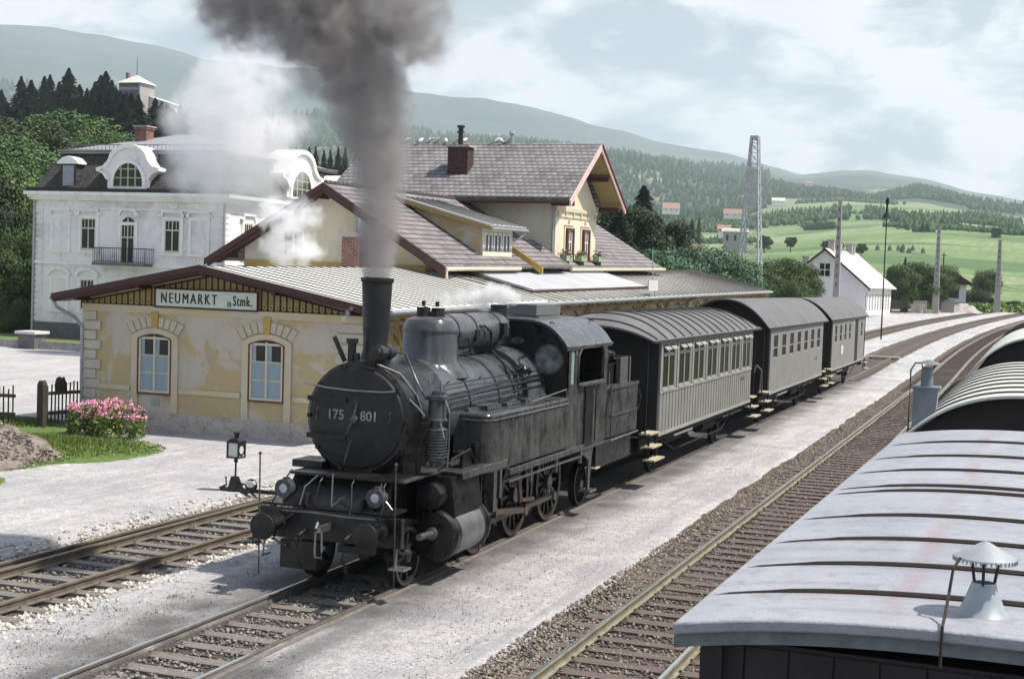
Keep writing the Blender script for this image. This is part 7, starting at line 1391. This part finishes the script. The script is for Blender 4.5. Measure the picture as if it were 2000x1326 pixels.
for px, ty, r, h, w, K, lab in ((1790, 512, 218, 8.2, 1.15, BL[0], 'fruit tree right of the white house'), (1828, 522, 222, 7.4, 1., BL[2], 'green tree behind the concrete pole'), (1765, 520, 214, 7, .9, BL[1], 'leafy tree at the end of the white house'), (1836, 552, 226, 5., .7, DK, 'dark bush left of the small hut'), (1925, 528, 300, 8.3, .85, BL[1], 'lone round headed tree in the green field'), (1905, 568, 250, 4.0, .9, BB[0], 'grey green bush right of the hut'), (1935, 582, 248, 2.6, 1., DK, 'small dark round bush beside the rightmost pole'), (1978, 588, 246, 1.8, 1.6, BL[2], 'low bush at the right end of the verge'), (1885, 575, 252, 3.2, .9, BB[1], 'bush against the hut side')): by_top(K, px, ty, r, h, lab, 'tree', w)
for px, ty, r, h, lab in ((1494, 460, 700, 9, 'dark round tree alone right of the mast'), (1545, 463, 640, 6, 'small dark tree on the field crest'), (1615, 470, 520, 4.5, 'left bush of the pair on the green slope'), (1638, 472, 520, 5, 'right bush of the pair on the green slope'), (1683, 476, 500, 4.5, 'bush behind the tall concrete pole'), (1947, 445, 780, 7, 'round tree on the crest far right')): by_top(DK, px, ty, r, h, lab, 'tree', 1.1)
tw = thing('castle_tower', 'grey castle tower with pale pyramid roof above the spruces', 'tower', at(266, 215, 440)); b = ORG[tw]; f_ = lambda mb, n, m: mb.build(n, M[m], tw)
f_(MB().box(b.x-3.6, b.x+3.6, b.y-3.6, b.y+3.6, b.z-6, b.z+7.4), 'wall', 'villa_base'); f_(MB().box(b.x-3.65, b.x+3.65, b.y-3.65, b.y-3.601, b.z+5.4, b.z+6.2).box(b.x+3.2, b.x+3.66, b.y-3.66, b.y+3.6, b.z-2, b.z+7.3), 'pale_band', 'concrete')
f_(MB().add([(b.x-4.3, b.y-4.3, b.z+7.4), (b.x+4.3, b.y-4.3, b.z+7.4), (b.x+4.3, b.y+4.3, b.z+7.4), (b.x-4.3, b.y+4.3, b.z+7.4), (b.x, b.y, b.z+10.2)], [(0, 1, 4), (1, 2, 4), (2, 3, 4), (3, 0, 4), (3, 2, 1, 0)]), 'roof', 'white_roof'); f_(MB().cyl((b.x, b.y, b.z+10), (b.x, b.y, b.z+15.5), .12, .05, 6), 'flagpole', 'under'); f_(MB().box(b.x-3.2, b.x-2.4, b.y-1, b.y, b.z+8, b.z+10.8), 'chimney', 'brick')
cw_ = thing('castle_wing', 'low castle wing with pale sloping roof right of the tower', 'building', at(318, 210, 440)); b = ORG[cw_]; MB().prism([(b.x-7, b.z-6), (b.x+5, b.z-6), (b.x+5, b.z+.5), (b.x-6, b.z+3.5)], 'y', b.y-3, b.y+3).build('wall', M['whitewall'], cw_); MB().slab([(b.x+5.6, b.y-3.4, b.z+.5), (b.x+5.6, b.y+3.4, b.z+.5), (b.x-6.4, b.y+3.4, b.z+3.9), (b.x-6.4, b.y-3.4, b.z+3.9)], .3).build('roof', M['white_roof'], cw_)
redroof = simple('red_tile_roof', (.34, .2, .16), .85, 0, .25, .8)
def farm(label, px, py, r, w, d, h, rh, rz=.3, roof=redroof, wall='whitewall', name='farmhouse', nwin=3):
    b = at(px, py, r); T = thing(name, label, 'house', b, (0, 0, rz)); ORG[T] = Vector((0, 0, 0)); B = lambda mb, n, m, p=T: mb.build(n, m if not isinstance(m, str) else M[m], p, org=(0, 0, 0))
    B(MB().prism([(-w/2, -2), (w/2, -2), (w/2, h), (-w/2, h)], 'y', -d/2, d/2).prism([(-d/2, h), (d/2, h), (0, h+rh*.95)], 'x', -w/2, w/2), 'wall', wall); q = MB()
    for s in (1, -1): z = [(-w/2-.6, s*(d/2+.6), h-.3), (w/2+.6, s*(d/2+.6), h-.3), (w/2+.6, 0, h+rh), (-w/2-.6, 0, h+rh)]; q.slab(z if s < 0 else z[::-1], .2)
    B(q, 'roof', roof); B(MB().box(w*.2-.4, w*.2+.4, -.4, .4, h+rh*.5, h+rh+.9), 'chimney', 'concrete')
    for k in range(nwin): x = -w/2+w*(k+.5)/nwin; B(MB().box(x-.5, x+.5, -d/2-.06, -d/2-.01, h*.4, h*.75), 'window', 'glass')
farm('white farmhouse with red roof at the wood edge', 1310, 415, 1500, 17, 11, 4, 6, .35); farm('long red roofed farm left of the mast', 1436, 424, 1450, 22, 10, 3, 5, .1); farm('small red roofed house behind the mast trees', 1414, 455, 760, 6, 5, 2, 2.2, .2)
farm('house with faded orange gable roof half behind the dark trees', 1298, 512, 165, 2.9, 3.0, 1.7, 1.0, 1.0, simple('orange_tile_roof', (.38, .22, .15), .85)); farm('pale block shaped building beside the mast', 1435, 484, 620, 10, 8, 7, 1.2, .2, M['white_roof'], 'concrete'); farm('low reddish roof seen just above the bushes', 1342, 490, 330, 6, 4, .8, 1., .2)
farm('tiny red roofed house on the skyline', 1580, 362, 2900, 15, 10, 4, 5, .2); farm('pale farm at the wood corner', 1520, 400, 2300, 20, 12, 6, 5, .2, M['white_roof'])
# stooks of drying hay on the green slope
i = 0
for px, py in ((1714, 486), (1738, 487), (1755, 487), (1762, 491), (1775, 492), (1783, 487), (1803, 492), (1764, 484)):
    b = at(px, py, 560); o = MB().lathe([(.9, -.5), (.8, .3), (.6, .9), (.2, 1.5), (0, 1.7)], b, 'z', 10).tube([b, b+Vector((0, 0, 2.0))], .06, 5).build('haystack', M['hay'], None, b); tag(o, 'dark haystack on the green slope, %s in the cluster' % ('leftmost, apart', 'second from left', 'third from left', 'fourth from left', 'fifth from left', 'sixth, set higher', 'rightmost', 'highest one'[:11])[i], 'haystack', 'haystacks on the slope'); i += 1
mn_ = thing('weathervane_post', 'dark finial post rising from the trees right of the white house', 'post', at(1768, 520, 216)); b = ORG[mn_]; MB().cyl(b-Vector((0, 0, 3)), b+Vector((0, 0, 1.3)), .12, n=8).lathe([(.45, .2), (.35, .35), (.12, .6), (.25, .8), (0, 1.1)], b, 'z', 10).build('post', M['under'], mn_)
# bright verge beyond the bend
def verge():
    mb = MB(); random.seed(8)
    for _ in range(9000):
        px = random.uniform(1700, 2100); r = random.uniform(236, 262); 
        b = at(px, 606, r); z = Gf(b.y)+.1; x, y = b.x, b.y; s = random.uniform(.2, .5); v = Vector((x, y, z+random.random()*.9)); quad(mb, v, s, .8)
    o = mb.build('tall_grass', M['leaf_bright'], None, (0, 240, 2), smooth=False); tag(o, 'bright yellow green tall grass along the bend', 'grass', kind='stuff')
verge()
# ---------------------------------------------------------------- smoke, steam and haze
def volmat(name, color, aniso=0.):
    m = bpy.data.materials.new(name); m.use_nodes = True; t = m.node_tree; t.nodes.clear(); o = t.nodes.new('ShaderNodeOutputMaterial'); v = t.nodes.new('ShaderNodeVolumePrincipled'); t.links.new(v.outputs[0], o.inputs['Volume']); v.inputs['Color'].default_value = (*color, 1); v.inputs['Anisotropy'].default_value = aniso; return m, t, v
def plume(name, label, pts, dens, color, nscale, soft=.55, thr=.0, hull=1.25, step=0., amp=.9, density_pts=None):
    """volume of gas: soft blobs along a path, broken up by noise. pts = (x, y, z, r, weight)"""
    org = Vector(pts[0][:3]); m, t, v = volmat(name+'_gas', color); N = t.nodes.new; Lk = t.links.new
    tc = N('ShaderNodeTexCoord'); nz = N('ShaderNodeTexNoise'); nz.inputs['Scale'].default_value = nscale; nz.inputs['Detail'].default_value = 5; nz.inputs['Roughness'].default_value = .6; nz.inputs['Distortion'].default_value = .4; Lk(tc.outputs['Object'], nz.inputs['Vector'])
    def M2(op, a, b=0., c=None):
        x = N('ShaderNodeMath'); x.operation = op
        for i, q in enumerate((a, b) if c is None else (a, b, c)):
            if hasattr(q, 'links'): Lk(q, x.inputs[i])
            else: x.inputs[i].default_value = q
        return x.outputs[0]
    acc = None
    for p in pts:
        d = N('ShaderNodeVectorMath'); d.operation = 'DISTANCE'; Lk(tc.outputs['Object'], d.inputs[0]); d.inputs[1].default_value = Vector(p[:3])-org
        g = M2('SUBTRACT', 1., M2('DIVIDE', d.outputs['Value'], p[3])); g = M2('MULTIPLY', M2('MAXIMUM', g, 0.), p[4]); acc = g if acc is None else M2('MAXIMUM', acc, g)
    n = M2('MULTIPLY', M2('SUBTRACT', nz.outputs['Fac'], .5), amp); e = M2('ADD', acc, n); sm = N('ShaderNodeMapRange'); sm.interpolation_type = 'SMOOTHSTEP'; Lk(e, sm.inputs[0]); sm.inputs[1].default_value = thr; sm.inputs[2].default_value = thr+soft; sm.inputs[3].default_value = 0; sm.inputs[4].default_value = 1
    inside = M2('MINIMUM', M2('MULTIPLY', acc, 6.), 1.); Lk(M2('MULTIPLY', M2('MULTIPLY', sm.outputs[0], inside), dens), v.inputs['Density'])
    # hull: convex-ish boxes would waste steps, so a skinned union of spheres by remesh
    mb = MB()
    for p in pts: mb.ball(p[:3], p[3]*1.02, 16)
    o = mb.build(name, m, None, org); r = o.modifiers.new('r', 'REMESH'); r.mode = 'VOXEL'; r.voxel_size = max(.06, min(p[3] for p in pts)*.3); tag(o, label, 'smoke', kind='stuff')
    if step: m.cycles.volume_step_rate = step
    return o
SY = 21.3
def pz(px, py, y=SY): d = ray(px, py); t_ = y/d.y; return (d.x*t_, y, CH+d.z*t_)
k = [(737, 546, 27, 2.6), (736, 530, 32, 2.6), (736, 508, 38, 2.3), (737, 480, 42, 2.0), (739, 448, 47, 1.7), (741, 412, 50, 1.35), (743, 372, 55, 1.3), (742, 330, 62, 1.25), (738, 288, 70, 1.2), (732, 245, 80, 1.15), (722, 200, 90, 1.1), (706, 155, 102, 1.05), (685, 108, 118, 1.0), (655, 60, 135, 1.0), (620, 15, 145, 1.0), (560, 0, 105, .95), (500, -20, 110, .95), (640, -50, 160, .95), (745, 60, 95, .8), (780, 10, 120, .7), (800, 70, 100, .6), (470, 10, 110, .8), (720, 120, 95, .85), (560, -70, 150, .9)]
pts = [(*pz(a, b), c*21.6/2800*1.22, w) for a, b, c, w in k]
plume('dark_smoke', 'dark brown grey smoke rising from the locomotive chimney', pts, 4.6, (.48, .455, .45), 2.8, soft=.75, thr=.03, amp=1.8)
k = [(352, 232, 48, 1), (372, 300, 62, 1.), (360, 345, 45, .9), (400, 200, 62, 1), (440, 160, 70, 1), (430, 250, 90, 1), (430, 330, 90, 1), (490, 210, 75, .9), (500, 290, 90, 1), (500, 350, 70, .9), (530, 150, 60, .55), (550, 330, 60, .8), (560, 250, 60, .5), (530, 400, 50, .8), (470, 120, 60, .7)]
pts = [(*pz(a, b, 66.), c*66*1.02/2800*1.3, w) for a, b, c, w in k]
plume('white_steam', 'lilac white cloud of steam drifting in front of the villa roof', pts, .75, (.99, .985, 1.0), .95, soft=.9, thr=-.03, amp=1.6)
k = [(560, 505, 30, .9), (545, 480, 42, 1), (590, 480, 38, 1), (565, 440, 45, 1), (600, 420, 36, .9), (540, 420, 42, .8), (580, 400, 30, .8), (610, 490, 30, .7), (590, 515, 24, .7)]
pts = [(*pz(a, b, 46.5), c*47/2800*1.3, w) for a, b, c, w in k]
plume('white_steam', 'small white puff of steam in front of the hall gable', pts, 1.9, (.985, .985, 1.0), 2.0, soft=.8, thr=.1, amp=2.2)
k = [(985, 592, 12, 1), (1000, 580, 16, 1), (985, 574, 18, 1), (960, 574, 22, .9), (930, 580, 22, .75), (900, 585, 20, .55), (870, 588, 18, .4), (945, 595, 16, .8)]
pts = [(*pz(a, b, 27.05), c*27.6/2800*1.35, w) for a, b, c, w in k]
plume('white_steam', 'bright wisp of steam blowing from the vent before the cab', pts, 9, (.985, .985, .985), 6, soft=.7, thr=.02, amp=1.5)
k = [(672, 622, 7, .9), (679, 612, 7, .9), (686, 602, 6, .7)]; pts = [(*pz(a, b, 21.), c*21/2800*1.5, w) for a, b, c, w in k]
plume('white_steam', 'tiny wisp of steam left of the chimney', pts, 10, (.97, .97, .97), 16, soft=.8, thr=.1, amp=1.4)
if HAZE:
    hz, t, v = volmat('haze_air', (.78, .87, .95)); v.inputs['Density'].default_value = 1.15e-4; v.inputs['Anisotropy'].default_value = .1
    zmax = float(V[:, :, 2].max()) if V.ndim == 3 else 1500
    MB().box(-9500, 9500, -9500, 9500, -40, zmax+60).build('haze', hz, None, (0, 0, 0), smooth=False, kind='stuff')
